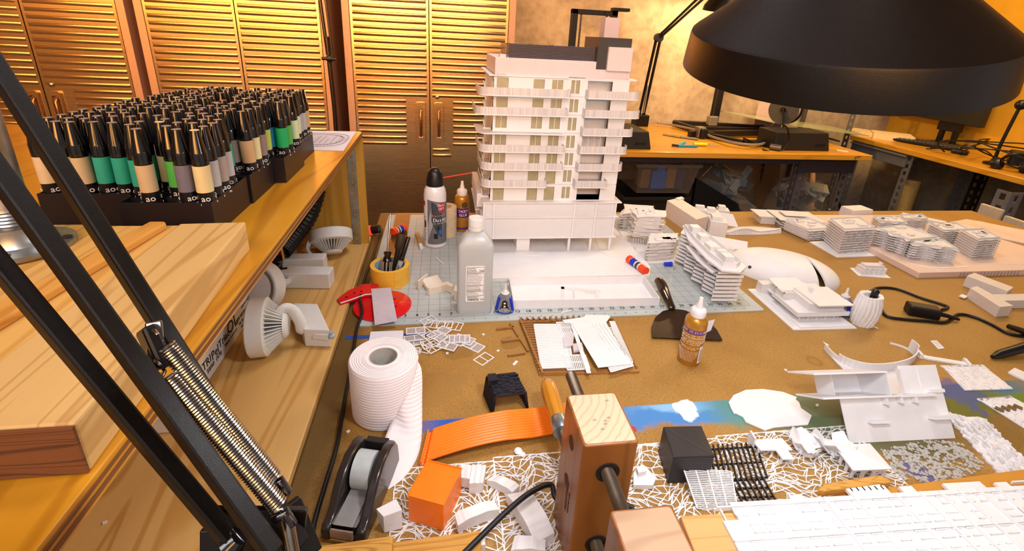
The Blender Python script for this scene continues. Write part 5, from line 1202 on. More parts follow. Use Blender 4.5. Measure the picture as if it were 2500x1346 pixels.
# ================================================================ stacked slab towers on the mat
def jag(poly, n, amp, rnd):
    out = []
    m = len(poly)
    for i in range(m):
        a = Vector(poly[i]); b = Vector(poly[(i+1)%m])
        for k in range(n):
            p = a+(b-a)*(k/n); nn = Vector((-(b-a).y,(b-a).x)).normalized()
            out.append(tuple(p+nn*rnd.uniform(-amp,amp)))
    return out
def slabtower(name, lab, poly, z0, nf, fh, seed, amp=.004, sub=4, th=.0022, shrink=.82, base=None, twist=0.0, top=True):
    R = random.Random(seed); c = sum((Vector(p) for p in poly),Vector((0,0)))/len(poly)
    t = thing(name,lab,'building model',(c.x,c.y,z0))
    if base: MB().prism(base,z0,z0+.002).build('base_plate',WARM,t); z0 += .002
    S = lambda f,a: [tuple(c+Matrix.Rotation(a,2) @ ((Vector(p)-c)*f)) for p in poly]
    for k in range(nf):
        z = z0+k*fh; a = twist*(k-nf/2)
        MB().prism(S(shrink,a),z,z+fh-th).build('storey_core',WARM,t)
        P = jag(S(1+R.uniform(-.03,.05),a+R.uniform(-.03,.03)),sub,amp,R)
        MB().prism(P,z+fh-th,z+fh).build('floor_slab',WARM,t)
        if k < nf-1:
            b = MB(); m = len(P)
            for i in range(m):
                if R.random() < .5: b.hull8([(*P[i],z+fh),(*P[(i+1)%m],z+fh),(*(Vector(P[(i+1)%m])*.985+c*.015),z+fh),(*(Vector(P[i])*.985+c*.015),z+fh)],[(*P[i],z+fh*1.35),(*P[(i+1)%m],z+fh*1.35),(*(Vector(P[(i+1)%m])*.985+c*.015),z+fh*1.35),(*(Vector(P[i])*.985+c*.015),z+fh*1.35)])
            if b.v: b.each('balcony_rail',WARM,t)
    zt = z0+nf*fh
    if top:
        b = MB()
        for i in range(6):
            p = c+Matrix.Rotation(twist*nf/2,2) @ Vector((R.uniform(-.03,.03),R.uniform(-.02,.02))); b.box((p.x,p.y,zt+.002),(R.uniform(.012,.03),R.uniform(.01,.02),.004),R.uniform(-.3,.3))
        b.each('roof_piece',WARM,t)
    return t
slabtower('layered_tower_model','white layered slab model furthest back on the right of the tower',PZ([(1512,560),(1583,556),(1590,540),(1522,535)],MT),MT,6,.0095,11,.005,4)
t = slabtower('twisted_tower_model','white twisted layered model on thin columns, middle of the three stacks',[(.745,.365),(.835,.352),(.868,.40),(.80,.435),(.752,.415)],MT+.022,6,.0125,12,.006,3,twist=.05,base=None)
MB().prism([(.735,.342),(.815,.335),(.855,.43),(.745,.47)],MT,MT+.002).build('base_plate',WARM,t)
b = MB()
for i in range(9): b.bx(.752+.008*i,.7535+.008*i,.366-.001*i,.368-.001*i,MT+.002,MT+.022)
for i in range(6): b.bx(.77+.014*i,.772+.014*i,.40,.402,MT+.002,MT+.022)
b.each('column',WARM,t)
slabtower('terraced_block_model','white terraced block model on a base plate, front of the three stacks',PZ([(1573,640),(1640,635),(1650,612),(1580,612)],MT),MT,6,.0095,13,.003,5,base=PZ([(1570,645),(1645,641),(1660,604),(1549,606)],MT))
# zigzag balcony tower
R = random.Random(5)
zt_ = thing('zigzag_tower_model','tall white model with stacked zigzag balconies at the right end of the mat','building model',(.85,.13,MT))
A0 = Vector((.826,.012)); L_, W_ = .25, .048; ang = rad(86)
ux = Vector((cos(ang),sin(ang))); uy = Vector((-ux.y,ux.x))*-1
def zz(k, ins, z, seed, big=False):
    r = random.Random(seed); n = 9; A = []; B = []
    for i in range(n+1):
        s_ = i/n; off = .010*(1 if i%2 else -1)*(.6+.4*r.random())
        A.append(A0+ux*(L_*s_)+uy*(-.004+off+ins)); B.append(A0+ux*(L_*s_)+uy*(W_-off*.8-ins))
    P = [tuple(p) for p in A]+[tuple(p) for p in B[::-1]]
    return P
nf = 9; fh = .0105
for k in range(nf):
    z = MT+k*fh; fl = zz(k,0,z,40+k)
    core = [tuple(A0+ux*.012+uy*.012),tuple(A0+ux*(L_-.012)+uy*.012),tuple(A0+ux*(L_-.012)+uy*(W_-.012)),tuple(A0+ux*.012+uy*(W_-.012))]
    sh = Vector((.0006*k,.0004*k))
    MB().prism([tuple(Vector(p)+sh) for p in core],z,z+fh-.0025).build('storey_core',WARM,zt_)
    F = [tuple(Vector(p)+sh) for p in fl]
    MB().prism(F,z+fh-.0025,z+fh).build('floor_slab',WHITE,zt_)
    if k < nf-1:
        b = MB(); b.strip(F[:10],.001,z+fh,z+fh+.0045); b.strip(F[10:],.001,z+fh,z+fh+.0045); b.strip([F[-1],F[0]],.001,z+fh,z+fh+.0045)
        b.each('balcony_rail',WHITE,zt_)
z = MT+nf*fh; sh = Vector((.004,.003))
RF = [tuple(A0+ux*x+uy*y+sh) for x,y in ((-.012,-.012),(-.022,.030),(.008,.062),(.08,.060),(.245,.052),(.27,.012),(.17,-.016),(.05,-.020))]
MB().prism(RF,z,z+.004).build('roof_slab',WHITE,zt_)
b = MB(); F = [tuple(A0+ux*x+uy*y+sh) for x,y in ((.006,.0),(.0,.030),(.018,.050),(.10,.050),(.235,.044),(.25,.008),(.15,-.004),(.06,-.006),(.006,.0))]
b.strip(F,.002,z+.004,z+.016); b.build('roof_parapet',WHITE,zt_)
b = MB()
for x,y,l,w,h in ((.032,.022,.028,.024,.020),(.066,.026,.014,.024,.016),(.105,.02,.034,.026,.014),(.160,.02,.026,.024,.018),(.212,.02,.024,.024,.022)):
    p = A0+ux*x+uy*y+sh; b.box((p.x,p.y,z+.004+h/2),(l,w,h),ang)
b.each('roof_box',WHITE,zt_)
MB().prism([tuple(A0+ux*x+uy*y+sh) for x,y in ((.01,-.020),(.08,-.028),(.17,-.020),(.17,-.002),(.02,-.004))],z-.018,z-.0155).build('awning_slab',WHITE,zt_)
one('pen_cap',MB().tube([Z(1622,645,MT+.007),Z(1640,645,MT+.007)],[.0055,.007],14),BLUEP,'blue pen cap lying on the mat beside the zigzag tower','cap',smooth=40)
b = MB()
for i in range(14):
    p = Z(1648+R.uniform(-6,10),605+i*4,MT+.001+.002*(i%3)); b.ball(p,.0028,6)
tag(b.build('gold_crumbs',mat('gold_crumb','#c79b3a',.4,.3)),'gold crumbs on the mat along the zigzag tower','crumbs',None,'stuff')
# ================================================================ massing blocks behind
t = thing('slab_block_model','long tall blank white block standing at the back of the table','building model',Z(1690,575))
p0,p1 = Z(1622,528),Z(1692,578); dv = (p1-p0); w = Vector((.062,.03,0)); h = .062
MB().hull8([p0,p1,p1+w,p0+w],[q+Vector((0,0,h)) for q in (p0,p1,p1+w,p0+w)]).build('block',mat('pink_lit_print','#d8cbc0',.55,var=.03),t,bevel=.0008)  # white block with the warm light put into its tint
MB().hull8([p0+w*.7+Vector((0,0,h-.02)),p0+w*.7+dv*.1+Vector((0,0,h-.02)),p0+w*1.2+dv*.1+Vector((0,0,h-.02)),p0+w*1.2+Vector((0,0,h-.02))],[p0+w*.7+Vector((0,0,h+.003)),p0+w*.7+dv*.1+Vector((0,0,h+.003)),p0+w*1.2+dv*.1+Vector((0,0,h+.003)),p0+w*1.2+Vector((0,0,h+.003))]).build('roof_box',WARM,t)
for i,(u,v,l,w_,h,lab) in enumerate([(1705,545,.05,.03,.055,'small white block cluster piece touching the long blank block'),(1733,548,.045,.045,.05,'cube shaped white block behind the stepped white block'),(1745,572,.055,.06,.055,'stepped white block right of the long blank block'),(1760,535,.04,.04,.04,'white block furthest right of the little block cluster')]):
    p = Z(u,v); b = MB(); b.box((p.x,p.y,h/2),(l,w_,h),-.35); b.box((p.x-.004,p.y+.004,h+.006),(l*.6,w_*.6,.012),-.35)
    t = one('block_model',b,WARM,lab,'building model',bevel=.0006)
p = Z(1772,548); one('leaning_slab',MB().hull8([(p.x-.02,p.y,0),(p.x+.03,p.y-.03,0),(p.x+.034,p.y-.024,0),(p.x-.016,p.y+.006,0)],[(p.x-.03,p.y+.03,.035),(p.x+.02,p.y,.035),(p.x+.024,p.y+.006,.036),(p.x-.026,p.y+.036,.036)]),WARM,'thin white slab tipped against the little block cluster','slab')
# gabled house behind the zigzag tower
t = thing('gabled_house_model','white pitched-roof house model right behind the zigzag tower','building model',Z(1775,625))
hp = Z(1755,622); b = MB(); b.M = TR((hp.x+.03,hp.y+.02,0),-.5)
b.bx(-.055,.055,-.03,.03,0,.028); b.build('walls',WARM,t)
b = MB(); b.M = TR((hp.x+.03,hp.y+.02,0),-.5); b.add([(-.058,-.033,.028),(.058,-.033,.028),(.058,.033,.028),(-.058,.033,.028),(-.058,0,.046),(.058,0,.046)],[(0,1,5,4),(2,3,4,5),(0,4,3),(1,2,5),(3,2,1,0)]); b.bx(-.015,.02,-.05,-.02,.012,.032); b.build('roof',WARM,t)
# glass-walled house
def pavhouse(lab, c, rz):
    t = thing('flat_roof_house_model',lab,'building model',(c.x,c.y,0))
    M = TR((c.x,c.y,0),rz) @ Matrix.Scale(.82,4)
    b = MB(); b.M = M; b.bx(-.07,.075,-.045,.055,0,.002); b.bx(-.085,.085,-.055,.06,.020,.0235); b.bx(-.09,.10,-.06,.07,.042,.0445); b.bx(-.05,.05,-.02,.045,.0505,.053); b.build('floor_slab',WARM,t)
    b = MB(); b.M = M
    for z0,z1 in ((.002,.020),(.0235,.042)):
        for i in range(9): b.bx(-.07+.0175*i,-.0685+.0175*i,-.045,-.0435,z0,z1)
        for i in range(5): b.bx(.0735,.075,-.045+.024*i,-.0435+.024*i,z0,z1)
    b.build('mullions',WHITE,t)
    b = MB(); b.M = M; b.bx(-.068,.073,-.043,.05,.002,.020); b.bx(-.068,.03,-.043,.05,.0235,.042); b.build('film_walls',mat('film_wall','#cfc7c0',.3,alpha=.75),t)
    b = MB(); b.M = M; b.bx(-.14,-.075,.0,.075,0,.034); b.bx(-.155,-.07,-.01,.085,.034,.038); b.build('side_wing',WARM,t)
    b = MB(); b.M = M; b.bx(-.07,.07,-.058,-.055,.0235,.032); b.bx(.085,.088,-.055,.06,.0235,.030); b.build('balcony_rail',WARM,t); return t
pavhouse('white two storey house model with film walls at the back edge of the table',Vector((1.425,.515,0)),-.18)
# spiny wave roof
t = thing('ribbed_roof_model','ribbed wave shaped white roof with dark slots, before the back house','roof model',Z(1835,570))
wa,wb = Z(1765,573),Z(1902,568); n = 34; b = MB()
for i in range(n):
    s_ = i/(n-1); p = wa+(wb-wa)*s_; hgt = .008+.018*(sin(pi*min(1,s_*1.5))**2)+.010*s_**3; wdt = .012+.02*sin(pi*s_)**.7+.012*s_
    x = p.x
    b.add([(x-.0026,p.y-wdt*.3,.0005),(x+.0026,p.y-wdt*.3,.0005),(x+.0026,p.y-.002,hgt),(x-.0026,p.y-.002,hgt),(x+.0026,p.y+wdt*1.6,.0005),(x-.0026,p.y+wdt*1.6,.0005)],[(0,1,2,3),(3,2,4,5),(1,4,2),(0,3,5),(0,5,4,1)])
b.build('ribs',WARM,t)
b = MB(); pts = []
b.sheet(lambda u,v: ((wa+(wb-wa)*u).x,(wa+(wb-wa)*u).y+(v-.12)*.05*(sin(pi*u)**.7*.8+.3*u+.2),(.007+.018*(sin(pi*min(1,u*1.5))**2)+.010*u**3)*(1-abs(v-.15)*1.05)+.0012),30,8); b.build('skin',WARM,t,smooth=60)
# dome
dc = Vector((1.122,.168,0)); t = thing('dome_model','smooth white half dome with a curved slit and one small round hole','dome model',dc)
da = rad(-32); RA, RB, HH = .146, .098, .060
def dome_pt(s_, q):   # s_ along length -1..1, q angle 0..pi across
    r = math.sqrt(max(0,1-s_*s_)); return (RA*s_, RB*r*cos(q), HH*(r**.9)*sin(q))
def dome_piece(sa, sb, name):
    M = TR(dc,da); b = MB(); b.M = M
    nu,nv = 26,20
    P = [[dome_pt(sa(q)+(sb(q)-sa(q))*i/nu,q) for i in range(nu+1)] for q in [pi*j/nv for j in range(nv+1)]]
    vs = [p for row in P for p in row]; w = nu+1
    vs2 = [(x*.97,y*.97,max(0,z-.003)) for x,y,z in vs]; N = len(vs)
    fs = [(j*w+i,(j+1)*w+i,(j+1)*w+i+1,j*w+i+1) for j in range(nv) for i in range(nu)]
    b.add(vs+vs2,fs+[tuple(N+i for i in f[::-1]) for f in fs]+[(j*w,(j+1)*w,N+(j+1)*w,N+j*w)[::-1] for j in range(nv)]+[(j*w+nu,(j+1)*w+nu,N+(j+1)*w+nu,N+j*w+nu) for j in range(nv)])
    b.build(name,WHITE,t,smooth=50)
slit = lambda q: .40+.25*cos(q)*-1
dome_piece(lambda q: -.995,lambda q: slit(q)-.055*max(0,cos(q)*-1+.25 if cos(q) < .25 else 0)-.005,'main_shell')
dome_piece(lambda q: slit(q)+.055*max(0,-cos(q)+.25)+.004,lambda q: .995,'end_shell')
hp = Vector(dome_pt(-.60,pi*.83)); M = TR(dc,da); hw = M @ hp; nrm = Vector((-.55,-.65,.6)).normalized()
b = MB(); qn = nrm.to_track_quat('Z','Y').to_matrix().to_4x4(); b.M = Matrix.Translation(hw+nrm*.0006) @ qn; b.lathe([(.0001,-.003),(.0045,-.003),(.0045,.0008),(.0001,.0008)],16); b.build('round_hole',BLACK,t)
# house on base plate
hb_ = PZ([(1825,708),(1937,808),(2067,806),(1960,706)])
o = Vector((*hb_[0],0)); ex = (Vector((*hb_[1],0))-o); ey = (Vector((*hb_[3],0))-o)
t = thing('villa_model','white flat-roofed villa model on a square base plate, in front of the dome','building model',(o+ex*.5+ey*.5))
def HB(b, u0,u1,v0,v1,z0,z1):
    q = [o+ex*u+ey*v for u,v in ((u0,v0),(u1,v0),(u1,v1),(u0,v1))]; return b.hull8([Vector((p.x,p.y,z0)) for p in q],[Vector((p.x,p.y,z1)) for p in q])
def HBT(b, u0,u1,v0,v1,za,zb_,th): # roof sloping along u
    q = [o+ex*u+ey*v for u,v in ((u0,v0),(u1,v0),(u1,v1),(u0,v1))]; zz_ = (za,zb_,zb_,za); return b.hull8([Vector((p.x,p.y,z)) for p,z in zip(q,zz_)],[Vector((p.x,p.y,z+th)) for p,z in zip(q,zz_)])
HB(MB(),0,1,0,1,0,.003).build('base_plate',WHITE,t)
b = MB(); HB(b,.80,.98,.12,.18,.003,.006); HB(b,.80,.98,.92,.95,.003,.006); HB(b,.95,.98,.18,.92,.003,.006); b.build('pool_rim',WHITE,t)
b = MB(); HB(b,.42,.75,.25,.95,.003,.017); HB(b,.02,.14,.12,.5,.003,.030); HB(b,.14,.30,.3,.9,.003,.016); b.build('lower_walls',WARM,t)
b = MB(); HB(b,.32,.84,.16,1.0,.017,.023); HB(b,.13,.36,.22,.62,.014,.018); b.build('terrace_slab',WHITE,t)
b = MB(); HB(b,.40,.76,.40,.97,.023,.042); HB(b,.14,.33,.30,.85,.018,.036); HB(b,.30,.46,.22,.5,.023,.038); b.build('upper_walls',WARM,t)
b = MB(); HBT(b,.36,.84,.46,1.03,.042,.043,.003); HBT(b,.10,.40,.22,.72,.043,.037,.003); HB(b,.2,.5,.72,.98,.036,.0385); b.build('roof_slab',WHITE,t)
b = MB(); HB(b,.45,.50,.62,.66,.045,.056); b.build('chimney',WHITE,t)
b = MB(); HB(b,.31,.47,.21,.235,.038,.041); HB(b,.31,.47,.48,.505,.038,.041); HB(b,.31,.325,.21,.505,.038,.041); HB(b,.455,.47,.21,.505,.038,.041)
for i in range(3): HB(b,.35+.03*i,.36+.03*i,.24,.48,.038,.0395)
b.build('roof_light',WARM,t)
b = MB()
for i in range(10): HB(b,.762,.768,.45+.05*i,.456+.05*i,.023,.042)
for i in range(5): HB(b,.80,.806,.24+.14*i,.247+.14*i,.003,.017)
b.each('thin_post',WHITE,t)
b = MB(); HB(b,.828,.84,.16,1.0,.023,.028); HB(b,.32,.84,.155,.165,.023,.028); b.build('balcony_rail',WHITE,t)
p = [o+ex*.04+ey*.14,o+ex*.15+ey*.14,o+ex*.15+ey*.16,o+ex*.04+ey*.16]
MB().add([Vector((p[0].x,p[0].y,.003)),Vector((p[1].x,p[1].y,.003)),Vector((p[0].x,p[0].y,.032)),Vector((p[3].x,p[3].y,.003)),Vector((p[2].x,p[2].y,.003)),Vector((p[3].x,p[3].y,.032))],[(0,1,2),(5,4,3),(0,2,5,3),(1,4,5,2),(0,3,4,1)]).build('wing_wall',WHITE,t)
# small house piece
c = Z(2120,668); t = thing('small_house_model','tiny white stepped house model alone between the dome and the big site model','building model',c)
b = MB(); b.M = TR(c,-.12); b.hull8([(-.045,-.02,0),(.045,-.028,0),(.052,.02,0),(-.035,.03,0)],[(-.045,-.02,.002),(.045,-.028,.002),(.052,.02,.002),(-.035,.03,.002)]); b.build('base_plate',WHITE,t)
b = MB(); b.M = TR(c,-.12); b.bx(-.03,.04,-.012,.018,.002,.012).bx(-.025,.045,-.008,.02,.012,.020).bx(-.018,.038,-.004,.018,.020,.027); b.build('steps',WARM,t)
b = MB(); b.M = TR(c,-.12)
for i in range(5): b.bx(-.025+.015*i,-.022+.015*i,-.013,-.010,.002,.020)
b.bx(.030,.034,.0,.012,.027,.034); b.build('fins',WHITE,t)
# ribbed twist with pen
rc = Vector((1.147,-.088,0)); t = thing('ribbed_tower_model','short white vase like tower of wavy vertical ribs','building model',rc)
for i in range(18):
    a = 2*pi*i/18; b = MB(); pts = []
    for k in range(9):
        z = .076*k/8; tw = a+.55*sin(z*34)*.5; r = .0195+.0055*sin(pi*k/8); pts.append((rc.x+r*cos(tw)*1.05,rc.y+r*sin(tw)*.9,z))
    b.tube(pts,[.0046+.0008*((i+k)%2) for k in range(9)],8,True,1.0); b.build('wavy_rib',WHITE,t,smooth=60)
b = MB(); b.M = TR(rc); b.lathe([(.018,.0),(.018,.066),(.0001,.066)],20); b.build('inner_core',WARM,t)
one('black_pen',MB().tube([rc+Vector((.006,.0,.0665)),rc+Vector((.008,.0,.087)),rc+Vector((.008,.0,.091))],[.0072,.0078,.004],14),BLACK,'black pen cap sticking up from the ribbed white tower','pen',smooth=40)
one('white_stick',MB().tube([Z(2125,794,.0015),Z(2144,803,.0015)],.0013,6),WHITE,'tiny white stick at the foot of the ribbed tower','stick')
# power cord with adapter
cp = [Z(u,v,.004) for u,v in ((2120,745),(2125,715),(2145,703),(2190,706),(2250,728),(2312,748),(2300,757))]
t = thing('power_adapter','black wall adapter with its looping cord on the right of the table','adapter',Z(2250,765))
MB().tube(catmull(cp,6),.0036,8).build('cord',BLACKC,t,smooth=60)
c2 = [Z(u,v,.004) for u,v in ((2148,750),(2165,772),(2210,780),(2260,784),(2308,787),(2340,768),(2380,775),(2420,792),(2470,817),(2540,822))]
MB().tube(catmull(c2,6),.0038,8).build('cord',BLACKC,t,smooth=60)
ap = Z(2240,770); b = MB(); b.M = TR(ap,-.45); b.bx(-.026,.040,-.014,.018,.0005,.028); b.build('plug_body',BLACKC,t,bevel=.004)
b = MB(); b.M = TR(ap,-.45); b.tube([(.04,.0,.014),(.06,.0,.012),(.085,.004,.006)],[.006,.005,.0035],8); b.build('strain_relief',BLACKC,t,smooth=50)
# block bars at right
BAR = layered('milky_layered_bar','#d8cfc6',500,2,.3)
def bar3(lab, P, h, z0=0, name='bar_model'):
    q = PZ(P,z0); return one(name,MB().prism(q,z0,z0+h),BAR,lab,'bar',group=None,bevel=.0006)
bar3('milky white printed bar at the back of the three right-edge bars',[(2350,698),(2448,737),(2463,727),(2368,690)],.032)
bar3('thick milky white printed bar nearest the camera at the right edge',[(2358,727),(2430,775),(2462,772),(2375,722)],.030)
bar3('milky white printed bar running off the right edge of the photo',[(2440,754),(2560,752),(2560,735),(2415,738)],.024)
b = MB(); q = Z(2350,728); b.box((q.x,q.y,.005),(.02,.012,.003),.4); one('loose_chip',b,WHITE,'white chip poking out beside the thick milky bar','chip')
# ================================================================ apartments and site model
def block(t, o, ex, ey, fl, fh, z0, nm='storey', wavy=0, cols=6, seed=0):
    R = random.Random(seed); ex = Vector(ex); ey = Vector(ey); o = Vector(o)
    for k in range(fl):
        z = z0+k*fh; b = MB()
        def q(u,v): 
            p = o+ex*u+ey*v; return (p.x,p.y)
        n = 10
        F = [q(i/n, -.02-wavy*.10*sin(i*1.3+k*.15)) for i in range(n+1)]+[q(1.02,1.02),q(-.02,1.02)]
        b.prism(F,z+fh-.0012,z+fh+.0006); b.prism([q(.04,.07),q(.96,.07),q(.96,.95),q(.04,.95)],z,z+fh-.0012)
        for i in range(cols+1):
            p = q(.02+.96*i/cols,.01); b.bx(p[0]-.0006,p[0]+.0006,p[1]-.0006,p[1]+.0006,z,z+fh)
        for i in range(cols):
            if R.random() < .7: b.strip([q(.02+.96*i/cols,-.02-wavy*.1*sin(i*1.6+k*.15)),q(.02+.96*(i+.85)/cols,-.02-wavy*.1*sin(i*1.6+1+k*.15))],.0006,z+.0005,z+fh*.45)
        b.build(nm,WARM,t)
    b = MB(); zt = z0+fl*fh
    for i in range(5):
        p = o+ex*R.uniform(.1,.8)+ey*R.uniform(.1,.8); b.box((p.x,p.y,zt+.003),(R.uniform(.01,.03),R.uniform(.01,.02),.006),R.uniform(-.2,.2))
    b.strip([(o+ex*u+ey*v)[:2] for u,v in ((.02,.05),(.98,.05),(.98,.95),(.02,.95),(.02,.05))],.001,zt,zt+.006); b.build('roof_parapet',WARM,t)
t = thing('apartment_block_model','white many-balconied apartment model on its own plate, left of the site model','building model',(1.44,.33,0))
MB().prism(PZ([(1976,592),(2043,630),(2138,627),(2060,588)]),0,.003).build('base_plate',WHITE,t)
ao = Z(2044,619,.003); block(t,(ao.x,ao.y),(.125,.012),(.03,.10),9,.0086,.003,cols=7,seed=2)
block(t,(ao.x-.03,ao.y+.10),(.11,.012),(-.02,.10),4,.0086,.003,cols=6,seed=3)
SITE = mat('peach_lit_print','#dfc5b6',.55,var=.03,scale=20)  # warm room light put into the white print as a peach tint
t = thing('site_model','large white site model with wavy apartment blocks on a thick board','site model',(1.8,.32,0))
sp4 = [Z(2012,552,.014),Z(2118,600,.014),Z(2258,676,.014),Z(2520,664,.014),Z(2250,540,.014)]
P = [(1.525,.575),(1.525,.345),(1.525,.112),(1.99,.108),(2.07,.16),(2.02,.50)]
MB().prism([(1.525,.575),(1.520,.112),(2.16,.112),(2.02,.565)],0,.018).build('site_board',SITE,t,bevel=.001)
b = MB()
for i in range(18): b.bx(1.66+.012*i,1.664+.012*i,.1105,.1125,.003,.016)
b.each('board_slot',mat('slot_shade','#b09c92',.6),t)
MB().prism([(1.525,.575),(1.54,.575),(1.545,.49),(1.53,.49)],.018,.02).build('kerb_piece',WHITE,t)
block(t,(1.552,.315),(.022,-.10),(.13,.02),7,.0075,.018,'storey',.8,6,5)
block(t,(1.575,.205),(.115,-.045),(.03,.07),6,.0075,.018,'storey',.9,7,6)
block(t,(1.79,.19),(.095,.008),(.03,.08),8,.0078,.018,'storey',.2,4,7)
block(t,(1.80,.30),(.11,.0),(.02,.07),6,.0075,.018,'storey',.4,5,8)
block(t,(1.66,.40),(.10,-.01),(.03,.06),5,.0075,.018,'storey',.7,5,9)
block(t,(1.78,.42),(.10,.0),(.03,.05),5,.0075,.018,'storey',.6,5,10)
block(t,(1.70,.315),(.06,.0),(.02,.04),4,.0075,.018,'storey',.4,4,14)
MB().hull8([(1.90,.53,.018),(1.99,.44,.018),(2.01,.46,.018),(1.92,.555,.018)],[(1.90,.53,.034),(1.99,.44,.034),(2.01,.46,.034),(1.92,.555,.034)]).build('long_low_block',WARM,t)
b = MB(); b.strip([(1.56,.15),(1.62,.135),(1.72,.14)],.006,.018,.0195).strip([(1.75,.16),(1.95,.145)],.002,.018,.0192).strip([(1.545,.175),(1.60,.12)],.003,.018,.0192); b.build('path_ridge',WHITE,t)
c = Z(2130,540,0); b = MB(); b.M = TR((1.765,.60,0),.1); b.frust(-.05,.05,-.028,.03,0,.036,.002); one('box_model',b,WARM,'plain white box behind the site model at the back table edge','box',bevel=.0006)
# terrain model
t = thing('terrain_model','thin white contour terrain model at the far right of the table','terrain model',(2.2,.45,0))
def terr(u,v):
    x = 2.02+.34*u+.03*v; y = .52-.36*u*.6+.13*v-(.0)*u
    p = Vector((2.02,.50,0))+Vector((.27,-.28,0))*u+Vector((.21,.055,0))*v
    e = min(u,1-u,v,1-v)*6
    z = .004+min(1,e)*.010*(.6+.4*sin(u*7+v*3))+.004*round(2*(sin(u*5)*cos(v*6)+1))/2*min(1,e)
    return (p.x,p.y,z)
MB().sheet(terr,30,24,lambda p: Vector((p.x,p.y,.0))).build('contour_sheet',SITE,t,smooth=20)
# ================================================================ pieces on the right half
t = thing('curved_wall_piece','white curved retaining wall piece with a low flange','model piece',Z(2120,900))
arcin = [(2012,852),(2030,872),(2060,893),(2110,907),(2160,907),(2205,898),(2228,885),(2233,872),(2220,858),(2200,848),(2172,840)]
pa = PZ(arcin); pa = [tuple(p) for p in catmull([(x,y,0) for x,y in pa],4)]; pa = [(p[0],p[1]) for p in pa]
n = len(pa); b = MB()
for i in range(n-1):
    h0 = .020 if 5 < i < n-4 else .012; h0 = .004 if i > n-9 else h0; h0 = .028 if n-14 < i <= n-9 else h0
    b.strip([pa[i],pa[i+1]],.0022,0,h0)
b.build('curved_wall',WHITE,t)
fl_ = PZ([(2012,853),(2040,872),(2060,890),(2110,905),(2165,905),(2215,893),(2235,905),(2225,925),(2240,958),(2190,975),(2150,960),(2100,938),(2065,910),(2040,885)])
MB().prism(fl_,0,.0022).build('flange',WHITE,t)
t = thing('bracket_strip','thin white strip with raised ends behind the leaning section model','model piece',Z(2300,880))
b = MB(); b.strip(PZ([(2238,868),(2265,876),(2362,892)]),.012,0,.0035); b.build('strip',WHITE,t)
b = MB(); b.strip(PZ([(2236,862),(2248,876)]),.006,0,.010); b.strip(PZ([(2352,882),(2366,898)]),.006,0,.008); b.each('raised_end',WHITE,t)
def chip(lab, P, h, name='loose_piece', m=WHITE): return one(name,MB().prism(PZ(P),.0002,h),m,lab,'model piece')
t = thing('louver_chip','small slotted white chip lying alone near the black tripod leg','model piece',Z(2287,843))
qq = PZ([(2271,834),(2286,833),(2305,852),(2290,854)]); MB().prism(qq,.0002,.002).build('chip',WHITE,t)
b = MB()
for i in range(1,5):
    a0 = Vector(qq[0])+(Vector(qq[3])-Vector(qq[0]))*i/5; a1 = Vector(qq[1])+(Vector(qq[2])-Vector(qq[1]))*i/5; b.strip([tuple(a0+(a1-a0)*.15),tuple(a0+(a1-a0)*.85)],.0015,.002,.0022)
b.each('slot',mat('chip_shade','#a9a3a0',.6),t)
chip('tiny white sliver left of the curved wall piece',[(2010,836),(2023,843),(2024,846),(2010,838)],.0012,'white_sliver')
chip('white rounded scrap at the right edge beyond the relief panels',[(2460,912),(2475,902),(2530,925),(2530,945),(2475,920)],.004,'white_scrap')
# tripod leg
t = thing('mini_tripod','black plastic tripod leg lying at the right edge of the table','tripod',Z(2470,850))
MB().tube([Z(2423,872,.006),Z(2440,866,.008),Z(2560,832,.03)],[.004,.009,.012],12).build('tripod_leg',BLACK,t,smooth=50)
MB().tube([Z(2462,797,.008),Z(2530,820,.02)],[.006,.009],12).build('tripod_leg',BLACK,t,smooth=50)
hq = Z(2590,832,.02); b = MB(); b.ball((hq.x,hq.y,.022),.022,12); b.build('tripod_hub',BLACK,t,smooth=50)
# relief panels
def relief(lab, P, h, seed, rows=14, dark=True, name='relief_model', m=WHITE, base=.0022):
    R = random.Random(seed); q = [Vector(p) for p in PZ(P)]
    c = sum(q,Vector((0,0)))/4; t = thing(name,lab,'relief panel',(c.x,c.y,0))
    MB().prism([tuple(p) for p in q],.0002,base).build('backing',m,t)
    W = lambda u,v: (q[0]*(1-u)+q[1]*u)*(1-v)+(q[3]*(1-u)+q[2]*u)*v
    b = MB()
    for k in range(rows):
        u0 = 0
        while u0 < .97:
            l = R.uniform(.02,.16); u1 = min(1,u0+l)
            if R.random() < .72: b.strip([tuple(W(u0,(k+.5)/rows)),tuple(W(u1,(k+.5)/rows))],(q[3]-q[0]).length/rows*R.uniform(.25,.8),base,base+h*R.uniform(.3,1))
            u0 = u1+R.uniform(.0,.03)
    b.build('raised_relief',m,t)
    e = MB()
    for k in range(rows*2):
        p = W(1,(k+.2)/(rows*2)); e.box((p.x,p.y,base*.5+.0002),(.005,.006,base),R.random()*.2)
    e.build('toothed_edge',m,t); return t
relief('flat white relief panel behind the green paint, top of the right group',[(2355,955),(2300,897),(2400,895),(2472,952)],.0022,1)
relief('white relief panel with small dark openings, cut by the right edge',[(2520,1060),(2390,978),(2470,972),(2600,1040)],.0022,2,12)
k = MB()
for u,v in ((2440,1000),(2455,998),(2470,996),(2485,994)): p = Z(u,v,.004); k.box((p.x,p.y,.0044),(.010,.012,.0012),.5)
tag(k.build('panel_opening',mat('opening_shade','#6b5230',.6),org=Z(2460,998,.004)),'four small dark openings in the right-edge relief panel','openings')
RL = mat('rough_white_print','#dcdadb',.6,var=.05,scale=60,bump=.5,bscale=260)
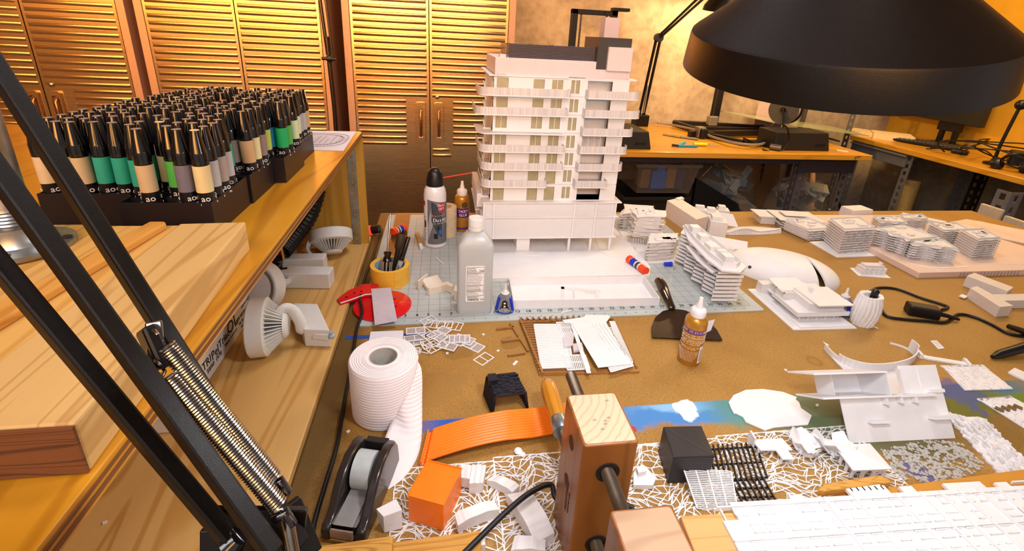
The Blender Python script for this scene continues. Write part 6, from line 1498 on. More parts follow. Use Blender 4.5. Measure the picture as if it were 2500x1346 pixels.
def longstrip(lab, c0, c1, w, n, seed):
    R = random.Random(seed); t = thing('relief_strip',lab,'relief strip',((c0[0]+c1[0])/2,(c0[1]+c1[1])/2,0))
    a = Vector(c0); d = Vector(c1)-a; nn = Vector((-d.y,d.x)).normalized()
    b = MB(); b.sheet(lambda u,v: (*(a+d*u+nn*w*(v-.5)*(1+.04*sin(u*40)+.03*sin(u*93))),.003+.0028*(sin(u*120)*.25+sin(u*33+v*9)*.35+(R.random()-.5)*.9)),70,16,lambda p: Vector((p.x,p.y,.0002))); b.build('rough_strip',RL,t)
    b = MB()
    for i in range(60):
        u = R.random()*.95; v = R.uniform(.06,.94); l = R.uniform(.02,.10); p = a+d*u+nn*w*(v-.5); e = a+d*min(1,u+l)+nn*w*(v-.5)
        b.strip([tuple(p),tuple(e)],R.uniform(.001,.004),.003,R.uniform(.005,.0085))
    b.build('raised_ridges',RL,t)
longstrip('long rough white relief strip running diagonally beyond the leaning section model',tuple(Z(2352,1018)[:2]),tuple(Z(2530,1205)[:2]),.066,1,3)
# leaning section model
so = Vector((.82,-.411,0)); sx = Vector((.196,-.008,0)); sup = Vector((0,.069,.094)); L2 = sup.length; su = sup/L2; sn = sx.cross(su).normalized()
if sn.y > 0: sn = -sn
t = thing('section_model','large white wall section model leaning back, with shelves sticking out','section model',so)
def SP(u, w, n=0): return so+sx*u+su*(w*.80)+sn*n
def sbox(b, u0,u1,w0,w1,n0,n1): return b.hull8([SP(u0,w0,n0),SP(u1,w0,n0),SP(u1,w1,n0),SP(u0,w1,n0)],[SP(u0,w0,n1),SP(u1,w0,n1),SP(u1,w1,n1),SP(u0,w1,n1)])
sbox(MB(),0,1,.0,.092,-.002,0).build('wall_plate',WHITE,t)
sbox(MB(),.62,1.0,.092,.148,-.002,0).build('wall_plate',WHITE,t)
sbox(sbox(MB(),.60,.64,.092,.142,-.003,.006),.80,.805,.10,.140,0,.0012).each('edge_rib',WHITE,t)
b = MB(); sbox(b,-.22,.50,.088,.0915,-.050,.016); sbox(b,.22,.86,.086,.0915,0,.012); b.build('floor_slab',WHITE,t)
sbox(sbox(MB(),-.26,.43,.136,.1395,-.05,.016),-.0,.005,.0915,.136,-.05,-.01).build('upper_slab',WHITE,t)
sbox(sbox(MB(),.0,.43,.0915,.136,-.052,-.049),.425,.43,.0915,.136,-.05,.014).build('room_wall',WHITE,t)
for u0,u1,w0,w1 in ((.38,.40,.072,.088),(.52,.54,.074,.088),(.66,.68,.074,.088)): sbox(MB(),u0,u1,w0,w1,0,.011).build('fin',WHITE,t)
sbox(MB(),.20,.36,.037,.0415,0,.012).build('fin',WHITE,t)
sbox(MB(),.78,1.0,.040,.048,0,.014).build('fin',WHITE,t)
sbox(MB(),.84,.99,.092,.099,0,.006).build('sill',WHITE,t)
MB().hull8([SP(.3,.02,-.002),SP(.7,.02,-.002),SP(.7,.03,-.002),SP(.3,.03,-.002)],[Vector((so.x+.06,so.y+.07,0.0004)),Vector((so.x+.14,so.y+.07,0.0004)),Vector((so.x+.14,so.y+.08,0.0004)),Vector((so.x+.06,so.y+.08,0.0004))]).build('back_prop',WHITE,t)
# flat disc outline
one('plan_plate',MB().prism(PZ([(1784,1000),(1778,985),(1790,968),(1820,955),(1862,953),(1910,960),(1945,973),(1942,978),(1950,985),(1955,1000),(1981,1018),(1972,1040),(1890,1047),(1868,1054),(1820,1033),(1812,1020),(1796,1012),(1792,1014)]),.0002,.0032),WHITE,'flat white plan-shaped plate with ragged edge, on the paint band','plate',bevel=.0006)
chip('tiny white crumb between the plan plate and the leaning section model',[(1990,990),(1997,989),(1998,994),(1991,995)],.003,'white_crumb')
# ================================================================ lace sheets
R = random.Random(77)
def lace(lab, x0, x1, y0, y1, n1, n2, th, z0=.0003, skew=0, fam=.9):
    t = thing('lace_sheet',lab,'lace sheet',((x0+x1)/2,(y0+y1)/2,0)); b = MB(); W = x1-x0; H = y1-y0; cell = []
    # irregular cells: a jittered grid of nodes stretched along flow lines, each edge drawn as a slender curved rib
    nx = max(4,int(W/.0098)); ny = max(4,int(H/.0064)); N = {}
    def flow(u,v): return .010*sin(u*9+v*4)+.008*sin(u*17-v*7)
    for i in range(nx+1):
        for j in range(ny+1):
            u = i/nx; v = j/ny; e = 0 if (i in (0,nx) or j in (0,ny)) else 1
            x = x0+W*u+e*R.uniform(-.0040,.0040); y = y0+H*v+e*(R.uniform(-.003,.003)+flow(u,v)*min(1,8*min(v,1-v)))
            N[i,j] = (x+skew*(y-y0),min(max(y,y0),y1))
    def seg(a,c,w):
        m = ((a[0]+c[0])/2+R.uniform(-.001,.001),(a[1]+c[1])/2+R.uniform(-.0012,.0012)); b.strip([a,m,c],[w*1.5,w,w*1.5],z0,z0+th*R.uniform(.55,.9))
    for j in range(ny+1):
        L = catmull([(*N[i,j],0) for i in range(nx+1)],4); L = [(p.x,min(max(p.y,y0),y1)) for p in L]
        b.strip(L,[(.00125 if 0 < j < ny else .0018)*(1+.35*sin(k*.9+j)) for k in range(len(L))],z0,z0+th*R.uniform(.95,1.1))
    for i in range(nx+1):
        for j in range(ny):
            if i in (0,nx): seg(N[i,j],N[i,j+1],.0014); continue
            if R.random() < .9: seg(N[i,j],N[min(nx,max(0,i+R.choice((-1,0,0,1,1)))),j+1],R.uniform(.0009,.0014))
            if R.random() < .25: seg(N[i,j],N[min(nx,i+1),j+1],.0009)
    b.build('net',WHITE,t)
lace('white laser cut lace sheet left of the wooden clamp, under the orange cube',.090,.232,-.528,-.389,0,0,.0012,skew=.0)
lace('white laser cut lace sheet behind the wooden clamp, under the white blocks',.233,.372,-.54,-.383,0,0,.0012,.0004)
lace('white laser cut lace sheet right of the wooden clamp, under the black cube',.373,.60,-.515,-.381,0,0,.0012,.0003)
lace('white laser cut lace sheet at the right, under the little arched pavilion',.601,.845,-.508,-.377,0,0,.0012,.0003)
LZ = .0018
# black cube
def from_px(P, h): return [tuple(Z(u,v,h)[:2]) for u,v in P]
cb = from_px([(1627,1180),(1612,1112),(1672,1095),(1722,1180)],LZ)
c0 = Vector((.4805,-.4525)); ce = Vector((.061,-.004)); cf = Vector((.010,.055)); h = .051
t = thing('black_cube','matt black printed cube standing on the lace sheet','cube',(*c0,LZ))
q = [c0,c0+ce,c0+ce+cf,c0+cf]; MB().prism([tuple(p) for p in q],LZ,LZ+h).build('cube',layered('black_cube_print','#1c1a1f',300,2,.25),t,bevel=.0012)
b = MB(); b.strip([tuple(q[3]*.98+q[1]*.02),tuple(q[1]*.98+q[3]*.02)],.0006,LZ+h,LZ+h+.0004); b.build('diagonal_seam',mat('seam_grey','#4a4653',.5),t)
# black rods grid
def rods(lab, o, ex, ey, n, r, cross, z, m, name, cat='grid'):
    o = Vector(o); ex = Vector(ex); ey = Vector(ey); c = o+ex*.5+ey*.5; t = thing(name,lab,cat,(c.x,c.y,z))
    b = MB()
    for i in range(n):
        p = o+ex*(i/(n-1)); b.tube([(p.x,p.y,z+r*2.2),((p+ey).x,(p+ey).y,z+r*2.2)],r,6)
    b.each('rod',m,t)
    b = MB()
    for f in cross: 
        p = o+ey*f; b.tube([(p.x,p.y,z+r),((p+ex).x,(p+ex).y,z+r)],r*.95,6)
    b.each('cross_bar',m,t); return t
BR = mat('black_rod_print','#17121a',.35)
rods('black printed grid of slanting rods right of the black cube, upper of two',(.546,-.458),(.088,-.003),(.022,.062),12,.0016,(.03,.45,.9),LZ,BR,'rod_grid')
rods('smaller black printed grid of rods in front of the larger black grid',(.571,-.502),(.050,-.003),(.006,.046),7,.0017,(.05,.35,.65,.95),LZ,BR,'rod_grid')
# white slat grid leaning on the black cube
t = thing('slat_grid','white slatted grid leaning over the lace in front of the black cube','slat grid',(.54,-.48,LZ))
g0,g1,g2,g3 = Z(1702,1242,LZ+.001),Z(1800,1240,LZ+.001),Z(1785,1152,LZ+.022),Z(1668,1143,LZ+.026)
b = MB(); G = lambda u,v: (g0*(1-u)+g1*u)*(1-v)+(g3*(1-u)+g2*u)*v
for i in range(22): b.bar(G(0,i/21),G(1,i/21),.0012,.0010)
b.each('slat',WHITE,t); b = MB()
for u in (0,.25,.5,.75,1): b.bar(G(u,0),G(u,1),.0018,.0014)
b.each('stile',WHITE,t)
# small white pieces on the lace
p = Z(1880,1098,LZ); t = thing('table_shaped_piece','white table shaped piece with a stepped top and short legs on the lace','model piece',p)
b = MB(); b.M = TR((p.x,p.y,0),-.12); b.prism([(-.030,.006),(.022,.010),(.026,-.012),(.018,-.013),(.019,-.030),(.000,-.030),(-.001,-.013),(-.026,-.014)],LZ+.011,LZ+.0135); b.build('top',WHITE,t)
b = MB(); b.M = TR((p.x,p.y,0),-.12)
for x,y in ((-.026,-.010),(.020,-.009),(.002,-.026),(.016,-.026),(-.026,.004),(.02,.006)): b.bx(x-.0015,x+.0015,y-.0015,y+.0015,LZ,LZ+.011)
b.bx(-.030,-.027,.0,.016,LZ,LZ+.022); b.each('leg',WHITE,t)
def shell(lab, p, rz, r, seed):
    t = thing('petal_shell_model',lab,'shell model',p)
    for k in range(7):
        b = MB(); b.M = TR(p,rz+k*.75)
        def f(u,v,k=k):
            a = -.5+u*1.25; rr = r*(.35+.65*v)*(1-.06*k); return (rr*cos(a)*(1+.25*v),rr*sin(a)*(1+.25*v),.002+r*1.15*(v**1.2)*(1-.5*abs(u-.5)*2)*(.45+.55*((k*3%7)/7)) )
        b.sheet(f,8,8,lambda q: q+Vector((0,0,-.0012))); b.build('petal',WHITE,t,smooth=60)
    b = MB(); b.M = TR(p); b.lathe([(.0001,0),(r*.62,0),(r*.55,.006),(.0001,.010)],24); b.build('shell_base',WHITE,t,smooth=50)
shell('white curled petal shell model on the lace, left of the pair',Z(1966,1100,LZ),.4,.024,1)
shell('white curled petal shell model on the lace, right of the pair',Z(2036,1098,LZ),2.2,.027,2)
# arched pavilion
pv = Vector((.764,-.473)); pe = Vector((.054,-.003)); pf = Vector((.006,.040)); hz = .019
t = thing('arched_pavilion_model','white pavilion model with arches and a hipped roof on the lace','building model',(*pv,LZ))
def PV(u,v): return pv+pe*u+pf*v
def archwall(a, c, n):
    a = Vector(a); c = Vector(c); d = c-a; L = d.length; d.normalize(); nn = Vector((-d.y,d.x)); b = MB(); w = L/n; ow = w*.32
    for k in range(n):
        cx = w*(k+.5); 
        S = [(0,0),(cx-w/2,0)] 
        arc = [(cx+ow*cos(pi-pi*i/10),.009+ow*sin(pi-pi*i/10)*.9) for i in range(11)]
        top = hz
        for (xa,za),(xb_,zb2) in zip(arc[:-1],arc[1:]):
            P = [a+d*xa,a+d*xb_]; q0,q1 = P; b.hull8([(q0.x,q0.y,LZ+za),(q1.x,q1.y,LZ+zb2),(*(q1+nn*.002),LZ+zb2),(*(q0+nn*.002),LZ+za)],[(q0.x,q0.y,LZ+top),(q1.x,q1.y,LZ+top),(*(q1+nn*.002),LZ+top),(*(q0+nn*.002),LZ+top)])
        for xa,xb_ in ((cx-w/2,cx-ow),(cx+ow,cx+w/2)):
            q0,q1 = a+d*xa,a+d*xb_; b.hull8([(q0.x,q0.y,LZ),(q1.x,q1.y,LZ),(*(q1+nn*.002),LZ),(*(q0+nn*.002),LZ)],[(q0.x,q0.y,LZ+top),(q1.x,q1.y,LZ+top),(*(q1+nn*.002),LZ+top),(*(q0+nn*.002),LZ+top)])
    b.build('arched_wall',WHITE,t)
archwall(PV(0,0),PV(1,0),3); archwall(PV(0,1),PV(0,0),3); archwall(PV(1,0),PV(1,1),3); archwall(PV(1,1),PV(0,1),3)
b = MB(); q = [PV(-.08,-.08),PV(1.08,-.08),PV(1.08,1.08),PV(-.08,1.08)]; m = PV(.5,.5)
b.add([(*p,LZ+hz) for p in q]+[(*p,LZ+hz+.0015) for p in q]+[(*m,LZ+hz+.007)],[(3,2,1,0),(0,1,5,4),(1,2,6,5),(2,3,7,6),(3,0,4,7),(4,5,8),(5,6,8),(6,7,8),(7,4,8)]); b.build('hipped_roof',WHITE,t)
# white footprint piece left side of right lace
one('white_mass_piece',MB().prism(PZ([(1545,1165),(1575,1150),(1600,1178),(1592,1195),(1545,1195)],LZ),LZ,LZ+.008).prism(PZ([(1550,1160),(1568,1155),(1575,1170),(1555,1175)],LZ),LZ,LZ+.016),WHITE,'white blocky piece on the lace right behind the clamp jaw','model piece')
# foam moss patch
b = MB(); Rm = random.Random(9); P0_ = [Vector(p) for p in PZ([(2150,1100),(2270,1075),(2350,1085),(2405,1140),(2310,1190),(2190,1170)])]
cm = sum(P0_,Vector((0,0)))/6
def inpoly(p):
    c = False; j = 5
    for i in range(6):
        a,d = P0_[i],P0_[j]
        if (a.y > p.y) != (d.y > p.y) and p.x < (d.x-a.x)*(p.y-a.y)/(d.y-a.y)+a.x: c = not c
        j = i
    return c
k = 0
while k < 1300:
    p = Vector((Rm.uniform(.80,1.12),Rm.uniform(-.52,-.38)))
    if not inpoly(p): k += 0; 
    elif sin(p.x*190+2*sin(p.y*160))*sin(p.y*210+sin(p.x*130)) > .35: pass
    else:
        r = Rm.uniform(.0009,.0030); b.ball((p.x,p.y,r*.5),r,6,.6); k += 1
tag(b.build('moss_patch',mat('translucent_crumb','#cfcbc2',.6,var=.1,scale=200,alpha=.6),smooth=60),'patch of greyish white model foliage crumbs in front of the leaning section','model foliage',None,'stuff')
# ================================================================ planks and the big facade at bottom right
PT = .028
PLK = wood('light_plank','#e3b877','#cf9a55','X',1.2,.55,7,seed=31)
PLO = wood('orange_plank','#d99a35','#bb7a22','X',1.2,.5,7,seed=33)
one('pine_plank',MB().hull8([(.462,-.519,.0),(1.10,-.545,.0),(1.10,-.68,.0),(.448,-.66,.0)][::-1],[(.462,-.519,PT),(1.10,-.545,PT),(1.10,-.68,PT),(.448,-.66,PT)][::-1]),PLK,'pale pine plank under the big white facade, right of the clamp','plank',bevel=.002)
qo = [Vector((*p,0)) for p in PZ([(1990,1212),(2440,1155),(2520,1185),(2500,1215),(2100,1240)],.02)]
one('orange_plank',MB().prism([(.66,-.516),(.70,-.508),(1.035,-.500),(1.06,-.543),(.66,-.5265)],.0,.022),PLO,'orange-brown plank edge behind the big white facade','plank',bevel=.002)
one('wood_offcut',MB().prism(PZ([(1992,1208),(2010,1192),(2140,1172),(2165,1182),(2172,1190),(2010,1212)],.024),.0225,.034),wood('offcut_end_grain','#d8a34c','#b57f30','X',2,.6,16,seed=35),'rough sawn yellow wood offcut tucked behind the big white facade','offcut',bevel=.002)
FT = PT+.0045
t = thing('facade_relief_model','big white printed facade relief lying on the pine plank at bottom right','facade model',(.8,-.6,PT))
f0 = Z(1765,1272,FT); f1 = Z(1795,1228,FT); f2 = Z(2455,1172,FT); 
o_ = Vector((f0.x,f0.y)); fx = Vector((.62,-.028)); fx_n = fx.normalized(); fy = Vector((-fx_n.y,fx_n.x))
LF = lambda u,w: o_+fx_n*u+fy*w
def FB(b,u0,u1,w0,w1,z0,z1): return b.prism([tuple(LF(u,w)) for u,w in ((u0,w0),(u1,w0),(u1,w1),(u0,w1))],z0,z1)
b = MB(); FB(b,0,.60,-.095,.0,PT,FT); FB(b,.022,.58,.0,.024,PT,FT); FB(b,.11,.13,.024,.029,PT,FT); FB(b,.20,.26,.024,.036,PT,FT); FB(b,.28,.30,.024,.033,PT,FT); FB(b,.35,.41,.024,.034,PT,FT); FB(b,.43,.45,.024,.031,PT,FT); b.build('facade_plate',WHITE,t)
b = MB(); FB(b,-.004,.022,.016,.018,PT,FT); FB(b,.004,.006,.0,.016,PT,FT); FB(b,.205,.255,.036,.038,PT,FT)
for i in range(6): FB(b,.206+.0095*i,.208+.0095*i,.030,.036,PT,FT)
FB(b,.46,.49,.030,.032,PT,FT); FB(b,.488,.490,.02,.03,PT,FT); b.build('open_lattice',WHITE,t)
R = random.Random(12); b = MB(); sdw = MB()
for r_,w in enumerate((-.082,-.062,-.040,-.019,.004)):
    u = .02+.012*(r_%2)
    while u < .57:
        l = R.choice((.014,.018,.018,.024)); 
        if R.random() < .85:
            FB(b,u,u+l,w,w+.0015,FT,FT+.0022); FB(b,u,u+l,w+.010,w+.0115,FT,FT+.0016); FB(b,u,u+.0012,w,w+.0115,FT,FT+.0014); FB(b,u+l-.0012,u+l,w,w+.0115,FT,FT+.0014)
        u += l+R.choice((.006,.009,.014))
b.build('window_surrounds',WHITE,t)
b = MB()
for u in [.155,.20,.262,.30,.33,.36,.39,.42,.45,.48,.51,.54]: FB(b,u,u+.0035,-.09,.022,FT,FT+.003)
for w in (-.070,-.028,.016): FB(b,.0,.58,w,w+.002,FT,FT+.0025)
b.each('pilaster',WHITE,t)
# ================================================================ clamp
t = thing('wooden_clamp','wooden handscrew clamp with steel screws in the foreground','clamp',(.335,-.56,0))
HJ = .2; JZ = .0004
def jaw(x0,x1,y0,y1,h,nm,top=None):
    b = MB(); b.prism(rrect(x0,x1,y0,y1,.004,3),JZ,h); o = b.build(nm,MAPLE,t,bevel=.0015,smooth=30)
    b = MB(); b.prism(rrect(x0+.0025,x1-.0025,y0+.0025,y1-.0025,.003,3),h-.0004,h+.0003); b.build('end_grain_top',top or ENDG,o,org=(0,0,0))
    return o
j1 = jaw(.3035,.3655,-.554,-.478,HJ,'rear_jaw'); j2 = jaw(.3065,.367,-.700,-.626,HJ,'front_jaw',wood('weathered_maple_top','#a98663','#947150','X',2.0,.5,4,seed=61))
def screw(y0,y1,z,x=.3345,r=.0078):
    b = MB(); n = int((y1-y0)/.0011); b.M = TR((x,y0,z),0,-pi/2)
    b.lathe([(.0001,0)]+[(r-.0011*(i%2),(y1-y0)*i/n) for i in range(n+1)]+[(.0001,y1-y0)],18); b.build('threaded_screw',mat('brownish_steel','#6f6051',.35,.85,var=.15),t,smooth=20)
screw(-.66,-.397,.160); screw(-.66,-.384,.047)
k = MB()
for z in (.160,.047): k.M = TR((.3345,-.5545,z),0,pi/2); k.lathe([(.0095,-.0005),(.0135,-.0005),(.0135,.0008),(.0095,.0008)],24,closed=True); k.M = TR((.3345,-.5536,z),0,pi/2); k.lathe([(.0001,0),(.0134,0),(.0134,.0006),(.0001,.0006)],24)
k.each('screw_hole',mat('hole_dark','#1c0f06',.9),j1)
k = MB()
for z in (.165,.105): k.M = TR((.3036,-.516,z),0,0,-pi/2); k.lathe([(.0001,0),(.0085,0),(.0085,.0007),(.0001,.0007)],20)
k.each('pivot_pin_hole',mat('hole_brown','#4a2a12',.8),j1)
k = MB(); M_ = Matrix.Translation((.3033,-.522,.088)) @ Matrix.Rotation(-pi/2,4,'Z') @ Matrix.Rotation(pi/2,4,'X') @ Matrix.Rotation(pi/2,4,'Z')
k.text('ADJUSTABLE',.0085,M_,.0002); k.text('CLAMP CO.',.0065,M_ @ TR((0,-.009,0)),.0002); k.build('burned_stamp',mat('burn_mark','#4d2c18',.8),j1)
k = MB()
for x,y in ((.350,-.492),(.343,-.518),(.338,-.522),(.3365,-.5265),(.326,-.520),(.331,-.5335)): k.box((x,y,HJ+.0004),(.004,.0025,.0003),.4)
k.each('pencil_mark',mat('graphite_mark','#8f7f6a',.8),j1)
b = MB(); b.M = TR((.3345,-.390,.047),0,-pi/2); b.lathe([(.0105,0),(.0135,.001),(.0142,.004),(.0142,.020),(.0128,.024),(.0128,.027)],28); b.build('ferrule',mat('zinc_ferrule','#9fb0ba',.3,.85),t,smooth=35)
b = MB(); b.M = TR((.3345,-.364,.047),0,-pi/2); b.lathe([(.0125,0),(.0135,.010),(.0142,.03),(.0146,.05),(.0140,.066),(.0128,.076),(.0098,.083),(.005,.0865),(.0001,.0875)],32); b.build('wooden_handle',HANDLE,t,smooth=40)
b = MB(); b.ball((.3345+.010,-.380,.047+.0105),.003,10); b.build('ferrule_rivet',STEEL,t,smooth=60)
# ================================================================ orange pieces, white arches, arch bench
t = thing('orange_cube','orange printed cube with raised edges on the lace','cube',(.14,-.45,LZ))
o4 = [Vector(p) for p in from_px([(998,1272),(1083,1297),(1119,1205),(1046,1185)],LZ)]; hh = .046
o4[2] = o4[1]+(o4[3]-o4[0])*1.02
MB().prism([tuple(p) for p in o4],LZ,LZ+hh).build('cube',ORANGE,t,bevel=.0008)
b = MB(); q = [tuple(p) for p in o4]+[tuple(o4[0])]; b.strip(q,.0022,LZ+hh,LZ+hh+.0012); b.build('raised_edge',ORANGE,t)
t = thing('orange_wave_sheet','orange ribbed wavy sheet arching over the table','wave sheet',(.24,-.35,0))
wl0,wl1 = Vector((.125,-.388)),Vector((.360,-.350)); wup = Vector((.010,.060))
def wz(u): return .0015+.015*max(0,sin(min(1,u*1.35)*pi*.74+.25))*(1-.9*max(0,u-.55)) if u > .02 else .0
def wf(u,v):
    p = wl0+(wl1-wl0)*u+wup*v; return (p.x,p.y,wz(u)*1.0+.004+.0012*abs(sin(v*pi*11)))
MB().sheet(wf,60,66,.0025).build('ribbed_sheet',ORANGE,t,smooth=50)
b = MB(); b.strip([tuple(wl0),tuple(wl0+wup)],.0022,.0003,.010); b.build('end_lip',ORANGE,t)
def arch_block(lab, P, h, bow, seed):
    q = [Vector(p) for p in from_px(P,LZ)]; c = sum(q,Vector((0,0)))/4
    t = thing('arched_block',lab,'block',(c.x,c.y,LZ)); b = MB()
    def f(u,v): 
        p = (q[0]*(1-u)+q[1]*u)*(1-v)+(q[3]*(1-u)+q[2]*u)*v; return (p.x,p.y,LZ+h+bow*4*u*(1-u)+.0006*sin(u*14+seed))
    b.sheet(f,16,2,lambda p: Vector((p.x,p.y,LZ+.0001))); b.build('block',PLA,t,smooth=25); return t
arch_block('upright cream white block with a small ink mark, behind the orange cube',[(1120,1188),(1160,1196),(1160,1160),(1125,1155)],.018,.0,1)
arch_block('translucent striped white block standing right of the ink marked block',[(1145,1205),(1178,1204),(1186,1160),(1153,1158)],.019,.0,2)
arch_block('white arched block lying behind the black cable, furthest back of its kind',[(1188,1185),(1250,1215),(1268,1198),(1208,1172)],.010,.004,3)
arch_block('white arched block in front of the orange cube and left of the black cable',[(1118,1302),(1218,1262),(1205,1240),(1110,1275)],.014,.005,4)
arch_block('large white arched block crossed by the black cable',[(1235,1225),(1305,1345),(1352,1320),(1290,1215)],.014,.007,5)
arch_block('white block at the bottom edge, right of the rough wood strips',[(1245,1362),(1330,1362),(1330,1335),(1255,1325)],.012,.004,6)
arch_block('white ridged block peeking from behind the rough wood strips',[(1130,1352),(1185,1345),(1180,1318),(1132,1318)],.010,.002,7)
o = one('faceted_cube',MB().hull8([Vector((*p,LZ)) for p in from_px([(938,1302),(980,1292),(985,1262),(925,1275)],LZ)],[Vector((*p,LZ+.027)) for p in from_px([(936,1262),(982,1245),(967,1218),(918,1243)],LZ+.027)]),PLA,'white faceted cube left of the orange cube, beside the tape dispenser','cube',bevel=.0006)
k = MB(); k.strip(from_px([(1121,1148),(1126,1142)],LZ+.0195),.0006,LZ+.0183,LZ+.0187); tag(k.build('ink_mark',INK,org=Z(1123,1146,LZ+.018)),'small black ink mark on top of the cream white block','mark')
# black arched bench
t = thing('arched_bench_model','small black printed arch of ribs standing like a bench','bench model',(.265,-.27,0)); BB = mat('blue_black_print','#1a1b25',.35,var=.2,bump=.4,bscale=300)
e0 = Vector((.240,-.296)); ee = Vector((.062,.005)); ef = Vector((-.010,.047)); bh = .040
for i in range(9):
    a = e0+ef*(i/8)
    b = MB(); w = .0042
    lf = (Vector((a.x,a.y,.0003)),Vector((a.x+.004,a.y,bh-.001)),Vector((a.x+ee.x-.006,a.y+ee.y,bh-.001)),Vector((a.x+ee.x,a.y+ee.y,.0003)))
    b.bar(lf[0],lf[1],.0036,w*.8,(0,1,0)); b.bar(lf[2],lf[3],.0036,w*.8,(0,1,0)); b.bar(lf[1],lf[2],.0052,.0036)
    b.build('rib',BB,t)
b = MB(); Rb = random.Random(3)
for i in range(60):
    p = e0+ef*Rb.random()+ee*Rb.uniform(.08,.9); b.box((p.x,p.y,bh+.0014),(Rb.uniform(.004,.010),.003,Rb.uniform(.001,.003)),Rb.uniform(-.2,.2))
p = e0+ef*.75; b.box((p.x+.010,p.y,bh+.004),(.014,.018,.010),.08); b.build('bumpy_seat_top',BB,t)
# ================================================================ toilet paper roll
tp = Vector((.0625,-.2625,0)); TPR = .0548; TPH = .104
TPM = mat('tissue_paper','#eee8e6',.85,var=.02)
t_ = NT('embossed_tissue'); cc = t_.n('ShaderNodeTexCoord'); sp = t_.n('ShaderNodeSeparateXYZ'); t_.l(cc.outputs['Object'],sp.inputs[0])
w = t_.math('SINE',t_.math('MULTIPLY',sp.outputs[2],2*pi/.0052)); nz = t_.noise(t_.co(),900,2)
t_.set(Base_Color=srgb('#ece4e4'),Roughness=.85); t_.bump(t_.math('ADD',w,t_.math('MULTIPLY',nz,.5)),.3,.0008); TISS = t_.m
t = thing('toilet_roll','white toilet paper roll standing upright with its loose end trailing','toilet roll',tp)
b = MB(); b.M = TR(tp); b.lathe([(TPR-.002,.0),(TPR,.003),(TPR,TPH-.004),(TPR-.003,TPH)],56); b.v = b.v; 
b2 = MB(); b2.M = TR(tp); b2.lathe([(.0228,.0005),(TPR-.003,.0003),(TPR,.003),(TPR,TPH-.003),(TPR-.002,TPH),(.0228,TPH)],64,closed=True); b2.build('paper_winding',TISS,t,smooth=40)
b = MB(); b.M = TR(tp); b.lathe([(.0215,.0005),(.0228,.0005),(.0228,TPH+.0003),(.0215,TPH+.0003)],40,closed=True); b.build('card_tube',mat('grey_card_tube','#b5b0a6',.8),t,smooth=30)
k = MB()
for r in (.0285,.031,.0335,.0375,.041,.0445,.048,.0515): 
    k.M = TR(tp+Vector((.0,0,TPH+.0001))); k.lathe([(r,0),(r+.0006,0),(r+.0006,.0005),(r,.0005)],64,closed=True)
k.build('winding_lines',mat('winding_line','#d3cac8',.9),t)
def rollp(a,z,e=.0012): return (tp.x+(TPR+e)*cos(rad(a)),tp.y+(TPR+e)*sin(rad(a)),z)
TLc = catmull([rollp(0,TPH-.001),rollp(-18,.088),rollp(-38,.066),rollp(-60,.042),rollp(-74,.022),Z(926,1115,.010),Z(932,1190,.001)],6)
TRc = catmull([Y(1010,872,tp.y+.004),Y(1029,902,tp.y-.012),Y(1031,985,-.302),Y(1029,1075,-.345),Y(1014,1128,-.378),Z(985,1168,.002),Z(948,1196,.001)],6)
def tailf(u,v):
    k = u*(len(TLc)-1); i = min(int(k),len(TLc)-2); f = k-i
    a = TLc[i].lerp(TLc[i+1],f); c_ = TRc[i].lerp(TRc[i+1],f); p = a.lerp(c_,v); p.z = max(p.z,.001); return p
tl = MB().sheet(tailf,36,10).build('loose_sheet',TISS,t,smooth=60)
tl.modifiers.new('s','SOLIDIFY').thickness = .0006
one('white_card',MB().prism(PZ([(900,840),(985,845),(985,810),(905,813)]),.0003,.003),PAPER,'small white card on the table just behind the toilet roll','card')
# ================================================================ tape dispenser
a0 = Vector((.030,-.483)); a1 = Vector((.062,-.392))
t = thing('tape_dispenser','black desktop tape dispenser with a roll of clear tape','tape dispenser',(.045,-.44,.0003))
yd = (Vector((.068,-.372))-Vector((.036,-.492))); Ld = .128; yd.normalize(); xd = Vector((yd.y,-yd.x)); od = Vector((.0335,-.489))
DM = Matrix(((xd.x,yd.x,0,od.x),(xd.y,yd.y,0,od.y),(0,0,1,.0003),(0,0,0,1)))
prof = [(0,0),(.0,.014),(.004,.021),(.013,.022),(.022,.026),(.034,.040),(.052,.054),(.074,.061),(.098,.060),(.114,.052),(.123,.036),(.126,.014),(.126,0)]
def side(b, x0, x1, shr=0):
    vs = [(x0,y,max(0,z-shr)) for y,z in prof]+[(x1,y,max(0,z-shr)) for y,z in prof]; n = len(prof)
    b.M = DM; return b.add(vs,[tuple(range(n)),tuple(range(2*n-1,n-1,-1))]+[(i,i+n,(i+1)%n+n,(i+1)%n) for i in range(n)])
TDK = mat('dark_grey_dispenser','#2a2523',.28,var=.1,coat=.25)
side(MB(),-.029,-.016).build('side_wall',TDK,t,bevel=.003,smooth=40); side(MB(),.016,.029).build('side_wall',TDK,t,bevel=.003,smooth=40)
b = MB(); b.M = DM; b.bx(-.016,.016,.003,.124,0,.012); b.bx(-.016,.016,.113,.123,.0,.046); b.build('body_base',TDK,t,bevel=.001)
b = MB(); b.M = DM; b.add([(-.016,.006,.022),(.016,.006,.022),(.016,.030,.018),(-.016,.030,.018),(-.016,.055,.012),(.016,.055,.012)],[(0,1,2,3),(3,2,5,4)]); b.build('ramp',mat('grey_ramp','#6c6866',.35),t)
b = MB(); b.M = DM @ TR((-.0125,.076,.036),0,0,pi/2); b.lathe([(.0145,0),(.0245,0),(.0245,.025),(.0145,.025)],48,closed=True); b.build('tape_roll',mat('frosted_tape','#b9c2c2',.25,alpha=.92),t,smooth=35)
b = MB(); b.M = DM @ TR((-.0135,.076,.036),0,0,pi/2); b.lathe([(.0001,0),(.0142,0),(.0142,.027),(.0001,.027)],32); b.build('hub',BLACK,t,smooth=35)
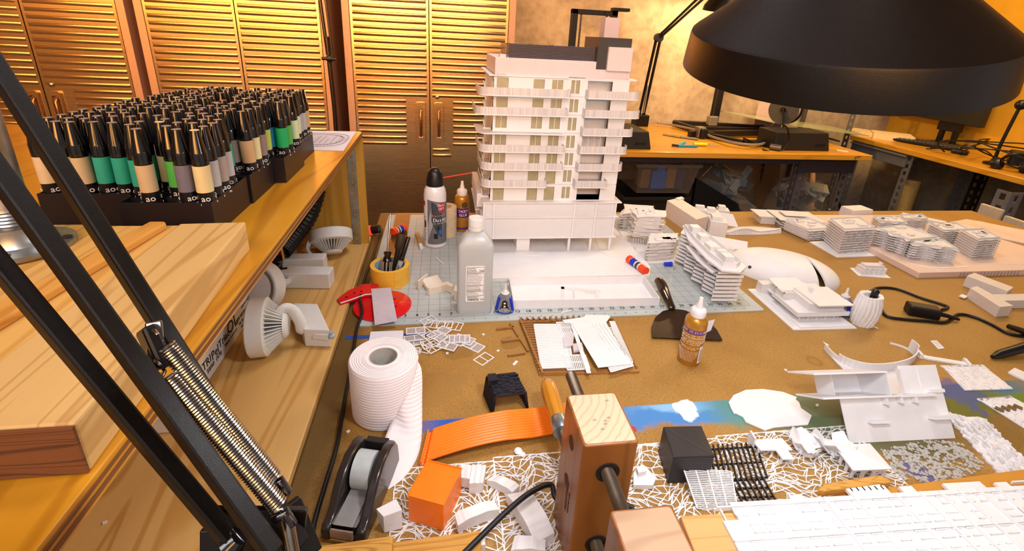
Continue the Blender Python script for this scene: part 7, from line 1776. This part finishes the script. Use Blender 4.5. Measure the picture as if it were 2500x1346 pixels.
b = MB(); b.M = DM; b.add([(-.0125,.004,.0242),(.0125,.004,.0242),(.0125,.056,.0235),(-.0125,.056,.0235)],[(0,1,2,3)]); b.build('tape_tongue',mat('tape_tongue','#8f8d8b',.2,alpha=.8),t)
b = MB(); b.M = DM; b.bx(-.0145,.0145,-.003,.001,.010,.0225); b.build('blade_holder',mat('clear_blade_holder','#a58e84',.15,.4,coat=.5),t,bevel=.0008)
b = MB(); b.M = DM
for i in range(16): b.add([(-.0142+.0018*i,-.0028,.0225),(-.0124+.0018*i,-.0028,.0225),(-.0133+.0018*i,-.0028,.0245),(-.0142+.0018*i,-.0022,.0225),(-.0124+.0018*i,-.0022,.0225),(-.0133+.0018*i,-.0022,.0245)],[(0,1,2),(5,4,3),(0,2,5,3),(1,4,5,2)])
b.build('serrated_blade',STEEL,t)
# ================================================================ rough wood strips and cable at bottom
RW_ = wood('rough_sawn_strip','#d8a24a','#b27a2c','X',1.6,.75,14,seed=41)
one('rough_wood_strip',MB().hull8([(-.006,-.560,.0003),(.20,-.560,.0003),(.205,-.500,.0003),(-.004,-.506,.0003)],[(-.006,-.560,.016),(.20,-.560,.016),(.204,-.502,.016),(-.003,-.508,.016)]),RW_,'rough sawn wooden strip at the bottom edge, lower of two','wood strip',bevel=.002)
one('rough_wood_strip',MB().hull8([(-.006,-.506,.0165),(.098,-.502,.0165),(.098,-.530,.0165),(-.006,-.536,.0165)][::-1],[(-.005,-.507,.0245),(.096,-.503,.0245),(.096,-.530,.0245),(-.005,-.535,.0245)][::-1]),wood('rough_sawn_strip_b','#cf9c45','#a5702a','X',2.2,.8,20,seed=43),'short rough wooden strip resting on the lower one beside the tape dispenser','wood strip',bevel=.002)
cpt = [Z(1120,1365,.03),Z(1160,1325,.03),Z(1200,1285,.034),Z(1250,1238,.036),Z(1300,1200,.034),Z(1345,1184,.028)]+[Vector((.31,-.474,.02)),Vector((.36,-.466,.008)),Vector((.40,-.478,.0055)),Z(1548,1243,.0055)]
one('black_cable',MB().tube(catmull(cpt,8),.0036,10),mat('braided_black','#100f12',.4,bump=.4,bscale=900),'black cable arching over the white blocks to the wooden clamp','cable',smooth=60)
# ================================================================ pile of small window frames
R = random.Random(31)
def frame_mesh(w, h, mull, film):
    b = MB(); e = .0020; th = .0011
    b.bx(-w/2,w/2,-h/2,-h/2+e,0,th).bx(-w/2,w/2,h/2-e,h/2,0,th).bx(-w/2,-w/2+e,-h/2+e,h/2-e,0,th).bx(w/2-e,w/2,-h/2+e,h/2-e,0,th)
    for f in mull: x = -w/2+w*f; b.bx(x-.0009,x+.0009,-h/2+e,h/2-e,0,th)
    return b
FG = 'small white window frames in a loose pile'
spec = [ # px centre, angle, size (w,h), mullions, film, height, label
 ((1181,877),.72,(.034,.026),(.5,),0,.0003,'empty white frame with one bar, alone at the front right end of the pile'),
 ((1157,846),-.70,(.040,.026),(.5,),1,.0004,'filmed white frame with one bar, second from the right end of the pile'),
 ((1133,830),-.55,(.044,.026),(.5,),1,.0018,'filmed white frame under the upright filmed frame, right part of the pile'),
 ((1122,828),-.05,(.044,.028),(.25,.5,.75),1,.0034,'filmed white frame with three bars lying level, right middle of the pile'),
 ((1110,832),-.5,(.044,.026),(.5,),1,.0006,'filmed white frame half hidden below the level three bar frame'),
 ((1110,797),-.35,(.034,.030),(.33,.66),0,.0012,'open white frame with two bars, back right of the pile over the brown table'),
 ((1085,793),-.12,(.036,.026),(.5,),0,.0030,'open white frame beside the back right frame, near the mat edge'),
 ((1062,793),-.3,(.044,.028),(.35,.65),0,.0045,'open white frame with two bars at the back centre of the pile'),
 ((1045,783),.62,(.034,.022),(.5,),0,.0042,'white frame tilted onto the mat edge at the back left of the pile'),
 ((1078,812),.9,(.040,.026),(.5,),1,.0058,'filmed white frame turned steeply in the centre of the pile'),
 ((1068,822),-.75,(.040,.026),(.5,),1,.0072,'filmed white frame in the centre of the pile below the steep one'),
 ((1055,832),.55,(.044,.030),(.35,.65),0,.0022,'open white frame turned left at the front centre of the pile'),
 ((1062,845),.62,(.044,.032),(.33,.66),0,.0040,'open white frame with two bars, topmost at the front centre of the pile'),
 ((1050,840),.4,(.036,.026),(.5,),0,.0056,'open white frame crossing the front centre frames of the pile'),
 ((1015,808),.08,(.040,.022),(.5,),1,.0100,'filmed white frame lying topmost at the left of the pile'),
 ((1012,826),.12,(.042,.020),(.5,),1,.0062,'filmed white frame under the topmost left frame of the pile'),
 ((1010,838),.2,(.040,.020),(.5,),1,.0030,'filmed white frame lowest in the left stack of the pile'),
 ((1030,852),-.35,(.036,.024),(.5,),0,.0010,'open white frame left of the front centre frames, near the toilet roll'),
 ((1005,858),.05,(.034,.020),(),1,.0005,'filmed white frame nearest the toilet roll'),
 ((1092,845),-.45,(.040,.024),(.5,),1,.0048,'filmed white frame between the front centre and right part of the pile'),
 ((1040,815),-.9,(.038,.026),(.5,),0,.0088,'open white frame joining the left stack to the centre of the pile'),
]
FILM = mat('frame_film','#d5d3d6',.25,var=.03,alpha=.3)
for (u,v),rz,(w,h),mu,film,z,lab in spec:
    p = Z(u,v,z); t = thing('window_frame_piece',lab,'frame piece',p,FG)
    b = frame_mesh(w,h,mu,film); b.M = Matrix.Identity(4); b.v = [Vector((q.x,q.y,q.z))+p for q in b.v]; b.build('frame',WHITE,t)
    if film: MB().bx(p.x-w/2+.0015,p.x+w/2-.0015,p.y-h/2+.0015,p.y+h/2-.0015,p.z+.0004,p.z+.0006).build('film_pane',FILM,t)
    t.rotation_euler = (R.uniform(-.02,.02),R.uniform(-.02,.02),rz)
# ================================================================ brown lattice and white slat panels
BRN = wood('brown_strip','#a8743a','#8a5a28','X',2.0,.55,9,seed=51)
t = thing('lattice_base_model','brown wooden lattice base of thin strips carrying white slat panels','lattice model',(.42,-.12,0))
lb = lambda u,v: Vector((.338,-.205,0))*(1-u)*(1-v)+Vector((.535,-.213,0))*u*(1-v)+Vector((.545,-.035,0))*u*v+Vector((.330,-.030,0))*(1-u)*v
b = MB()
for i in range(21): b.bar(lb(0,i/20)+Vector((0,0,.0055)),lb(.30,i/20)+Vector((0,0,.0055)),.0040,.0030)
b.each('cross_strip',BRN,t)
b = MB(); b.bar(lb(.03,-.03)+Vector((0,0,.0085)),lb(.0,1.0)+Vector((0,0,.0085)),.0045,.003); b.bar(lb(0,.98)+Vector((0,0,.0025)),lb(1,1)+Vector((0,0,.0025)),.006,.004); b.bar(lb(0,0)+Vector((0,0,.0025)),lb(1,0)+Vector((0,0,.0025)),.006,.0045); b.bar(lb(1,0)+Vector((0,0,.002)),lb(1,1)+Vector((0,0,.002)),.004,.003); b.bar(lb(.25,0)+Vector((0,0,.002)),lb(.22,1)+Vector((0,0,.002)),.004,.0035); b.bar(lb(.62,0)+Vector((0,0,.002)),lb(.6,1)+Vector((0,0,.002)),.004,.0035)
b.each('long_strip',BRN,t)
b = MB()
for i in range(15): b.bar(lb(.02+.062*i,.965)+Vector((0,0,.005)),lb(.02+.062*i,1.06)+Vector((0,0,.005)),.0045,.004)
b.each('short_block',BRN,t)
MB().prism(PZ([(1330,911),(1550,911),(1545,903),(1330,905)]),.0003,.004).build('front_board',BRN,t)
t2 = thing('lattice_frame_piece','loose brown comb shaped frame lying left of the lattice base','frame piece',(.29,-.10,0))
b = MB(); b.bar(Z(1246,790,.003),Z(1290,858,.003),.005,.004)
for (u0,v0),(u1,v1) in (((1212,804),(1254,799)),((1226,834),(1268,828)),((1240,868),(1282,862))): b.bar(Z(u0,v0,.003),Z(u1,v1,.003),.0045,.004)
b.build('comb',BRN,t2)
def slatpanel(lab, P, z, n, dens, m=WHITE, ribs=True, name='slatted_model'):
    q = [Z(u,v,z) for u,v in P]; c = sum(q,Vector())/4; t = thing(name,lab,'slat panel',c,'white slat panels on the brown lattice')
    G = lambda u,v: (q[0]*(1-u)+q[1]*u)*(1-v)+(q[3]*(1-u)+q[2]*u)*v
    b = MB()
    for i in range(n+1): b.bar(G(0,i/n),G(1,i/n),(q[3]-q[0]).length/n*dens,.0012,(0,0,1))
    b.each('slat',m,t); b = MB()
    for u in (0,1,.5): b.bar(G(u,0)-Vector((0,0,.0008)),G(u,1)-Vector((0,0,.0008)),.003,.0012)
    b.each('stile',m,t); return t
slatpanel('white panel of close level slats on the left half of the lattice',[(1322,899),(1395,896),(1368,793),(1304,793)],.009,26,.82)
slatpanel('second white slat panel slipped under the left level slat panel',[(1330,893),(1400,899),(1385,800),(1320,800)],.0075,26,.7)
slatpanel('white panel of upright slats at the lower middle of the lattice',[(1385,903),(1378,868),(1428,866),(1440,900)],.010,12,.6)
slatpanel('white panel of upright slats at the upper middle of the lattice',[(1371,813),(1358,787),(1400,785),(1418,812)],.010,11,.6)
slatpanel('white panel of fine slats at the right side of the lattice',[(1545,885),(1500,785),(1488,785),(1525,890)],.011,6,.55)
slatpanel('white panel of level slats at the lower right of the lattice',[(1492,908),(1546,893),(1530,868),(1478,880)],.0125,7,.7)
slatpanel('white panel of level slats beneath the smooth boards, right of the lattice',[(1500,900),(1540,886),(1500,800),(1460,805)],.008,16,.7)
def board(lab, P, z, th, m=WHITE): return one('white_board',MB().prism([tuple(Z(u,v,z)[:2]) for u,v in P],z,z+th),m,lab,'board',group=None)
board('smooth white board lying crosswise at the back of the slat panels',[(1373,783),(1378,790),(1480,788),(1490,775),(1485,771),(1430,770),(1424,776)],.0115,.0015)
t = thing('grille_board','white board with a fine raised grille lying topmost on the slat panels','board',Z(1440,840,.014))
gz = .0140; MB().prism([tuple(Z(u,v,gz)[:2]) for u,v in ((1395,790),(1400,785),(1475,780),(1520,862),(1540,890),(1460,899))],gz,gz+.0016).build('board',WHITE,t)
b = MB(); gq = [Z(u,v,gz+.0016) for u,v in ((1443,858),(1490,852),(1457,797),(1412,800))]
G = lambda u,v: (gq[0]*(1-u)+gq[1]*u)*(1-v)+(gq[3]*(1-u)+gq[2]*u)*v
for i in range(13): b.bar(G(i/12,0),G(i/12,1),.0011,.0012)
for i in range(17): b.bar(G(0,i/16),G(1,i/16),.0006,.0008)
b.build('grille',WHITE,t)
b = MB()
for i in range(5): b.bar(Z(1445+9*i,792,gz+.0018),Z(1490+9*i,856,gz+.0018),.0006,.0005)
b.each('scored_line',mat('score_shade','#bdbbbd',.6),t)
board('narrow white strip with a foot, lying down the middle of the slat panels',[(1392,790),(1400,788),(1443,912),(1432,912)],.0125,.0014)
one('clear_chip',MB().prism([tuple(Z(u,v,.0115)[:2]) for u,v in ((1375,825),(1392,810),(1402,818),(1398,845),(1378,850))],.0115,.014),CLEARW,'milky clear plastic chip left in the gap between slat panels','chip')
one('milky_block',MB().prism([tuple(Z(u,v,.0095)[:2]) for u,v in ((1398,845),(1420,842),(1424,858),(1400,862))],.0095,.015),CLEARW,'small milky block in the gap between slat panels','block')
# crumbs on the table
R = random.Random(8)
for i,(u,v,lab) in enumerate(((1258,888,'white sliver on the brown table left of the lattice'),(1216,858,'white crumb near the lone window frame'),(1092,864,'pinkish crumb just below the window frame pile'),(1180,818,'white crumb between the frames and the lattice'),(1918,905,'white crumb on the brown table in front of the villa model'),(2025,512,'small white crumb at the back edge of the table'),(1265,1105,'white glue blob in front of the orange wave sheet'),(850,1055,'white fleck by the black cord left of the toilet roll'))):
    p = Z(u,v); b = MB()
    if i in (0,): b.box((p.x,p.y,.001),(.014,.005,.0018),.9)
    elif i == 6: b.ball((p.x,p.y,.003),.007,8,.5); b.ball((p.x+.006,p.y-.006,.002),.005,8,.5)
    else: b.box((p.x,p.y,.001),(.005,.004,.002),R.random()*3)
    one('white_crumb',b,WHITE,lab,'crumb')
one('white_crumb',MB().box(Z(256,1276,.0115),(.004,.003,.002),.4),WHITE,'white crumb on the pine bench at the bottom left','crumb')
# ================================================================ light and camera
def area(name, loc, size, power, col, target=None, sy=None, spread=pi):
    l = bpy.data.lights.new(name,'AREA'); l.energy = power; l.color = col; l.size = size; l.spread = spread
    if sy: l.shape = 'RECTANGLE'; l.size_y = sy
    o = bpy.data.objects.new(name,l); COL.objects.link(o); o.location = loc
    if target is not None: o.rotation_euler = (Vector(target)-Vector(loc)).to_track_quat('-Z','Y').to_euler()
    return o
area('ceiling_lamp_front',(-.35,-1.5,1.7),1.6,34,(.94,.94,1),(.4,.1,0),1.0)
area('ceiling_lamp_table',(.55,.15,1.76),.45,12,(.95,.95,1),(.55,.15,0))
area('cabinet_reflection_light',(-1.0,-2.4,1.32),3.4,33,(1,.43,.09),(-.7,1.75,1.4),.95,rad(62))  # added unseen light behind the camera for orange reflections on the cabinets
area('side_reflection_light',(-2.55,.2,1.3),1.6,20,(1,.48,.12),(-1.4,1.75,.9),.8,rad(100))  # added light with no lamp there, reflected in the leftmost cabinet
area('ceiling_lamp_cabinets',(-.6,.75,1.77),2.6,17,(1,.52,.13),(-.6,1.75,.5),.3,rad(110))
area('ceiling_lamp_rear_right',(2.8,1.2,1.76),1.4,62,(1,.69,.30),(2.6,2.3,.1),.6)
area('ceiling_lamp_table_right',(1.9,.55,1.76),.5,9,(1,.76,.52),(1.8,.2,0))
l = bpy.data.lights.new('back_lamp_bulb','POINT'); l.energy = 22; l.color = (1,.72,.36); l.shadow_soft_size = .03
o = bpy.data.objects.new('back_lamp_bulb',l); COL.objects.link(o); o.location = BACKLAMP+Vector((0,0,-.01))
l = bpy.data.lights.new('shade_bulb','SPOT'); l.energy = 9.5; l.color = (.97,.96,1); l.shadow_soft_size = .05; l.spot_size = rad(166); l.spot_blend = .25
o = bpy.data.objects.new('shade_bulb',l); COL.objects.link(o); o.location = SHADE_M @ Vector((0,0,.16*SHADE_R)); o.rotation_euler = SHADE_M.to_euler()
w = bpy.data.worlds.new('w'); bpy.context.scene.world = w; w.use_nodes = True
w.node_tree.nodes['Background'].inputs[0].default_value = (.9,.8,.75,1); w.node_tree.nodes['Background'].inputs[1].default_value = .5
c = bpy.data.cameras.new('camera'); co = bpy.data.objects.new('camera',c); COL.objects.link(co)
c.sensor_width = 36; c.lens = 36*FPX/2500; c.shift_x = 0; c.shift_y = -(673-CY)/2500; c.clip_start = .02
m = Matrix((RW[0],-RW[1],-RW[2])).transposed().to_4x4(); m.translation = CAM; co.matrix_world = m
sc = bpy.context.scene; sc.camera = co
sc.view_settings.view_transform = 'Standard'; sc.view_settings.look = 'None'; sc.view_settings.gamma = 1; sc.view_settings.use_curve_mapping = False
sc.view_settings.exposure = 0.16
